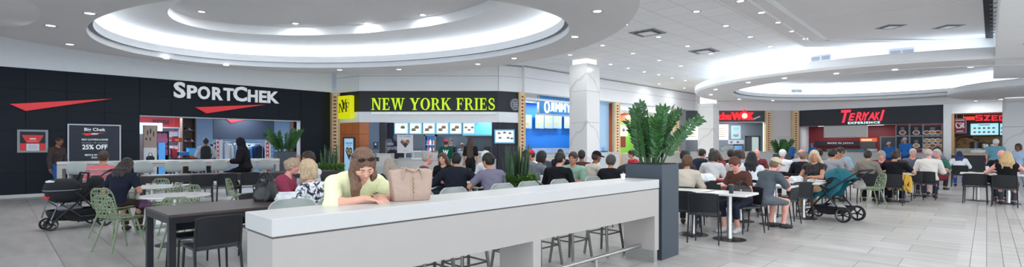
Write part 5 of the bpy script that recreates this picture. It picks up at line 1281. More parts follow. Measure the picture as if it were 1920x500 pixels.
for px, Y, dg, lab in ((379, 12.4, 123, 'black chair with its back to camera at the far long table, left one'), (425, 12.9, 123, 'black chair at the far long table near its middle leg'), (468, 13.4, 123, 'black chair at the far long table right of its middle leg')):
    chair(at(px, Y), hd(dg), lab)
round_table(at(552, 8.42), 0, 'round white table behind the pink and floral women')

# ---------------------------------------------------------------- tables on the right
C48 = hd(HU)
TABLES = [((3.48, 7.93), 'white cafe table with the woman in brown behind it'), ((3.045, 8.345), 'white cafe table joined to the left of the brown woman table'),
          ((4.95, 9.37), 'white cafe table in front of the man in the beige cap'), ((4.515, 9.785), 'white cafe table behind the beige cap man, left one'),
          ((6.0, 10.2), 'white cafe table with a white bag on it beside the blonde woman'), ((5.566, 10.615), 'white cafe table joined behind the white bag table'),
          (at(1330, 10.6), 'white cafe table with a shoulder strap bag in the middle crowd'), (at(1362, 10.9), 'white cafe table between scarf woman and brown T-shirt woman'),
          (at(1655, 13.3), 'white cafe table in front of the grey jacket person'), (at(1684, 13.2), 'white cafe table in front of the black T-shirt person'),
          (at(1728, 14.6), 'white cafe table in front of the white shirt man at right'),
          (at(1833, 13.35), 'dark cafe table in front of the empty chair at right'), (at(1890, 12.7), 'white cafe table in front of the blonde in the black tank top'),
          (at(1560, 13.9), 'white cafe table behind the teal stroller hood'), (at(1484, 14.5), 'white cafe table in front of the white cap man'),
          (at(1400, 12.3), 'white cafe table in front of the long black haired woman'), (at(1312, 13.3), 'white cafe table at the left end of the back crowd'),
          (at(880, 9.9), 'white cafe table in front of the black jacket man'), (at(1030, 10.2), 'white cafe table between the snake plant and black T-shirt man'), (at(1088, 11.6), 'white cafe table between the mint shirt and beige shirt'), (at(960, 7.6+.9), 'white cafe table left of the purple T-shirt woman')]
TAB = {}
for p, lab in TABLES[:-1]: table(p, C48, lab)
table(at(893, 9.4), C48, TABLES[-1][1])
CH = [((3.03, 7.78), 62, 'black chair nearest the camera at the joined white tables'), (at(1284, 8.15), 58, 'black chair half hidden by the tall planter'), (at(1336, 8.95), 232, 'black chair facing the camera behind the joined white tables'),
      (at(1336, 9.9), 226, 'black chair behind the joined tables with its back near a bag'), (at(1392, 8.62), 200, 'black chair under the woman in the brown T-shirt'), ((4.27, 8.92), 20, 'black chair under the man in the beige cap'),
      (at(1466, 9.55), 130, 'black chair between the beige cap man and white bag table'), (at(1490, 10.05), 100, 'black chair beside the pedestal of the white bag table'), (at(1535, 11.35), 205, 'black chair under the woman with long blonde hair'),
      (at(1630, 12.75), 46, 'black chair under the person in the grey jacket'), (at(1673, 12.55), 47, 'black chair under the person in the black T-shirt'), (at(1702, 13.6), 200, 'black chair behind the yellow jacket, facing left'),
      (at(1735, 13.75), 47, 'black chair under the man in the white shirt at right'), (at(1800, 17.6), 46, 'black chair under the blue haired woman at the back'), (at(1829, 12.75), 44, 'empty black chair at the dark table at right'),
      (at(1884, 12.1), 44, 'black chair under the blonde in the black tank top'), (at(1846, 13.3), 226, 'black chair facing the camera at the dark table'), (at(1466, 13.7), 46, 'black chair under the man in the white cap'),
      (at(1502, 12.6), 46, 'black chair under the man in the black suit at the back'), (at(1284, 8.95), 60, 'black chair under the person in the beige jacket'), (at(1312, 14.6), 40, 'black chair under the man in the dark suit by the column'),
      (at(1333, 11.3), 40, 'black chair under the woman with the grey scarf'), (at(1383, 11.4), 46, 'black chair under the dark haired person in the middle crowd'), (at(1408, 10.7), 46, 'black chair under the woman with long black hair'),
      (at(1556, 12.9), 30, 'black chair under the grey shirted man behind the stroller'), (at(1655, 14.1), 226, 'black chair under the person in dark red facing the camera'), (at(1590, 13.6), 200, 'black chair right of the teal stroller at the back'),
      (at(855, 8.75), 95, 'black chair under the man in the black jacket'), (at(924, 8.25), 120, 'black chair under the woman in the purple T-shirt'), (at(1047, 9.1), 60, 'black chair under the man in the black T-shirt'), (at(1104, 10.75), 30, 'black chair under the man in the black cap'), (at(1144, 9.4), 46, 'black chair under the grey haired person by the tall planter')]
for p, dg, lab in CH: chair(p, hd(dg), lab)
lattice(at(1634, 11.85), hd(170), 'green lattice chair holding a grey bag beside the teal stroller')
for px, Y, dg, lab in ((712, 10.6, 100, 'grey shell stool left of the beige bag near the fries counter'), (741, 11.2, 100, 'grey shell stool near the fries counter behind the grey blonde head')):
    stool(at(px, Y), hd(dg), lab)

# ---------------------------------------------------------------- plants
M_LEAF = mat('leaf_green', rgb(46, 92, 42), .36, var=.4, scale=5)
M_LEAF2 = mat('leaf_bright', rgb(96, 138, 52), .45, var=.35, scale=7)
M_STEM = mat('stem_green', rgb(58, 86, 46), .5, var=.2)
M_SNAKE = mat('snake_leaf', rgb(58, 84, 58), .45, var=.45, scale=16, stretch=(1, 1, 3))
M_PLANTER = mat('planter_slate', rgb(58, 68, 78), .5, var=.04)
M_SOIL = mat('soil', rgb(45, 36, 30), .95, var=.3, scale=30, bump=.5)
def leaf(b, p, d, n, L, W, fold=.2):
    d = d.normalized(); s = d.cross(n).normalized(); n = s.cross(d)
    prof = ((0, .08), (.18, .7), (.42, 1), (.7, .78), (.9, .35), (1, .03)); vs = []; fs = []
    for t_, w in prof:
        c = p+d*L*t_-n*(.12*L*t_*t_)
        vs += [c-s*W*.5*w+n*fold*W*.5*w, c, c+s*W*.5*w+n*fold*W*.5*w]
    for k in range(5): fs += [(3*k, 3*k+1, 3*k+4, 3*k+3), (3*k+1, 3*k+2, 3*k+5, 3*k+4)]
    b.add(vs, fs)
def zz_plant(label, loc, rotz, bx, by, bh, stems, seed, name='potted_plant', lw=.052, ll=.13):
    r = random.Random(seed); t = thing(name, label, 'plant', loc, rotz)
    b = MB(); w = .025
    b.loft([[(x, y, z) for x, y in ((-bx, -by), (bx, -by), (bx, by), (-bx, by))] for z, in ((0,), (bh,))], caps=True); b.build('planter_box', M_PLANTER, t, smooth=0)
    b = MB(); b.box(-bx+w, bx-w, -by+w, by-w, bh, bh+.012); b.build('soil', M_SOIL, t, smooth=0)
    for (ax, ay, L, lean, x0, y0) in stems:
        A = Vector((ax, ay, 0)); pts = []
        n = 9
        for i in range(n+1):
            q = i/n; th = lean*(.35+.65*q); c = Vector((0, 0, 1))*math.cos(th)+A*math.sin(th)
            pts.append((pts[-1]+c*L/n) if pts else Vector((x0, y0, bh+.005)))
        b = MB(); b.tube(pts, [.014-.009*i/n for i in range(n+1)], 6); st = b.build('stem', M_STEM, t)
        b = MB(); m = int(L/.042)
        for k in range(int(m*.16), m+1):
            q = k/m; f = q*n; i = min(n-1, int(f)); p = pts[i].lerp(pts[i+1], f-i); d = (pts[i+1]-pts[i]).normalized()
            side = d.cross(Vector((math.sin(seed+ax*9), math.cos(seed+ay*7), .2))).normalized()
            nn = side.cross(d)
            for s in (-1, 1):
                jit = Vector((r.uniform(-.25, .25), r.uniform(-.25, .25), r.uniform(-.2, .2)))
                leaf(b, p, (side*s*1.0+d*.75+jit), nn+jit*.5, ll*(1-.35*abs(q-.45))*r.uniform(.85, 1.1), lw*r.uniform(.85, 1.15))
            if k == m: leaf(b, p, d, nn, ll*.8, lw*.8)
        b.build('leaflets', M_LEAF, st, smooth=0)
    return t
cth = math.radians(ANG); fc = Vector((1.96, 6.48))+Vector((UX, UY))*.245+Vector((-UY, UX))*.27
r = random.Random(12); stems = []
for k in range(15):
    a = 2*math.pi*k/15+r.uniform(-.15, .15); rad = r.uniform(.1, .9)
    stems.append((math.cos(a), math.sin(a), r.uniform(.60, .84), r.uniform(.10, .75), .2*rad*math.cos(a), .2*rad*math.sin(a)))
stems.append((math.cos(-.75), math.sin(-.75), .80, .98, .12, -.1))
zz_plant('tall slate planter with a big glossy green plant at the counter end', (fc.x, fc.y), cth, .243, .27, 1.25, stems, 3)
stems = []
for k in range(17):
    a = 2*math.pi*k/17+r.uniform(-.2, .2); stems.append((math.cos(a), math.sin(a), r.uniform(.6, .85), r.uniform(.3, .95), .22*math.cos(a), .22*math.sin(a)))
zz_plant('slate planter with a bushy green plant in front of the sports shop', at(535, 17.6), math.radians(33), .32, .32, 1.25, stems, 5, lw=.065, ll=.15)
stems = []
for k in range(11):
    a = 2*math.pi*k/11; stems.append((math.cos(a), math.sin(a), r.uniform(.6, .8), r.uniform(.2, .8), .2*math.cos(a), .2*math.sin(a)))
zz_plant('slate planter with a green plant before the white wall by the wok counter', at(1466, 28.0), 0, .35, .3, .95, stems, 8, lw=.09, ll=.2)
def snake_bowl(label, loc, R, H, n, seed, top, elong=1.0):
    r = random.Random(seed); t = thing('plant_bowl', label, 'plant', loc)
    b = MB(); b.lathe([(R*.72, 0), (R*.8, .02), (R, H-.02), (R, H), (R-.03, H), (R-.04, H-.05)], 40); b.build('bowl', M_PLANTER, t)
    b = MB(); b.lathe([(R-.035, H-.06), (R-.035, H-.045), (.0001, H-.03)], 32); b.build('soil', M_SOIL, t)
    for k in range(n):
        a = r.uniform(0, 6.28); rad = R*.55*math.sqrt(r.random()); x, y = rad*math.cos(a), rad*math.sin(a); L = top*r.uniform(.65, 1); tilt = Vector((x, y, 0))*.35
        w = r.uniform(.028, .042); fa = r.uniform(0, 6.28); dv = Vector((math.cos(fa), math.sin(fa), 0)); b = MB(); vs = []; fs = []
        for i in range(7):
            q = i/6; c = Vector((x, y, H-.05))+Vector((tilt.x*q, tilt.y*q, L*q)); ww = w*(.75+.5*q if q < .55 else (1.03)*(1-q)/.45+.02); nv = Vector((-dv.y, dv.x, 0))
            dd = dv*math.cos(q*.9)+nv*math.sin(q*.9); n2 = Vector((-dd.y, dd.x, 0))
            vs += [c-dd*ww, c+n2*.008, c+dd*ww, c-n2*.006]
        for i in range(6):
            for j in range(4): fs.append((4*i+j, 4*i+(j+1) % 4, 4*i+4+(j+1) % 4, 4*i+4+j))
        b.add(vs, fs); b.build('blade', M_SNAKE, t, smooth=60)
    b = MB()
    for k in range(1300):
        a = r.uniform(0, 6.28); rad = R*(.62+.42*math.sqrt(r.random())); z = H+r.uniform(-.04, .17)*(1.15-.5*abs(rad/R-.8)); p = Vector((rad*math.cos(a), rad*math.sin(a), z))
        d = Vector((math.cos(a)+r.uniform(-1, 1), math.sin(a)+r.uniform(-1, 1), r.uniform(.1, 1.1))); leaf(b, p, d, Vector((r.uniform(-.4, .4), r.uniform(-.4, .4), 1)), r.uniform(.05, .075), r.uniform(.028, .04))
    o = b.build('low_foliage', M_LEAF2, t, smooth=0); o['kind'] = 'stuff'
    b = MB()
    for k in range(40):
        a = r.uniform(0, 6.28); rad = R*(.6+.3*r.random()); b.tube([(rad*.9*math.cos(a), rad*.9*math.sin(a), H-.05), (rad*math.cos(a), rad*math.sin(a), H+.1)], .004, 4)
    o = b.build('low_stems', M_STEM, t); o['kind'] = 'stuff'
snake_bowl('dark bowl of snake plants and low bush in the middle of the crowd', at(966, 10.0), .42, .72, 46, 3, .86)
snake_bowl('dark bowl of snake plants and low bush left of the digital kiosk', at(618, 15.5), .42, .72, 26, 9, .85)

# ---------------------------------------------------------------- strollers
M_FRAME = mat('stroller_frame', rgb(26, 27, 31), .35, var=.05)
M_TYRE = mat('tyre_black', rgb(22, 22, 25), .7, var=.1)
M_FAB = mat('fabric_black', rgb(28, 29, 34), .85, var=.12, scale=30, bump=.2)
M_TEAL = mat('fabric_teal', rgb(22, 98, 112), .8, var=.14, scale=24, bump=.2)
def wheel(t, c, R, w, name='wheel', spokes=5):
    x, y = c
    M = Matrix.Translation((x, y, R)) @ Matrix.Rotation(math.pi/2, 4, 'Y')
    b = MB(); b.xf = M; b.loft([[(rr*math.cos(2*math.pi*i/28), rr*math.sin(2*math.pi*i/28), z) for i in range(28)] for rr, z in ((R*.80, -w*.4), (R*.93, -w/2), (R, -w*.25), (R, w*.25), (R*.93, w/2), (R*.80, w*.4))], caps=False, closed=True)
    o = b.build(name, M_TYRE, t)
    b = MB(); b.xf = M
    b.loft([[(rr*math.cos(2*math.pi*i/28), rr*math.sin(2*math.pi*i/28), z) for i in range(28)] for rr, z in ((R*.72, -w*.3), (R*.81, -w*.42), (R*.81, w*.42), (R*.72, w*.3))], caps=False, closed=True)
    b.build('rim', pc(120, 122, 126, 'metal'), o)
    b = MB(); b.xf = M
    for k in range(spokes):
        a = 2*math.pi*k/spokes; b.tube([(R*.12*math.cos(a), R*.12*math.sin(a), 0), (R*.74*math.cos(a), R*.74*math.sin(a), 0)], [R*.11, R*.08], 6, flat=.5)
    b.lathe([(R*.2, -w*.5), (R*.2, w*.5)], 14); b.build('hub', M_FRAME, o)
def canopy_geo(b, c, R, a0, a1, wid, folds=4):
    # folded hood: fan of ribs about an axis across the seat
    def f(s, q):
        a = math.radians(a0+(a1-a0)*q); x = (s*2-1); rr = R*math.sqrt(max(0.0, 1-.75*x*x))*(1+.030*abs(math.sin(q*folds*math.pi)))
        return (c[0]+x*wid/2, c[1]+rr*math.cos(a), c[2]+rr*math.sin(a))
    b.grid(f, 14, 28, thick=.012)
def stroller(label, loc, rotz, fab, big):
    """local +Y is the front"""
    t = thing('stroller', label, 'stroller', loc, rotz)
    Rr = .15 if big else .125; Rf = .10
    for s in (-1, 1): wheel(t, (s*.27, -.30), Rr, .05)
    if big:
        for s in (-1, 1): wheel(t, (s*.17, .40), Rf, .04)
    else:
        for s in (-1, 1): wheel(t, (s*.10, .42), .105, .045)
    b = MB()
    for s in (-1, 1):
        b.tube([(s*.26, -.30, Rr), (s*.26, .02, .55), (s*.25, .12, .66)], .014, 8)
        b.tube([(s*(.18 if big else .10), .40, Rf+.02), (s*.22, .30, .27), (s*.255, -.05, .62), (s*.25, -.42, .90), (s*.23, -.55, 1.0)], .015, 8)
        b.tube([(s*.24, .27, .29), (s*.25, -.28, .24)], .011, 8)
    b.tube([(-.26, -.30, Rr), (.26, -.30, Rr)], .012, 8); b.tube([(-.22, .30, .27), (.22, .30, .27)], .012, 8)
    b.build('frame', M_FRAME, t)
    b = MB(); b.tube([(-.23, -.55, 1.0), (-.20, -.60, 1.02), (.20, -.60, 1.02), (.23, -.55, 1.0)], .022, 10); b.build('handle', M_FAB, t)
    def bask(s, q): x = (s*2-1); y = .30-.60*q; return (x*.22, y, .28-.17*math.sin(math.pi*q)**.5*(1-.25*abs(x)**3))
    b = MB(); b.grid(bask, 10, 14, thick=.01)
    for s in (-1, 1): b.grid(lambda a, q, s=s: (s*.225, .30-.60*q, .29-(.17*math.sin(math.pi*q)**.5)*a), 4, 14, thick=.008)
    b.build('basket', M_FAB, t, smooth=60)
    if big:
        def seat(s, q):
            pr = ((.42, .36), (.34, .44), (.20, .46), (.05, .47), (-.07, .58), (-.16, .78), (-.2, .95)); k = min(5, int(q*6)); a = q*6-k
            y = pr[k][0]*(1-a)+pr[k+1][0]*a; z = pr[k][1]*(1-a)+pr[k+1][1]*a; x = s*2-1
            return (x*.20, y+.04*abs(x)**2, z+.06*abs(x)**2)
        b = MB(); b.grid(seat, 10, 18, thick=.03); b.build('seat', fab, t, smooth=60)
        b = MB(); canopy_geo(b, (0, -.10, .70), .34, 152, 42, .46); b.build('canopy', fab, t, smooth=60)
        b = MB()
        for s in (-1, 1): b.grid(lambda a, q, s=s: (s*.2, -.05-.2*q+.28*a*(1-q)+.05*a, .46+.42*q), 5, 6, thick=.014)
        b.build('side_panel', fab, t, smooth=60)
        b = MB(); b.tube([(-.24, .0, .62), (-.24, .22, .72), (-.18, .30, .74), (.18, .30, .74), (.24, .22, .72), (.24, .0, .62)], .018, 8); b.build('bumper_bar', M_FAB, t)
        b = MB(); b.tube([(-.19, .36, .42), (-.19, .50, .24), (.19, .50, .24), (.19, .36, .42)], .012, 8); b.box(-.19, .19, .47, .52, .225, .245); b.build('footrest', M_FRAME, t)
        b = MB(); b.ell((0, -.05, .24), (.14, .18, .09), 14); o = b.build('stored_bag', pc(170, 168, 166, 'cloth'), t)
    else:
        def tub(R, c, zs, e=.75):
            return [[(c[0]+R[0]*k*math.copysign(abs(math.cos(2*math.pi*i/28))**e, math.cos(2*math.pi*i/28)), c[1]+R[1]*k*math.copysign(abs(math.sin(2*math.pi*i/28))**e, math.sin(2*math.pi*i/28)), z) for i in range(28)] for z, k in zs]
        b = MB(); b.loft(tub((.215, .37), (0, .10), ((.47, .45), (.475, .6), (.51, .8), (.58, .94), (.66, 1), (.70, 1.0), (.705, .95), (.68, .88))), ); b.build('carrier_shell', fab, t, smooth=60)
        b = MB(); b.loft(tub((.222, .25), (0, .235), ((.69, 1), (.74, 1.02), (.80, .96), (.85, .84), (.885, .66), (.90, .40), (.905, .1)), .85)); b.build('canopy', fab, t, smooth=70)
        b = MB(); b.tube(tub((.225, .255), (0, .235), ((.70, 1),), .85)[0], .007, 6, closed=True); b.build('canopy_piping', pc(150, 152, 158), t)
        b = MB(); b.tube([(-.225, -.02, .66), (-.225, -.06, .86), (-.17, -.09, .99), (.17, -.09, .99), (.225, -.06, .86), (.225, -.02, .66)], .018, 8); b.build('carry_handle', M_FAB, t)
        b = MB(); b.loft(tub((.20, .10), (0, -.27), ((.42, .7), (.46, .95), (.70, 1), (.86, .9), (.93, .5)), .8)); b.build('seat_back', fab, t, smooth=60)
        b = MB(); b.loft(tub((.235, .40), (0, .04), ((.15, .55), (.16, .72), (.21, .92), (.28, 1), (.34, 1.02), (.345, .97), (.26, .93)), .7)); b.build('lower_scoop', fab, t, smooth=60)
        b = MB(); b.bbox(-.10, .10, .43, .475, .56, .60, .006); b.build('front_badge', pc(215, 40, 45), t, smooth=0)
        b = MB(); b.tube([(-.22, .45, .20), (-.25, .36, .50), (-.24, .05, .22), (-.24, -.3, .22)], .013, 8); b.tube([(.22, .45, .20), (.25, .36, .50), (.24, .05, .22), (.24, -.3, .22)], .013, 8); b.build('side_rail', pc(110, 112, 118, 'metal'), t)
        b = MB(); b.ell((.02, .12, .36), (.17, .2, .06), 12); b.build('stored_cloth', pc(150, 150, 156, 'cloth'), t)
        b = MB(); b.ell((0, .36, .85), (.15, .10, .035), 12); b.build('blanket', pc(225, 225, 228, 'cloth'), t)
    return t
stroller('black stroller with an infant carrier standing beside the striped top', (-7.98, 9.12), hd(240), M_FAB, False)
stroller('teal stroller with a folded hood beside the long blonde woman', (6.5, 10.0), hd(120), M_TEAL, True)
t = stroller('black stroller hood behind the tall planter near the green shop', at(1169, 12.0), hd(150), M_FAB, True)

# ---------------------------------------------------------------- bags and small things
def handbag():
    t = thing('handbag', 'beige structured handbag with a tassel standing on the white counter', 'handbag', (at(770, 4.02)[0], 4.02, 1.066), hd(CA+90-14)); t.scale = (.97, .97, .93)
    M = mat('beige_leather', rgb(178, 150, 134), .45, var=.05, scale=30, bump=.08)
    rings = []
    for z, w, d in ((0, .150, .060), (.012, .158, .068), (.08, .166, .066), (.16, .176, .058), (.22, .183, .046), (.262, .187, .036), (.266, .184, .030)):
        ring = []
        for i in range(40):
            a = 2*math.pi*i/40; cx, cy = math.cos(a), math.sin(a); k = .30
            ring.append((math.copysign(abs(cx)**k, cx)*w, math.copysign(abs(cy)**k, cy)*d, z + (0 if z < .2 else -.018*abs(cx)**2*0 - .010*math.cos(a*2))))
        rings.append(ring)
    b = MB(); b.loft(rings); b.build('body', M, t, smooth=50)
    for s in (-1, 1):
        b = MB(); b.tube([(-.085, s*.052, .19), (-.082, s*.050, .25), (-.062, s*.046, .285), (-.02, s*.05, .262), (.02, s*.05, .255), (.052, s*.046, .28), (.078, s*.050, .25), (.082, s*.052, .19)], .009, 8); b.build('handle', M, t)
    gold = pc(215, 190, 150, 'metal')
    b = MB()
    for x in (-.085, .082):
        for z in (.185, .205, .225): b.ell((x, -.064, z), (.0042, .004, .0042), 8)
        for z in (.185, .205, .225): b.ell((x, .064, z), (.0042, .004, .0042), 8)
    b.build('studs', gold, t)
    b = MB(); 
    for k in range(14): b.ell((.012*math.sin(k*2.1), -.071, .245-.013*k), (.006, .005, .0055), 8)
    b.build('tassel_chain', gold, t)
    b = MB(); b.box(-.0015, .0015, -.0695, -.066, .01, .2); b.build('seam', mat('beige_seam', rgb(140, 112, 98), .6), t, smooth=0)
handbag()
def slouch(label, name, loc, rotz, R, col, strap=True):
    t = thing(name, label, 'bag', loc, rotz); r = random.Random(len(label)); m = mat(name+'_'+str(len(label)), col, .4, var=.2, scale=9, bump=.4)
    rings = []
    for i in range(11):
        q = i/10; z = R[2]*q; w = (1-.38*q**2.2)*(1 if q > .03 else .94); ring = []
        for k in range(28):
            a = 2*math.pi*k/28; j = 1+.05*math.sin(3*a+5*q)+.04*math.sin(7*a-9*q)
            ring.append((R[0]*w*j*math.copysign(abs(math.cos(a))**.6, math.cos(a)), R[1]*(w if q < .9 else w*.7)*j*math.copysign(abs(math.sin(a))**.6, math.sin(a)), z+.012*math.sin(2*a+1)*q))
        rings.append(ring)
    b = MB(); b.loft(rings); b.build('body', m, t, smooth=70)
    if strap:
        for s in (-1, 1):
            b = MB(); b.tube([(-R[0]*.5, s*R[1]*.5, R[2]*.86), (-R[0]*.4, s*R[1]*.3, R[2]*1.22), (0, s*R[1]*.15, R[2]*1.36), (R[0]*.4, s*R[1]*.3, R[2]*1.2), (R[0]*.5, s*R[1]*.5, R[2]*.86)], .010, 8); b.build('strap', m, t)
        b = MB(); b.ell((-R[0]*.5, -R[1]*.95, R[2]*.62), (.016, .008, .016), 8); b.build('buckle', M_STEEL, t)
    return t
slouch('big black slouchy handbag standing on the dark foreground table', 'shoulder_bag', (at(499, 6.75)[0], 6.75, .751), hd(60), (.17, .12, .28), rgb(26, 26, 30))
slouch('white cloth bundle on the dark table in front of the floral top', 'cloth_bundle', (at(541, 6.78)[0], 6.78, .751), 0, (.19, .12, .11), rgb(226, 228, 232), False)
slouch('small grey handbag on the seat of the green lattice chair', 'small_handbag', (at(1611, 11.8)[0], 11.8, .47), hd(60), (.13, .08, .18), rgb(140, 138, 132), True)
slouch('white plastic bag lying on the middle crowd table', 'plastic_bag', (at(1322, 10.35)[0], 10.35, .751), 0, (.20, .15, .15), rgb(232, 234, 238), False)
slouch('crumpled white bag on the cafe table beside the blonde woman', 'plastic_bag', (at(1493, 10.3)[0], 10.3, .751), 0, (.15, .11, .10), rgb(230, 230, 232), False)
slouch('black handbag in the lap of the woman in the brown T-shirt', 'lap_bag', (at(1391, 8.34)[0], 8.34, .63), hd(100), (.17, .10, .20), rgb(34, 30, 32), True)
slouch('purple bag beside the woman in the navy T-shirt', 'purple_bag', (at(272, 8.35)[0], 8.35, .46), hd(40), (.12, .09, .13), rgb(80, 40, 80), False)
t = thing('notepad', 'white paper pad under the hands of the woman in yellow', 'paper', (-1.13, 3.99, 1.0655), math.radians(CA-20))
b = MB(); b.box(-.12, .12, -.085, .085, 0, .006); b.build('sheet', pc(235, 236, 240), t, smooth=0)
b = MB(); b.box(.02, .09, -.04, .05, .006, .008); b.build('printed_patch', pc(150, 190, 80), t, smooth=0)
def cup(label, px, Y, z, col, lid=None, h=.11, r=.04):
    t = thing('cup', label, 'cup', at(px, Y)+(z,))
    b = MB(); b.lathe([(r*.75, 0), (r*.78, .004), (r, h-.004), (r, h), (r-.004, h), (r*.75, .012)], 18); b.build('cup_body', col, t)
    b = MB(); b.lathe([(r+.004, h-.004), (r+.004, h+.008), (r*.8, h+.016), (.0001, h+.016)], 18); b.build('lid', lid or pc(235, 235, 235), t)
cup('dark paper cup on the table in front of the brown T-shirt woman', 1371, 7.75, .751, pc(50, 52, 56), pc(90, 92, 96), .13)
cup('brown cup with dark lid on the table beside the blonde woman', 1510, 10.15, .751, pc(120, 96, 80), pc(40, 40, 44), .13)
cup('red cup on the table behind the black T-shirt person', 1652, 13.1, .751, pc(210, 50, 50), None, .12)
cup('yellow cup standing left of the purple T-shirt woman', 885, 9.25, .751, pc(235, 205, 40), None, .13)
cup('white cup standing on the right end of the long white counter', 1168, 6.35, 1.066, pc(238, 240, 242), pc(225, 226, 228), .06, .03)
cup('clear white cup on the table left of the mint shirt', 1016, 10.1, .751, pc(225, 230, 236), None, .12)
cup('red drink cup on the table behind the teal stroller', 1556, 13.8, .751, pc(200, 60, 60), None, .12)
cup('water bottle white on the dark table beside the tank top woman', 1851, 13.2, .751, pc(220, 226, 230), pc(200, 210, 225), .17, .035)
def tray(label, p, z=.751, col=None):
    t = thing('food_tray', label, 'tray', p+(z,), C48)
    b = MB(); b.box(-.19, .19, -.14, .14, 0, .008, taper=.01); b.box(-.2, .2, -.15, -.14, .004, .022); b.box(-.2, .2, .14, .15, .004, .022); b.box(-.2, -.19, -.14, .14, .004, .022); b.box(.19, .2, -.14, .14, .004, .022); b.build('tray_body', col or pc(60, 60, 66), t, smooth=0)
    b = MB(); b.lathe([(.04, .009), (.085, .04), (.08, .04), (.0001, .02)], 18); b.build('bowl', pc(235, 235, 232), t)
    b = MB(); b.ell((0, 0, .035), (.06, .06, .02), 10); b.build('food', pc(180, 120, 70), t)
tray('food tray with white bowl in front of the white shirt man at right', at(1728, 14.5)); tray('food tray with white bowl in front of the grey jacket person', at(1648, 13.3))
tray('red tray with white bowl beside the white plastic bag', at(1344, 10.55), col=pc(190, 40, 50)); tray('white food tray on the table with the brown cup', at(1524, 10.35), col=pc(225, 226, 228))
tray('food tray in front of the purple T-shirt woman', at(898, 9.4)); tray('food tray in front of the mint shirt person', at(1088, 11.6))
t = thing('jacket', 'mustard yellow jacket hanging from the black chair right of black T-shirt', 'jacket', at(1697, 12.7)+(.76,), hd(46))
b = MB()
def drape(s, q): x = s*2-1; return (x*(.10+.03*math.sin(q*7)), -.24-.04*math.sin(q*3)+.03*math.sin(9*x+4*q), .0-.40*q)
b.grid(drape, 14, 10, thick=.03); b.build('cloth', pc(214, 168, 70, 'cloth'), t, smooth=70)
b = MB(); b.tube([(.1, -.26, -.05), (.13, -.25, -.22), (.12, -.24, -.45)], [.05, .045, .04], 10); b.build('sleeve', pc(214, 168, 70, 'cloth'), t)
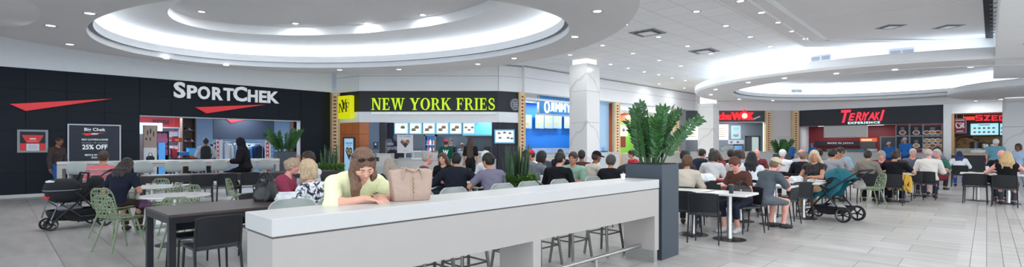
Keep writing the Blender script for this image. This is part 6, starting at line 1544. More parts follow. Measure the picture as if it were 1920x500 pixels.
# ---------------------------------------------------------------- people: one smooth body grown from a distance field, clothing and hair as children
def _v(*a): return np.array(a, dtype=np.float64)
def _n(a): return a/max(1e-9, np.linalg.norm(a))
class Field:
    def __init__(self, prims, h, extra=.0):
        lo = np.min([p['lo'] for p in prims], axis=0)-extra-3*h; hi = np.max([p['hi'] for p in prims], axis=0)+extra+3*h
        self.h = h; self.o = lo; self.n = np.ceil((hi-lo)/h).astype(int)+1
        self.d = np.full(self.n, .5, np.float32)
    def sub(self, lo, hi):
        i0 = np.maximum(0, np.floor((lo-self.o)/self.h).astype(int)); i1 = np.minimum(self.n, np.ceil((hi-self.o)/self.h).astype(int)+1)
        sl = tuple(slice(a, b) for a, b in zip(i0, i1))
        ax = [(self.o[k]+self.h*np.arange(i0[k], i1[k])).astype(np.float32) for k in range(3)]
        return sl, ax[0][:, None, None], ax[1][None, :, None], ax[2][None, None, :]
    def add(self, p, inf=0.0):
        pad = inf+p['k']+2.5*self.h
        sl, X, Y, Z = self.sub(p['lo']-pad, p['hi']+pad)
        if min(s.stop-s.start for s in sl) <= 0: return
        d = p['fn'](X, Y, Z, inf); k = p['k']; o = self.d[sl]
        if k > 0:
            hh = np.clip(.5+.5*(o-d)/k, 0, 1); self.d[sl] = o*(1-hh)+d*hh-k*hh*(1-hh)
        else: self.d[sl] = np.minimum(o, d)
    def cut(self, p, inf=0.0, k=.006):
        pad = inf+k+2*self.h; sl, X, Y, Z = self.sub(p['lo']-pad, p['hi']+pad)
        if min(s.stop-s.start for s in sl) <= 0: return
        self.d[sl] = np.maximum(self.d[sl], -p['fn'](X, Y, Z, inf))
    def plane(self, pt, n, lo=None, hi=None):
        sl, X, Y, Z = self.sub(self.o if lo is None else lo, self.o+self.h*self.n if hi is None else hi)
        self.d[sl] = np.maximum(self.d[sl], ((X-pt[0])*n[0]+(Y-pt[1])*n[1]+(Z-pt[2])*n[2]).astype(np.float32))
    def ripple(self, amp, f):
        if f > 60:
            sl, X, Y, Z = self.sub(self.o, self.o+self.h*self.n)
            self.d += (amp*(np.sin(f*1.3*X+8*Z)*np.cos(f*1.1*Y)+.5*np.sin(f*2.1*X-f*1.7*Y))).astype(np.float32); return
        sl, X, Y, Z = self.sub(self.o, self.o+self.h*self.n)
        self.d += (amp*(np.sin(f*(X+.6*Z)+1.3)*np.sin(f*.8*(Y-.5*Z))+.6*np.sin(f*1.7*(Z+.4*X-.3*Y)))).astype(np.float32)
    def mesh(self, name):
        d = self.d; ins = d < 0; c = np.zeros(tuple(s-1 for s in d.shape), np.int8)
        for a in (0, 1):
            for b in (0, 1):
                for e in (0, 1): c += ins[a:a+c.shape[0], b:b+c.shape[1], e:e+c.shape[2]]
        act = (c > 0) & (c < 8); ii = np.argwhere(act)
        if len(ii) == 0: return None
        idx = np.full(c.shape, -1, np.int32); idx[act] = np.arange(len(ii))
        acc = np.zeros((len(ii), 3)); cnt = np.zeros(len(ii))
        cor = [(a, b, e) for a in (0, 1) for b in (0, 1) for e in (0, 1)]
        val = {k: d[ii[:, 0]+k[0], ii[:, 1]+k[1], ii[:, 2]+k[2]] for k in cor}
        for p in cor:
            for ax in range(3):
                if p[ax]: continue
                q = list(p); q[ax] = 1; q = tuple(q); a, b = val[p], val[q]; m = (a < 0) != (b < 0)
                t = a[m]/(a[m]-b[m]); pos = np.tile(np.array(p, float), (m.sum(), 1)); pos[:, ax] += t
                acc[m] += pos; cnt[m] += 1
        V = self.o+self.h*(ii+acc/cnt[:, None]); F = []
        for ax in range(3):
            s0 = [slice(1, -1)]*3; s1 = [slice(1, -1)]*3; s0[ax] = slice(0, -1); s1[ax] = slice(1, None)
            A, B = ins[tuple(s0)], ins[tuple(s1)]; e = np.argwhere(A != B)
            off = np.ones(3, int); off[ax] = 0; e2 = e+off; fl_ = A[tuple(e.T)]
            u, w = [(1, 2), (2, 0), (0, 1)][ax]
            def g(du, dw):
                k = e2.copy(); k[:, u] += du; k[:, w] += dw; return idx[tuple(k.T)]
            q = np.stack([g(-1, -1), g(0, -1), g(0, 0), g(-1, 0)], 1); q[~fl_] = q[~fl_][:, ::-1]; F.append(q)
        F = np.concatenate(F); F = F[(F >= 0).all(1)]
        me = bpy.data.meshes.new(name); me.vertices.add(len(V)); me.vertices.foreach_set('co', V.astype(np.float32).ravel())
        me.loops.add(4*len(F)); me.loops.foreach_set('vertex_index', F.astype(np.int32).ravel())
        me.polygons.add(len(F)); me.polygons.foreach_set('loop_start', np.arange(0, 4*len(F), 4, dtype=np.int32)); me.polygons.foreach_set('loop_total', np.full(len(F), 4, np.int32))
        me.polygons.foreach_set('use_smooth', np.ones(len(F), bool)); me.update(calc_edges=True)
        return me
def cap(p, q, r1, r2=None, k=.03, cutend=False, flat=None):
    """round cone; flat=(axis, factor) squashes it along an axis"""
    r2 = r1 if r2 is None else r2; p = _v(*p); q = _v(*q); dv = q-p; L2 = max(1e-9, dv@dv); dn = _n(dv); R = max(r1, r2)
    def fn(X, Y, Z, inf=0.0):
        x, y, z = X-p[0], Y-p[1], Z-p[2]
        t = np.clip((x*dv[0]+y*dv[1]+z*dv[2])/L2, 0, 1)
        a, b, c = x-t*dv[0], y-t*dv[1], z-t*dv[2]; s = 0
        if flat is not None:
            ax, f = flat; s = (a*ax[0]+b*ax[1]+c*ax[2])*(f-1); a, b, c = a+s*ax[0], b+s*ax[1], c+s*ax[2]
        d = np.sqrt(a*a+b*b+c*c)-(r1+(r2-r1)*t)-inf
        if cutend: d = np.maximum(d, (X-q[0])*dn[0]+(Y-q[1])*dn[1]+(Z-q[2])*dn[2])
        return d.astype(np.float32)
    return dict(fn=fn, lo=np.minimum(p, q)-R, hi=np.maximum(p, q)+R, k=k)
def ell(c, R, B=None, k=.03):
    c = _v(*c); R = _v(*R); B = np.eye(3) if B is None else B; m = max(R)
    def fn(X, Y, Z, inf=0.0):
        x, y, z = X-c[0], Y-c[1], Z-c[2]; r = R+inf
        u = [(x*B[i][0]+y*B[i][1]+z*B[i][2]) for i in range(3)]
        k0 = np.sqrt((u[0]/r[0])**2+(u[1]/r[1])**2+(u[2]/r[2])**2); k1 = np.sqrt((u[0]/r[0]**2)**2+(u[1]/r[1]**2)**2+(u[2]/r[2]**2)**2)
        return (k0*(k0-1)/np.maximum(k1, 1e-6)).astype(np.float32)
    return dict(fn=fn, lo=c-m, hi=c+m, k=k)
def rotm(yaw, pitch, roll=0):
    """rows = right, forward, up of a head turned left by yaw, bowed by pitch"""
    y, p, r_ = (math.radians(a) for a in (yaw, pitch, roll))
    f = _v(-math.sin(y)*math.cos(p), math.cos(y)*math.cos(p), -math.sin(p)); rt = _v(math.cos(y), math.sin(y), 0); u = np.cross(rt, f)
    rt2 = rt*math.cos(r_)+u*math.sin(r_); return np.array([rt2, f, np.cross(rt2, f)])
def ik(a, t, l1, l2, hint):
    d = t-a; L = np.linalg.norm(d); L = min(L, (l1+l2)*.995); L = max(L, abs(l1-l2)+.02); dn = _n(d); x = (l1*l1-l2*l2+L*L)/(2*L); y = math.sqrt(max(1e-6, l1*l1-x*x))
    h = hint-dn*(hint@dn); h = _n(h); return a+dn*x+h*y, a+dn*L
SKIN = {'fair': rgb(222, 170, 148), 'tan': rgb(196, 140, 112), 'brown': rgb(140, 92, 68), 'pink': rgb(224, 160, 145), 'dark': rgb(92, 60, 46)}
def person(label, loc, head, vox=.012, pose='sit', seat=.455, s=1.0, wd=1.0, lean=12, twist=0, yaw=0, pitch=12, roll=0, skin='fair', hair=('short', rgb(50, 40, 36)),
           top=(rgb(120, 120, 125), 1.0), bottom=(rgb(45, 48, 58), 'long'), shoes=rgb(45, 42, 42), arms=None, sex='w', extra=(), legs=None, topmat=None, table=.75, side=0, fine=False):
    """local frame: faces +Y, floor at z = 0, pelvis over the origin"""
    P = _v(0, 0, seat+.095*s) if pose == 'sit' else _v(0, 0, .93*s)
    if pose != 'sit' and lean == 12: lean = 2
    a1, a2 = math.radians(lean*.7), math.radians(lean*1.25); sd = math.radians(side)
    d1 = _n(_v(math.sin(sd), math.sin(a1), math.cos(a1))); d2 = _n(_v(math.sin(sd)*1.3, math.sin(a2), math.cos(a2)))
    W = P+d1*.20*s; C = W+d2*.17*s; N = C+d2*.145*s
    tw = math.radians(twist); rt = _v(math.cos(tw), math.sin(tw), 0); ft = np.cross(d2, rt)*-1
    ft = _n(np.cross(d2, rt)); ft = ft if ft[1]*math.cos(tw)-ft[0]*math.sin(tw) > 0 else -ft
    BT = np.array([rt, _n(np.cross(d2, rt)), d2]); sw = (.175 if sex == 'w' else .195)*s*(1+.25*(wd-1))
    sh = {1: N-d2*.045*s+rt*sw, -1: N-d2*.045*s-rt*sw}
    H = rotm(yaw+twist*.5, pitch, roll); nk = N+d2*.035*s+H[1]*.012; hc = N+d2*.130*s+H[2]*.075*s+H[1]*.025*s
    torso = [ell(P+_v(0, 0, .02), _v(.165*wd, .12*wd, .125)*s, k=.05), cap(P-rt*.05+_v(0, -.02, -.02), P+rt*.05+_v(0, -.02, -.02), .105*s*wd, k=.04),
             ell(W, _v(.135*wd, .105*wd, .14)*s, BT, k=.07), ell(C-d2*.01, _v(.155*(1+.6*(wd-1)), .112*wd, .17)*s, BT, k=.07),
             cap(sh[-1]-d2*.01, sh[1]-d2*.01, .058*s, k=.06, flat=None), cap(C+d2*.08-rt*.08, C+d2*.08+rt*.08, .085*s*wd, k=.05)]
    if sex == 'w': torso += [ell(C-d2*.03+BT[1]*.075*s*wd+rt*q*.07, _v(.06, .055, .065)*s*wd, BT, k=.05) for q in (-1, 1)]
    elif wd > 1.05: torso += [ell(W+BT[1]*.05, _v(.13, .12, .14)*s*wd, BT, k=.06)]
    neck = [cap(N-d2*.03, nk+H[2]*.05*s, .056*s if sex == 'w' else .063*s, .052*s, k=.04)]
    def hp(x, y, z): return hc+H[0]*x*s+H[1]*y*s+H[2]*z*s
    hd_ = [ell(hp(0, -.012, .022), _v(.077, .095, .095)*s, H, k=.02), ell(hp(0, .028, -.045), _v(.060, .066, .075)*s, H, k=.03), ell(hp(0, .070, -.092), _v(.026, .022, .022)*s, H, k=.03),
           cap(hp(0, .088, .012), hp(0, .108, -.026), .009*s, .014*s, k=.014), cap(hp(-.034, .082, .026), hp(.034, .082, .026), .013*s, k=.018),
           cap(hp(-.04, .062, -.022), hp(.04, .062, -.022), .028*s, k=.02), cap(hp(-.016, .085, -.058), hp(.016, .085, -.058), .0085*s, k=.012)]
    for q in (-1, 1): hd_ += [ell(hp(q*.078, -.008, -.012), _v(.012, .022, .032)*s, H, k=.008)]
    la, lf = .285*s, .245*s
    A = arms or {}
    default = {1: (.15, .31, table+.04), -1: (-.15, .31, table+.04)}
    if pose != 'sit': default = {1: (.25, .05, .80*s), -1: (-.25, .05, .80*s)}
    armp = []; handp = []; aj = {}
    for q in (1, -1):
        tgt = A.get(q, default[q]); hdir = None
        if len(tgt) > 3: hdir = _n(_v(*tgt[3])); 
        el, wr = ik(sh[q], _v(*tgt[:3]), la, lf, _v(q*.55, -.35, -.75) if not A.get('out') else _v(q*1.0, .0, -float(A['out'])))
        aj[q] = (sh[q], el, wr); fd = _n(wr-el)
        armp.append([cap(sh[q], el, .050*s*(1+.4*(wd-1)), .039*s, k=.03), cap(el, wr, .040*s, .027*s, k=.02), ell(el+(wr-el)*.28, _v(.042, .042, .042)*s, k=.03)])
        hd2 = hdir if hdir is not None else _n(fd*_v(1, 1, .35))
        upv = _v(0, 0, 1) if abs(hd2[2]) < .8 else _v(0, -1, 0); lat = _n(np.cross(hd2, upv))*1.0; pn = np.cross(lat, hd2)
        med = -lat*q; kk = .006 if vox < .008 else .004; BH = np.array([lat, hd2, pn])
        pc_ = wr+hd2*.048*s; hands = [ell(pc_, _v(.041, .052, .015)*s, BH, k=.014), cap(wr-hd2*.01, wr+hd2*.03, .025*s, k=.02)]
        curl = A.get('curl', .55)
        for i, (off, ln) in enumerate(((.030, .072), (.010, .080), (-.010, .075), (-.029, .060))):
            b0 = wr+hd2*(.088-.004*i)*s+med*off*s; sp = _n(hd2+med*(off*2.6)-pn*.25*curl); b1 = b0+sp*ln*.52*s; b2 = b1+_n(sp-pn*1.1*curl)*ln*.5*s
            hands += [cap(b0, b1, .0092*s, .0084*s, k=kk), cap(b1, b2, .0084*s, .0068*s, k=kk)]
        t0 = wr+hd2*.03*s+med*.030*s; t1 = t0+_n(hd2*.7+med*.75-pn*.3)*.042*s; t2 = t1+_n(hd2*1.0+med*.25-pn*.3*curl)*.034*s
        hands += [cap(t0, t1, .0125*s, .0105*s, k=.01), cap(t1, t2, .0105*s, .0080*s, k=kk)]
        handp.append(hands)
    legp = []; footp = []; lj = {}
    for q in (1, -1):
        hip = P+_v(q*.09*s*wd, .0, -.01)
        if pose == 'sit':
            ft_ = (legs or {}).get(q, (q*.11, .43*s, .085)); an = _v(*ft_[:3])
            kn, an = ik(hip+_v(0, .02, 0), an, .43*s, .42*s, _v(q*.12, .7, .9))
        else:
            ft_ = (legs or {}).get(q, (q*.10, -.01, .085)); an = _v(*ft_[:3]); kn, an = ik(hip, an, .425*s, .42*s, _v(0, 1, 0))
        lj[q] = (hip, kn, an); sk = _n(an-kn); back = _n(_v(0, -1, 0)-sk*(-sk[1]))
        legp.append([cap(hip, kn, .084*s*(1+.7*(wd-1)), .058*s, k=.04), cap(kn, an, .054*s, .037*s, k=.03), ell(kn+(an-kn)*.3+back*.018, _v(.05, .05, .09)*s, k=.03)])
        fdv = _v(*(ft_[3:6] if len(ft_) > 3 else (q*.18, 1, -.25))); fdv = _n(fdv)
        heel = an+_v(0, 0, -.04*s)-fdv*.035*s; toe = an+fdv*.165*s; toe[2] = min(toe[2], max(.028, an[2]-.052*s)) if an[2] < .3 else toe[2]
        footp.append([cap(heel, toe, .036*s, .026*s, k=.03), cap(an, toe*.5+heel*.5, .036*s, .03*s, k=.03)])
    allp = torso+neck+hd_+sum(armp, [])+sum(handp, [])+sum(legp, [])+sum(footp, [])
    f = Field(allp, vox)
    for p in allp: f.add(p)
    if vox < .0095:
        for q in (-1, 1): f.cut(ell(hp(q*.031, .102, .004), _v(.016, .016, .010)*s, H))
    rz = hd(head); L = (loc[0], loc[1], 0)
    body = link('person', f.mesh('body'), None, L, rz); body.data.materials.append(cmat(SKIN[skin], 'skin')); tag(body, label, 'person')
    def piece(name, prims, inf, m, cuts=(), planes=(), rip=0.0, fr=30, hh=None):
        g = Field(prims, hh or vox, inf)
        for p in prims: g.add(p, inf)
        if rip: g.ripple(rip, fr)
        for c in cuts: g.cut(c)
        for pl in planes: g.plane(*pl)
        me = g.mesh(name)
        if me is None: return None
        me.materials.append(m); return link(name, me, body)
    # top
    col, sl = top[0], top[1]; sl = sl if isinstance(sl, tuple) else (sl, sl)
    pr = list(torso)
    for q, sv in ((1, sl[0]), (-1, sl[1])):
        S0, E0, W0 = aj[q]
        if sv <= 0: pr.append(cap(S0-rt*q*.03, S0-rt*q*.01, .05*s, k=.03)); continue
        if sv <= 1: pr.append(cap(S0, S0+(E0-S0)*sv, .058*s*(1+.4*(wd-1)), .052*s, k=.03, cutend=True))
        else: pr += [cap(S0, E0, .056*s*(1+.4*(wd-1)), .050*s, k=.03), cap(E0, E0+(W0-E0)*(sv-1), .049*s, .038*s, k=.02, cutend=True)]
    inf = .011 if len(top) < 3 else top[2]
    hem = P-d1*(.035 if pose == 'sit' else .11)*s
    cuts = [cap(N+d2*.015+BT[1]*.02, N+d2*.2+BT[1]*.03, .062*s, .085*s)]
    if sl[0] <= 0: cuts += [cap(sh[q]+rt*q*.045-d2*.05, sh[q]+rt*q*.06+d2*.1, .052*s, k=0) for q in (-1, 1)]; cuts.append(cap(N+BT[1]*.09-d2*.03, N+d2*.2+BT[1]*.1, .09*s))
    piece('top', pr, inf, topmat or cmat(col, 'cloth'), cuts, [(hem, -d1)], .0035, 34)
    # trousers, shorts
    bcol, bl = bottom; pr = [torso[0], torso[1]]; pl = [(P+d1*.09*s, d1)]
    for q in (1, -1):
        h0, k0, a0 = lj[q]
        if bl == 'long': pr += [cap(h0, k0, .090*s*(1+.7*(wd-1)), .066*s, k=.03), cap(k0, k0+(a0-k0)*.93, .062*s, .050*s, k=.03, cutend=True)]
        elif bl == 'shorts': pr += [cap(h0, k0, .092*s*(1+.7*(wd-1)), .072*s, k=.03, cutend=True)]
        elif bl == 'crop': pr += [cap(h0, k0, .088*s*(1+.7*(wd-1)), .064*s, k=.03), cap(k0, k0+(a0-k0)*.55, .06*s, .052*s, k=.03, cutend=True)]
    piece('trousers' if bl != 'shorts' else 'shorts', pr, .006, cmat(bcol, 'cloth'), (), pl, .003, 30)
    for i, q in enumerate((1, -1)):
        piece('shoe', footp[i], .009, cmat(shoes, 'shoe'), (), [(lj[q][2]+_v(0, 0, .012), _v(0, 0, 1))])
    # hair and hats
    st, hcol = hair[0], hair[1]; hm = cmat(hcol, 'hair'); hh = min(vox, .010)
    face = [ell(hp(0, .098, -.045), _v(.066, .062, .108)*s, H), cap(hp(0, .09, -.1), hp(0, .13, -.16), .075*s), cap(hp(-.04, .112, .022), hp(.04, .112, .022), .036*s)]
    sk_ = ell(hp(0, -.014, .026), _v(.081, .099, .098)*s, H, k=.02)
    low = lambda z, y=0.0: (hp(0, y, z), -H[2])
    if st in ('short', 'curly', 'cap', 'thin', 'bun', 'ponytail', 'updo', 'bob'):
        pr = [sk_, ell(hp(0, -.055, -.02), _v(.066, .055, .07)*s, H, k=.03)]
        v = {'short': .012, 'curly': .022, 'cap': .006, 'thin': .005, 'bun': .008, 'ponytail': .008, 'updo': .014, 'bob': .016}[st]
        if st == 'bob': pr += [cap(hp(q*.062, -.01, .0), hp(q*.066, .0, -.09), .03*s, .034*s, k=.03) for q in (-1, 1)] + [cap(hp(0, -.07, 0), hp(0, -.07, -.09), .05*s, .05*s, k=.03)]
        if st in ('bun', 'updo'): pr += [ell(hp(0, -.10, .075 if st == 'bun' else .02), _v(.042, .042, .040)*s, H, k=.008)]
        if st == 'ponytail': pr += [cap(hp(0, -.10, .05), hp(0, -.15, -.02), .026*s, .032*s, k=.015), cap(hp(0, -.15, -.02), hp(0, -.14, -.17), .032*s, .014*s, k=.02)]
        piece('hair', pr, v*s, hm, face+([cap(hp(q*.08, .02, -.02), hp(q*.08, .015, -.1), .026*s) for q in (-1, 1)] if st not in ('bob',) else []), [low(-.085 if st != 'bob' else -.13)], .004 if st == 'curly' else .0025, 70 if st == 'curly' else 90, hh)
    elif st == 'long':
        end = hair[2] if len(hair) > 2 else -.20
        pr = [sk_, ell(hp(0, -.05, -.03), _v(.07, .06, .08)*s, H, k=.03)]
        for x, y, e, rr in ((-.07, -.01, 1, .034), (.07, -.01, 1, .034), (-.045, -.07, 1.1, .045), (.045, -.07, 1.1, .045), (0, -.085, 1.15, .045)):
            m0 = hp(x, y, -.03); m1 = N+d2*.02+H[0]*x*1.35-BT[1]*(.055-.5*y*0)+BT[1]*(y*.6); m2 = N+d2*(end*e)*s+rt*x*1.5-BT[1]*(.105+.1*0)+(BT[1]*.06 if abs(x) > .06 else 0)
            pr += [cap(m0, m1, rr*s, rr*1.05*s, k=.03), cap(m1, m2, rr*1.05*s, .02*s, k=.03)]
        piece('hair', pr, .010*s, hm, face+[cap(N+BT[1]*.09-d2*.1, hc+H[1]*.16, .055*s)], (), .0035, 85, hh)
    elif st == 'front':     # long hair falling forward, for a bowed head
        pr = [sk_, ell(hp(0, -.05, -.02), _v(.07, .06, .08)*s, H, k=.03)]
        for x, ln, rr, fx in hair[2]:
            p0 = hp(x*.9, .01, .03); p1 = hp(x, .02, -.06); p2 = p1+_v(fx, .035, -ln*.5); p3 = p1+_v(fx*1.3, .02, -ln)
            pr += [cap(p0, p1, rr*s, k=.02), cap(p1, p2, rr*s, rr*.9*s, k=.02), cap(p2, p3, rr*.9*s, rr*.4*s, k=.02)]
        piece('hair', pr, .010*s, hm, [ell(hp(0, .100, -.035), _v(.052, .065, .095)*s, H)], (), .003, 95, min(hh, .006))
    elif st == 'bald':
        piece('hair', [ell(hp(0, -.03, -.01), _v(.080, .085, .062)*s, H, k=.02)], .006*s, hm, face+[cap(hp(q*.08, .03, -.01), hp(q*.08, .015, -.1), .03*s) for q in (-1, 1)], [low(-.075), (hp(0, 0, .03), H[2])], .002, 80, hh)
    elif st == 'hijab':
        pr = [sk_, ell(hp(0, -.03, -.03), _v(.085, .09, .1)*s, H, k=.03), cap(hp(0, -.02, -.08), N+d2*.0, .085*s, .11*s, k=.05), cap(N-rt*.1, N+rt*.1, .075*s, .075*s, k=.05), cap(N, C-BT[1]*.08, .1*s, .06*s, k=.05)]
        piece('headscarf', pr, .014*s, cmat(hcol, 'cloth'), [ell(hp(0, .098, -.02), _v(.05, .06, .075)*s, H)], (), .003, 40, hh)
    if st == 'cap' or len(hair) > 3:
        cc = hair[2] if st == 'cap' else hair[3]; cm = cmat(cc, 'cloth')
        g = [ell(hp(0, -.008, .035), _v(.086, .104, .092)*s, H, k=.01)]; br = hair[4] if len(hair) > 4 else 1
        if br: g += [ell(hp(0, .125*br, .030), _v(.068, .075, .010)*s, H, k=.012)]
        piece('cap', g, .008*s, cm, (), [low(.022)], .0, 1, hh)
    if fine:
        near = vox < .0095; shut = pitch > 20
        for q in (-1, 1):
            b = MB(); b.ell(tuple(hp(q*.031, .081 if near else .083, .002)), (.0115, .0115, .0115 if near else .008), 10)
            e = b.build('eye', cmat(SKIN[skin], 'skin') if shut else pc(205, 200, 198, 'gloss') if near else pc(52, 40, 36, 'gloss'), body)
            if near and not shut:
                b = MB(); b.ell(tuple(hp(q*.031, .0895, .001)), (.0055, .0055, .0055), 10); b.build('iris', pc(60, 48, 40, 'gloss'), e)
            if near or shut:
                zl = -.004 if shut else .007
                b = MB(); b.tube([tuple(hp(q*.019, .088, zl)), tuple(hp(q*.031, .0925, zl-.001)), tuple(hp(q*.044, .083, zl-.001))], [.001, .0017, .001], 6); b.build('eyelash', pc(40, 30, 28), e)
            b = MB(); b.tube([tuple(hp(q*.014, .098, .026)), tuple(hp(q*.032, .096, .031)), tuple(hp(q*.05, .082, .026))], [.003, .0035, .002], 6); b.build('eyebrow', hm, body)
        b = MB(); b.tube([tuple(hp(-.023, .0885, -.060)), tuple(hp(-.009, .0955, -.056)), tuple(hp(0, .0955, -.058)), tuple(hp(.009, .0955, -.056)), tuple(hp(.023, .0885, -.060))], [.003, .0055, .0055, .0055, .003], 8)
        b.build('lips', cmat(tuple(c*f for c, f in zip(SKIN[skin], (.86, .62, .62))), 'skin'), body)
    return body, dict(hp=hp, H=H, aj=aj, lj=lj, N=N, C=C, BT=BT, P=P, sh=sh, d2=d2)
def worn(name, b, m, body, smooth=50): return b.build(name, m, body, smooth=smooth)
def PP(label, px, Y, head, **k):
    k.setdefault('vox', max(.0085, min(.015, Y*.00095)))
    x, y = at(px, Y); a = math.radians(head+k.get('yaw', 0)); c = -(math.cos(a)*x+math.sin(a)*y)/math.hypot(x, y)
    k.setdefault('fine', c > -.25)
    return person(label, at(px, Y), head, **k)
BLK = rgb(26, 27, 32); GRY = rgb(120, 122, 128); WHT = rgb(226, 228, 232); NAV = rgb(34, 38, 54); JEAN = rgb(62, 78, 108)
HB = rgb(58, 42, 34); HK = rgb(30, 26, 26); HG = rgb(176, 172, 168); HW = rgb(215, 213, 210); HBL = rgb(178, 148, 108)

# woman in yellow leaning on the counter, writing
yl = Vector((UX, UY))*0 + Vector(along(640, .39)); cr = math.radians(CA)
yhead = CA-90-4
body, J = person('woman in a pale yellow sweater writing at the long white counter', (yl.x, yl.y), yhead, vox=.0052, seat=.75, lean=37, twist=0, yaw=-8, pitch=42, roll=-6, skin='fair', sex='w', s=.99,
    hair=('front', rgb(112, 84, 66), ((.060, .20, .026, -.0), (.072, .15, .022, .012), (.078, .25, .020, .0), (-.066, .07, .020, .0))),
    top=(rgb(240, 242, 196), (1.12, 1.25)), bottom=(JEAN, 'long'), shoes=rgb(200, 200, 200), table=1.065, legs={1: (.12, .28, .36, .1, 1, -.1), -1: (-.12, .28, .36, -.1, 1, -.1)},
    arms={1: (.045, .55, 1.100, (-.72, .62, -.10)), -1: (-.11, .51, 1.092, (.25, 1, -.12)), 'out': .25, 'curl': .5}, fine=True)
hp = J['hp']; b = MB()
for q in (-1, 1): b.loft([[tuple(hp(q*.037+a*.030*k, .062+e, .108+c*.020*k)) for a, c in [(math.cos(i*math.pi/6), math.sin(i*math.pi/6)) for i in range(12)]] for e, k in ((0, .9), (.003, 1), (.008, .95))])
b.tube([tuple(hp(-.012, .068, .112)), tuple(hp(.012, .068, .112))], .004, 6)
for q in (-1, 1): b.tube([tuple(hp(q*.066, .062, .108)), tuple(hp(q*.092, .0, .085)), tuple(hp(q*.09, -.07, .05))], .0035, 6)
worn('sunglasses', b, pc(26, 22, 22, 'gloss'), body)
wr = J['aj'][1][2]; t = thing('pencil', 'orange pencil in the hand of the woman in yellow', 'pencil', (0, 0, 0))
M0 = Matrix.Translation((yl.x, yl.y, 0)) @ Matrix.Rotation(hd(yhead), 4, 'Z')
p0 = M0 @ Vector((wr[0]-.095, wr[1]+.085, 1.073)); p1 = M0 @ Vector((wr[0]-.045, wr[1]+.035, 1.135)); b = MB(); b.tube([p0.lerp(p1, .12), p1], .0038, 6); b.build('shaft', pc(235, 130, 50), t); b = MB(); b.tube([p0, p0.lerp(p1, .12)], [.0008, .0036], 6); b.build('tip', pc(60, 50, 40), t)

# left side
def stripes():
    m, t_, b = principled('striped_jersey'); N, L = t_.nodes, t_.links; tc = N.new('ShaderNodeTexCoord'); sx = N.new('ShaderNodeSeparateXYZ'); L.new(tc.outputs['Object'], sx.inputs[0])
    mu = N.new('ShaderNodeMath'); mu.operation = 'MULTIPLY'; mu.inputs[1].default_value = 9.5; L.new(sx.outputs[2], mu.inputs[0]); fr = N.new('ShaderNodeMath'); fr.operation = 'FRACT'; L.new(mu.outputs[0], fr.inputs[0])
    rp = N.new('ShaderNodeValToRGB'); rp.color_ramp.interpolation = 'CONSTANT'; e = rp.color_ramp.elements; e[0].position = 0; e[0].color = rgb(226, 96, 100)+(1,); e[1].position = .32; e[1].color = rgb(120, 122, 132)+(1,)
    for p, c in ((.5, rgb(196, 170, 178)), (.6, rgb(226, 110, 112)), (.82, rgb(140, 136, 146))): k = e.new(p); k.color = c+(1,)
    L.new(fr.outputs[0], rp.inputs[0]); L.new(rp.outputs[0], b.inputs['Base Color']); b.inputs['Roughness'].default_value = .9; return m
def floral():
    m, t_, b = principled('floral_blouse'); N, L = t_.nodes, t_.links; tc = N.new('ShaderNodeTexCoord'); nz = N.new('ShaderNodeTexNoise'); nz.inputs['Scale'].default_value = 11; nz.inputs['Detail'].default_value = 2; nz.inputs['Distortion'].default_value = 1.6
    L.new(tc.outputs['Object'], nz.inputs[0]); rp = N.new('ShaderNodeValToRGB'); rp.color_ramp.interpolation = 'CONSTANT'; e = rp.color_ramp.elements; e[0].color = rgb(34, 36, 44)+(1,); e[1].position = .5; e[1].color = rgb(218, 220, 224)+(1,); k = e.new(.44); k.color = rgb(110, 114, 124)+(1,)
    L.new(nz.outputs[0], rp.inputs[0]); L.new(rp.outputs[0], b.inputs['Base Color']); b.inputs['Roughness'].default_value = .85; return m
M_STRIPE, M_FLORAL = stripes(), floral()
PP('person in a red and grey striped top with a brown bun, back turned', 187, 10.1, 108, hair=('updo', rgb(66, 48, 38)), topmat=M_STRIPE, top=(GRY, .9), bottom=(rgb(70, 66, 66), 'crop'), shoes=rgb(190, 190, 192), wd=1.1, skin='tan', lean=10)
PP('woman in a navy T-shirt with loose dark hair, back turned', 218, 8.3, 96, hair=('long', rgb(52, 42, 40), -.06), top=(NAV, .7), bottom=(rgb(60, 50, 48), 'long'), skin='tan', lean=20, pitch=24, s=.94)
PP('blurred walker in brown and dark blue by the sale board', 106, 13.6, 0, pose='walk', hair=('short', HK), top=(rgb(66, 56, 56), 2), bottom=(rgb(46, 92, 150), 'long'), skin='brown', legs={1: (.1, .22, .1), -1: (-.1, -.22, .12)}, s=.98)
PP('woman in a black headscarf and robe seated at the far white counter', 460, 13.75, 190, seat=.77, hair=('hijab', rgb(20, 21, 26)), top=(rgb(22, 23, 28), 2, .03), bottom=(rgb(20, 21, 26), 'long'), legs={1: (.1, .22, .35), -1: (-.1, .22, .35)}, arms={1: (.2, .3, 1.1), -1: (-.16, .3, 1.05)}, skin='tan', wd=1.1, lean=8)
b_, J = PP('shopper in a pale jacket with a black backpack, back turned', 386, 17.6, 120, pose='stand', hair=('short', HK), top=(rgb(176, 182, 192), 2, .02), bottom=(rgb(40, 42, 50), 'long'), skin='brown', sex='m', s=.98, arms={1: (.22, .3, 1.05), -1: (-.22, .3, 1.05)})
b = MB(); c = J['C']; b.loft([[(c[0]+x*k, c[1]-.13-y*k, c[2]+z) for x, y in ((-.16, .0), (.16, .0), (.15, .10), (.08, .16), (-.08, .16), (-.15, .10))] for z, k in ((-.28, .85), (-.24, 1), (.05, 1), (.16, .8), (.19, .4))]); worn('backpack', b, M_FAB, b_)
PP('woman in a maroon pink top with short grey blonde hair, facing right', 516, 7.62, 2, hair=('updo', rgb(170, 146, 122)), top=(rgb(150, 62, 86), 1.05), bottom=(NAV, 'long'), skin='pink', lean=20, pitch=16, yaw=10, s=.96, wd=1.1, vox=.008, arms={1: (.05, .46, .80), -1: (-.2, .40, .80)}, fine=True)
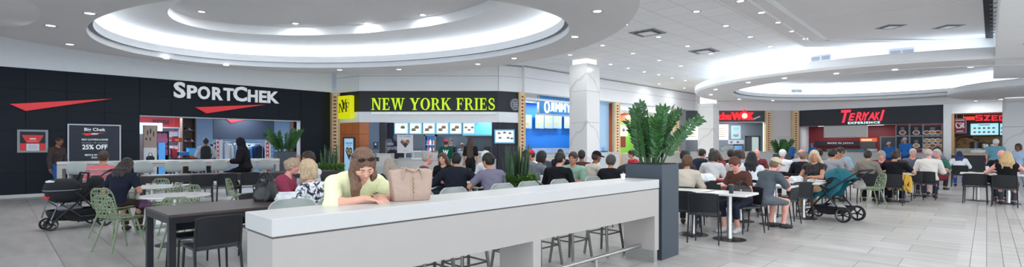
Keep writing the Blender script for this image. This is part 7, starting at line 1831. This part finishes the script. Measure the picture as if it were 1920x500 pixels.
PP('woman in a black and white floral blouse with a blonde bob, back turned', 603, 5.98, 158, hair=('bob', rgb(186, 160, 128)), topmat=M_FLORAL, top=(GRY, 1.0), bottom=(NAV, 'long'), skin='fair', lean=16, pitch=10, s=.97, vox=.008, arms={1: (.1, .45, .80), -1: (-.3, .35, .80)})
PP('person in a white top with dark hair raising one hand', 590, 9.15, 235, hair=('curly', HB), top=(WHT, .5), bottom=(NAV, 'long'), skin='tan', lean=8, arms={1: (.16, .22, 1.18, (0, .1, 1)), -1: (-.05, .22, 1.1, (.3, .1, 1))}, s=1.0)

# middle crowd, in front of the fries counter
PP('woman with straight grey blonde hair half hidden by the beige handbag', 737, 8.3, 120, hair=('long', rgb(158, 142, 130), -.12), top=(NAV, 1), skin='fair', lean=18, s=.92)
PP('woman with a silver bun and headband seen in profile behind handbag', 789, 9.7, 14, hair=('bun', rgb(168, 160, 152)), top=(rgb(90, 88, 94), 1), skin='pink', lean=8, s=1.0)
PP('broad man in a black jacket with black hair, back turned', 854, 8.85, 92, hair=('short', rgb(20, 19, 22)), top=(rgb(32, 36, 46), 1.9, .02), bottom=(BLK, 'long'), sex='m', wd=1.3, skin='tan', s=1.0, lean=14, arms={1: (.34, .36, .8), -1: (-.34, .36, .8), 'out': .9})
PP('woman with auburn hair peeking out left of the black jacket man', 836, 10.9, 255, hair=('long', rgb(96, 62, 48), -.1), top=(BLK, 1), skin='fair', s=.96)
PP('white haired man in a white shirt facing right at fries counter', 895, 11.4, 20, hair=('short', HW), top=(WHT, 1.2), skin='pink', sex='m', lean=14)
PP('woman in a purple grey T-shirt with a dark bun, back turned', 926, 8.35, 118, hair=('updo', HK), top=(rgb(120, 116, 136), .75), bottom=(NAV, 'long'), skin='tan', wd=1.15, lean=14, yaw=22, arms={1: (.12, .40, .80), -1: (-.2, .4, .85), 'out': .9}, vox=.0085)
b_, J = PP('person in a green jersey and pink cap standing at the fries counter', 836, 17.6, 95, pose='stand', hair=('cap', HB, rgb(224, 70, 120), 0, 0), top=(rgb(12, 82, 62), 1.2, .02), bottom=(rgb(16, 60, 50), 'long'), skin='tan', s=.96)
b = MB(); c = J['C']; b.xf = Matrix.Translation((c[0]-.1, c[1]-.148, c[2]-.1)) @ Matrix.Rotation(math.pi/2, 4, 'X'); put_text(b, 'W', 0, 0, .2, .17, 0, bold=.05, ext=.01); worn('emblem', b, pc(232, 236, 236), b_, 0)
PP('woman in black with a long braid standing at the fries counter', 882, 17.2, 80, pose='stand', hair=('long', rgb(70, 52, 44), -.34), top=(BLK, 1), bottom=(BLK, 'long'), skin='tan', s=.99)
PP('kitchen worker in dark clothes and black cap behind the counter', 846, 22.6, 260, pose='stand', hair=('cap', HK, rgb(24, 24, 28), 0, 1), top=(rgb(26, 28, 34), 1), bottom=(BLK, 'long'), skin='brown', sex='m', s=1.0)
PP('kitchen worker in a grey shirt bending behind the counter', 868, 22.2, 265, pose='stand', hair=('short', HK), top=(rgb(70, 80, 96), 1), bottom=(BLK, 'long'), skin='dark', s=.9, lean=16)
PP('person in a dark green cap beside the snake plants, face turned right', 984, 12.3, 80, hair=('cap', HB, rgb(38, 52, 46), 0, 1), top=(GRY, 1), skin='tan', sex='m')
PP('woman with dark shoulder length hair and grey top facing right', 1003, 10.75, 30, hair=('bob', HK), top=(rgb(120, 126, 136), 1.2), skin='tan', s=1.0)
PP('person in a white shirt and red and white cap by the blue counter', 1008, 12.9, 180, hair=('cap', HB, rgb(205, 60, 60), 0, 1), top=(WHT, 1.2), skin='tan', sex='m')
PP('person in black and grey behind the red and white cap', 1023, 13.4, 120, hair=('short', HK), top=(rgb(70, 72, 76), 2), skin='tan', s=.97)
PP('big man in a black T-shirt with dark hair, back turned', 1042, 9.2, 60, hair=('short', rgb(34, 28, 28)), top=(rgb(22, 22, 26), .9), bottom=(JEAN, 'long'), sex='m', wd=1.2, skin='pink', yaw=-18)
PP('person in a mint green shirt with short brown hair facing left', 1072, 10.45, 240, hair=('short', HB), top=(rgb(150, 186, 166), .9), bottom=(JEAN, 'long'), sex='m', wd=1.1, skin='tan', side=-8)
PP('dark haired head at the back between the black and mint shirts', 1050, 14.4, 80, hair=('short', HK), top=(NAV, 1), sex='m', skin='tan')
PP('man in a black cap and beige shirt facing right beside marble column', 1106, 10.8, 28, hair=('cap', HB, rgb(22, 22, 26), 0, 1), top=(rgb(200, 190, 180), 1.2), bottom=(JEAN, 'long'), sex='m', skin='brown', wd=1.05)
PP('dark haired person half hidden behind the black cap man', 1090, 12.0, 80, hair=('short', HK), top=(rgb(80, 50, 50), 1), skin='brown')
PP('person with dark grey hair and black top left of the tall planter', 1141, 9.5, 62, hair=('curly', rgb(66, 62, 62)), top=(rgb(26, 26, 30), 1), skin='tan', s=.93, wd=1.1)
PP('person in a red top bending behind the plant near the green shop', 1192, 15.5, 200, hair=('short', HK), top=(rgb(200, 50, 60), 1), skin='tan', s=.95)

# right side, near
PP('woman in a brown T-shirt with short brown hair reading at table', 1393, 8.72, 208, hair=('short', rgb(92, 50, 38)), top=(rgb(88, 58, 48), .7), bottom=(rgb(38, 40, 54), 'crop'), shoes=rgb(190, 188, 186), skin='pink', lean=14, pitch=36, vox=.0078, s=.95, arms={1: (.12, .36, .80), -1: (-.12, .34, .72)}, legs={1: (.05, .42, .085), -1: (-.13, .30, .085)}, fine=True)
PP('man in a grey T-shirt, shorts and beige cap facing right', 1427, 8.92, 18, hair=('cap', rgb(120, 100, 80), rgb(206, 190, 164), 0, 1), top=(rgb(84, 92, 100), .9), bottom=(rgb(98, 104, 110), 'shorts'), shoes=rgb(34, 32, 34), skin='pink', sex='m', wd=1.12, lean=26, pitch=18, vox=.008, arms={1: (.12, .50, .86), -1: (-.12, .56, .90)}, legs={1: (.12, .38, .085), -1: (-.08, .30, .085)}, s=.97)
PP('woman with long blonde hair, dark floral top and tan trousers', 1529, 11.2, 215, hair=('long', rgb(205, 184, 152), -.16), topmat=mat('dark_floral', rgb(52, 46, 48), .85, var=.7, scale=24), top=(GRY, .35), bottom=(rgb(146, 116, 88), 'long'), shoes=rgb(110, 72, 52), skin='tan', lean=4, vox=.009, yaw=20, fine=True, arms={1: (.28, .3, .62), -1: (-.1, .42, .8)}, legs={1: (.0, .62, .12, .1, .9, .1), -1: (-.12, .36, .085)})
b_, J = PP('person in a beige jacket with brown hair beside the tall planter', 1286, 9.05, 62, hair=('curly', rgb(98, 66, 46)), top=(rgb(206, 194, 178), 1.9, .018), skin='tan', lean=12, s=.93)
PP('dark haired person behind the beige jacket, partly hidden', 1281, 11.2, 60, hair=('curly', HK), top=(rgb(60, 60, 66), 1), skin='tan')
PP('woman with dark hair and a pale grey scarf with a black strap', 1334, 11.4, 58, hair=('bob', rgb(50, 42, 40)), top=(rgb(206, 206, 206), 1.3, .02), skin='tan', yaw=-20)
PP('woman with reddish brown hair right of the grey scarf', 1349, 13.1, 215, hair=('long', rgb(88, 56, 48), -.1), top=(rgb(150, 60, 60), 1), skin='tan')
PP('man in a dark suit with black hair near the second marble column', 1308, 14.7, 20, hair=('short', HK), top=(rgb(36, 42, 60), 2, .018), sex='m', skin='tan', wd=1.15)
PP('woman with blurred grey face right of the dark suit', 1321, 16.0, 205, hair=('bob', rgb(110, 100, 96)), top=(rgb(150, 150, 160), 1), skin='fair')
PP('dark haired person at the foot of the second marble column', 1336, 17.0, 70, hair=('short', HK), top=(rgb(60, 60, 66), 1), skin='tan')
PP('person in a black shirt with dark hair under the bowl poster', 1371, 13.6, 70, hair=('short', HK), top=(rgb(28, 30, 38), 1.5), sex='m', skin='tan')
PP('dark haired person in white and black in the middle crowd', 1381, 11.5, 60, hair=('curly', rgb(46, 36, 34)), top=(rgb(210, 208, 208), 1), skin='tan')
PP('woman with auburn hair in the middle crowd', 1391, 13.4, 75, hair=('bob', rgb(84, 56, 44)), top=(rgb(150, 150, 156), 1), skin='tan')
PP('woman with long black hair and white top, back turned', 1408, 10.8, 60, hair=('long', rgb(22, 20, 24), -.12), top=(WHT, 1), skin='tan', s=.98)
PP('balding man facing the camera in a maroon shirt', 1419, 15.0, 245, hair=('bald', rgb(170, 160, 156)), top=(rgb(120, 60, 66), 1.2), sex='m', skin='pink')
PP('man in a white shirt and white cap, back turned', 1465, 13.8, 52, hair=('cap', HW, WHT, 0, 0), top=(WHT, 1.3), sex='m', skin='tan', wd=1.15)
PP('bald man in a grey shirt behind the black suit', 1495, 14.4, 25, hair=('bald', rgb(120, 110, 106)), top=(rgb(168, 172, 180), 1.3), sex='m', skin='pink', wd=1.1)
PP('man in a black suit with thin hair, back turned', 1503, 12.7, 50, hair=('thin', rgb(128, 100, 80)), top=(rgb(28, 30, 38), 2, .018), sex='m', skin='pink', s=.95)
PP('person with short black hair behind the long blonde woman', 1537, 15.1, 60, hair=('short', HK), top=(rgb(120, 120, 126), 1), skin='brown')
PP('man in a grey shirt with dark hair above the teal stroller', 1555, 13.0, 35, hair=('short', HK), top=(rgb(146, 148, 154), .9), sex='m', skin='tan', yaw=-20, s=1.02)
PP('dark haired man facing the camera behind the teal stroller', 1571, 14.6, 235, hair=('short', HK), top=(rgb(170, 172, 178), 1), sex='m', skin='tan', s=1.03)
PP('person in a light blue shirt right of the dark haired man', 1584, 15.6, 200, hair=('short', HB), top=(rgb(140, 190, 215), 1), skin='tan', s=1.06)
PP('person in a grey brown jacket with dark hair, back turned', 1625, 12.85, 46, hair=('short', rgb(40, 32, 30)), top=(rgb(128, 120, 112), 1.9, .02), bottom=(BLK, 'long'), skin='tan', s=.98)
PP('older person with grey hair and dark red top facing camera', 1653, 13.95, 232, hair=('short', rgb(150, 140, 134)), top=(rgb(110, 36, 48), 1.5), skin='pink', lean=18, pitch=24)
PP('person in a black T-shirt with dark hair, back turned at right', 1676, 12.6, 47, hair=('short', rgb(44, 30, 28)), top=(rgb(20, 20, 24), .8), bottom=(BLK, 'long'), shoes=rgb(60, 60, 62), sex='m', skin='tan', wd=1.15, s=.96, arms={1: (.32, .3, .8), -1: (-.2, .36, .8), 'out': .9})
PP('person with a dark bun just right of the black T-shirt', 1688, 14.5, 80, hair=('bun', rgb(70, 48, 40)), top=(rgb(70, 60, 60), 1), skin='tan', s=.95)
PP('grey haired man in a suit facing the camera at right', 1711, 15.6, 235, hair=('short', HG), top=(rgb(96, 102, 116), 1.8), sex='m', skin='pink', lean=8)
PP('bald man in a cream white shirt, back turned at right', 1741, 13.75, 47, hair=('bald', HG), top=(rgb(222, 216, 208), 1.9, .016), bottom=(rgb(52, 62, 84), 'long'), sex='m', skin='pink', wd=1.2, s=1.02)
PP('dark haired person in blue grey right of the cream shirt', 1753, 16.4, 30, hair=('bob', HK), top=(rgb(96, 104, 130), 1), skin='tan', s=1.07)
PP('grey haired person with a red face leaning left at right', 1764, 15.0, 200, hair=('short', HG), top=(rgb(60, 110, 96), 1), bottom=(rgb(120, 40, 50), 'shorts'), skin='pink', s=1.0)
PP('person with blue black hair and white top at the back right', 1798, 17.6, 46, hair=('long', rgb(36, 50, 92), -.1), top=(WHT, 1.8), bottom=(rgb(40, 90, 170), 'long'), skin='tan', s=.92, lean=20, wd=1.1)
PP('man in a blue T-shirt with white hair standing at szechuan counter', 1867, 18.8, 40, pose='stand', hair=('short', HW), top=(rgb(110, 160, 180), .8), bottom=(rgb(60, 64, 76), 'long'), sex='m', skin='pink', wd=1.2, s=.97)
PP('bald man in a black shirt facing the blonde tank top woman', 1879, 13.5, 222, hair=('bald', rgb(120, 96, 84)), top=(BLK, .9), sex='m', skin='pink', wd=1.2, s=1.0, lean=10, pitch=24)
PP('woman with long blonde hair in a black tank top, back turned', 1888, 12.15, 44, hair=('long', rgb(186, 156, 110), -.12), top=(rgb(20, 20, 24), 0), bottom=(rgb(70, 72, 80), 'long'), skin='pink', wd=1.25, s=.96, lean=10, arms={1: (.32, .3, .8), -1: (-.34, .3, .8), 'out': .9})
PP('woman in a light blue shirt walking at the far right edge', 1911, 17.5, 200, pose='stand', hair=('bob', rgb(60, 46, 44)), top=(rgb(170, 195, 220), 1.5), bottom=(rgb(150, 165, 190), 'long'), skin='brown', s=.87, legs={1: (.1, .15, .085), -1: (-.1, -.15, .1)})
for lab, px, Y, s_, hr in (('worker in blue bending behind the white wall by the cream pilaster', 1484, 30.4, .90, rgb(70, 66, 80)), ('worker in blue with a blue cap at the left of teriyaki counter', 1524, 30.3, .90, rgb(80, 130, 200)), ('worker in blue with a pale cap beside the teriyaki doorway', 1668, 26.8, .93, rgb(180, 200, 225)), ('taller worker in blue in front of the menu boards', 1698, 25.9, 1.06, rgb(190, 180, 215))):
    PP(lab, px, Y, 200, pose='stand', hair=('cap', HK, hr, 0, 1), top=(rgb(48, 112, 190), 1.2, .02), bottom=(rgb(40, 60, 110), 'long'), skin='tan', s=s_, sex='m')
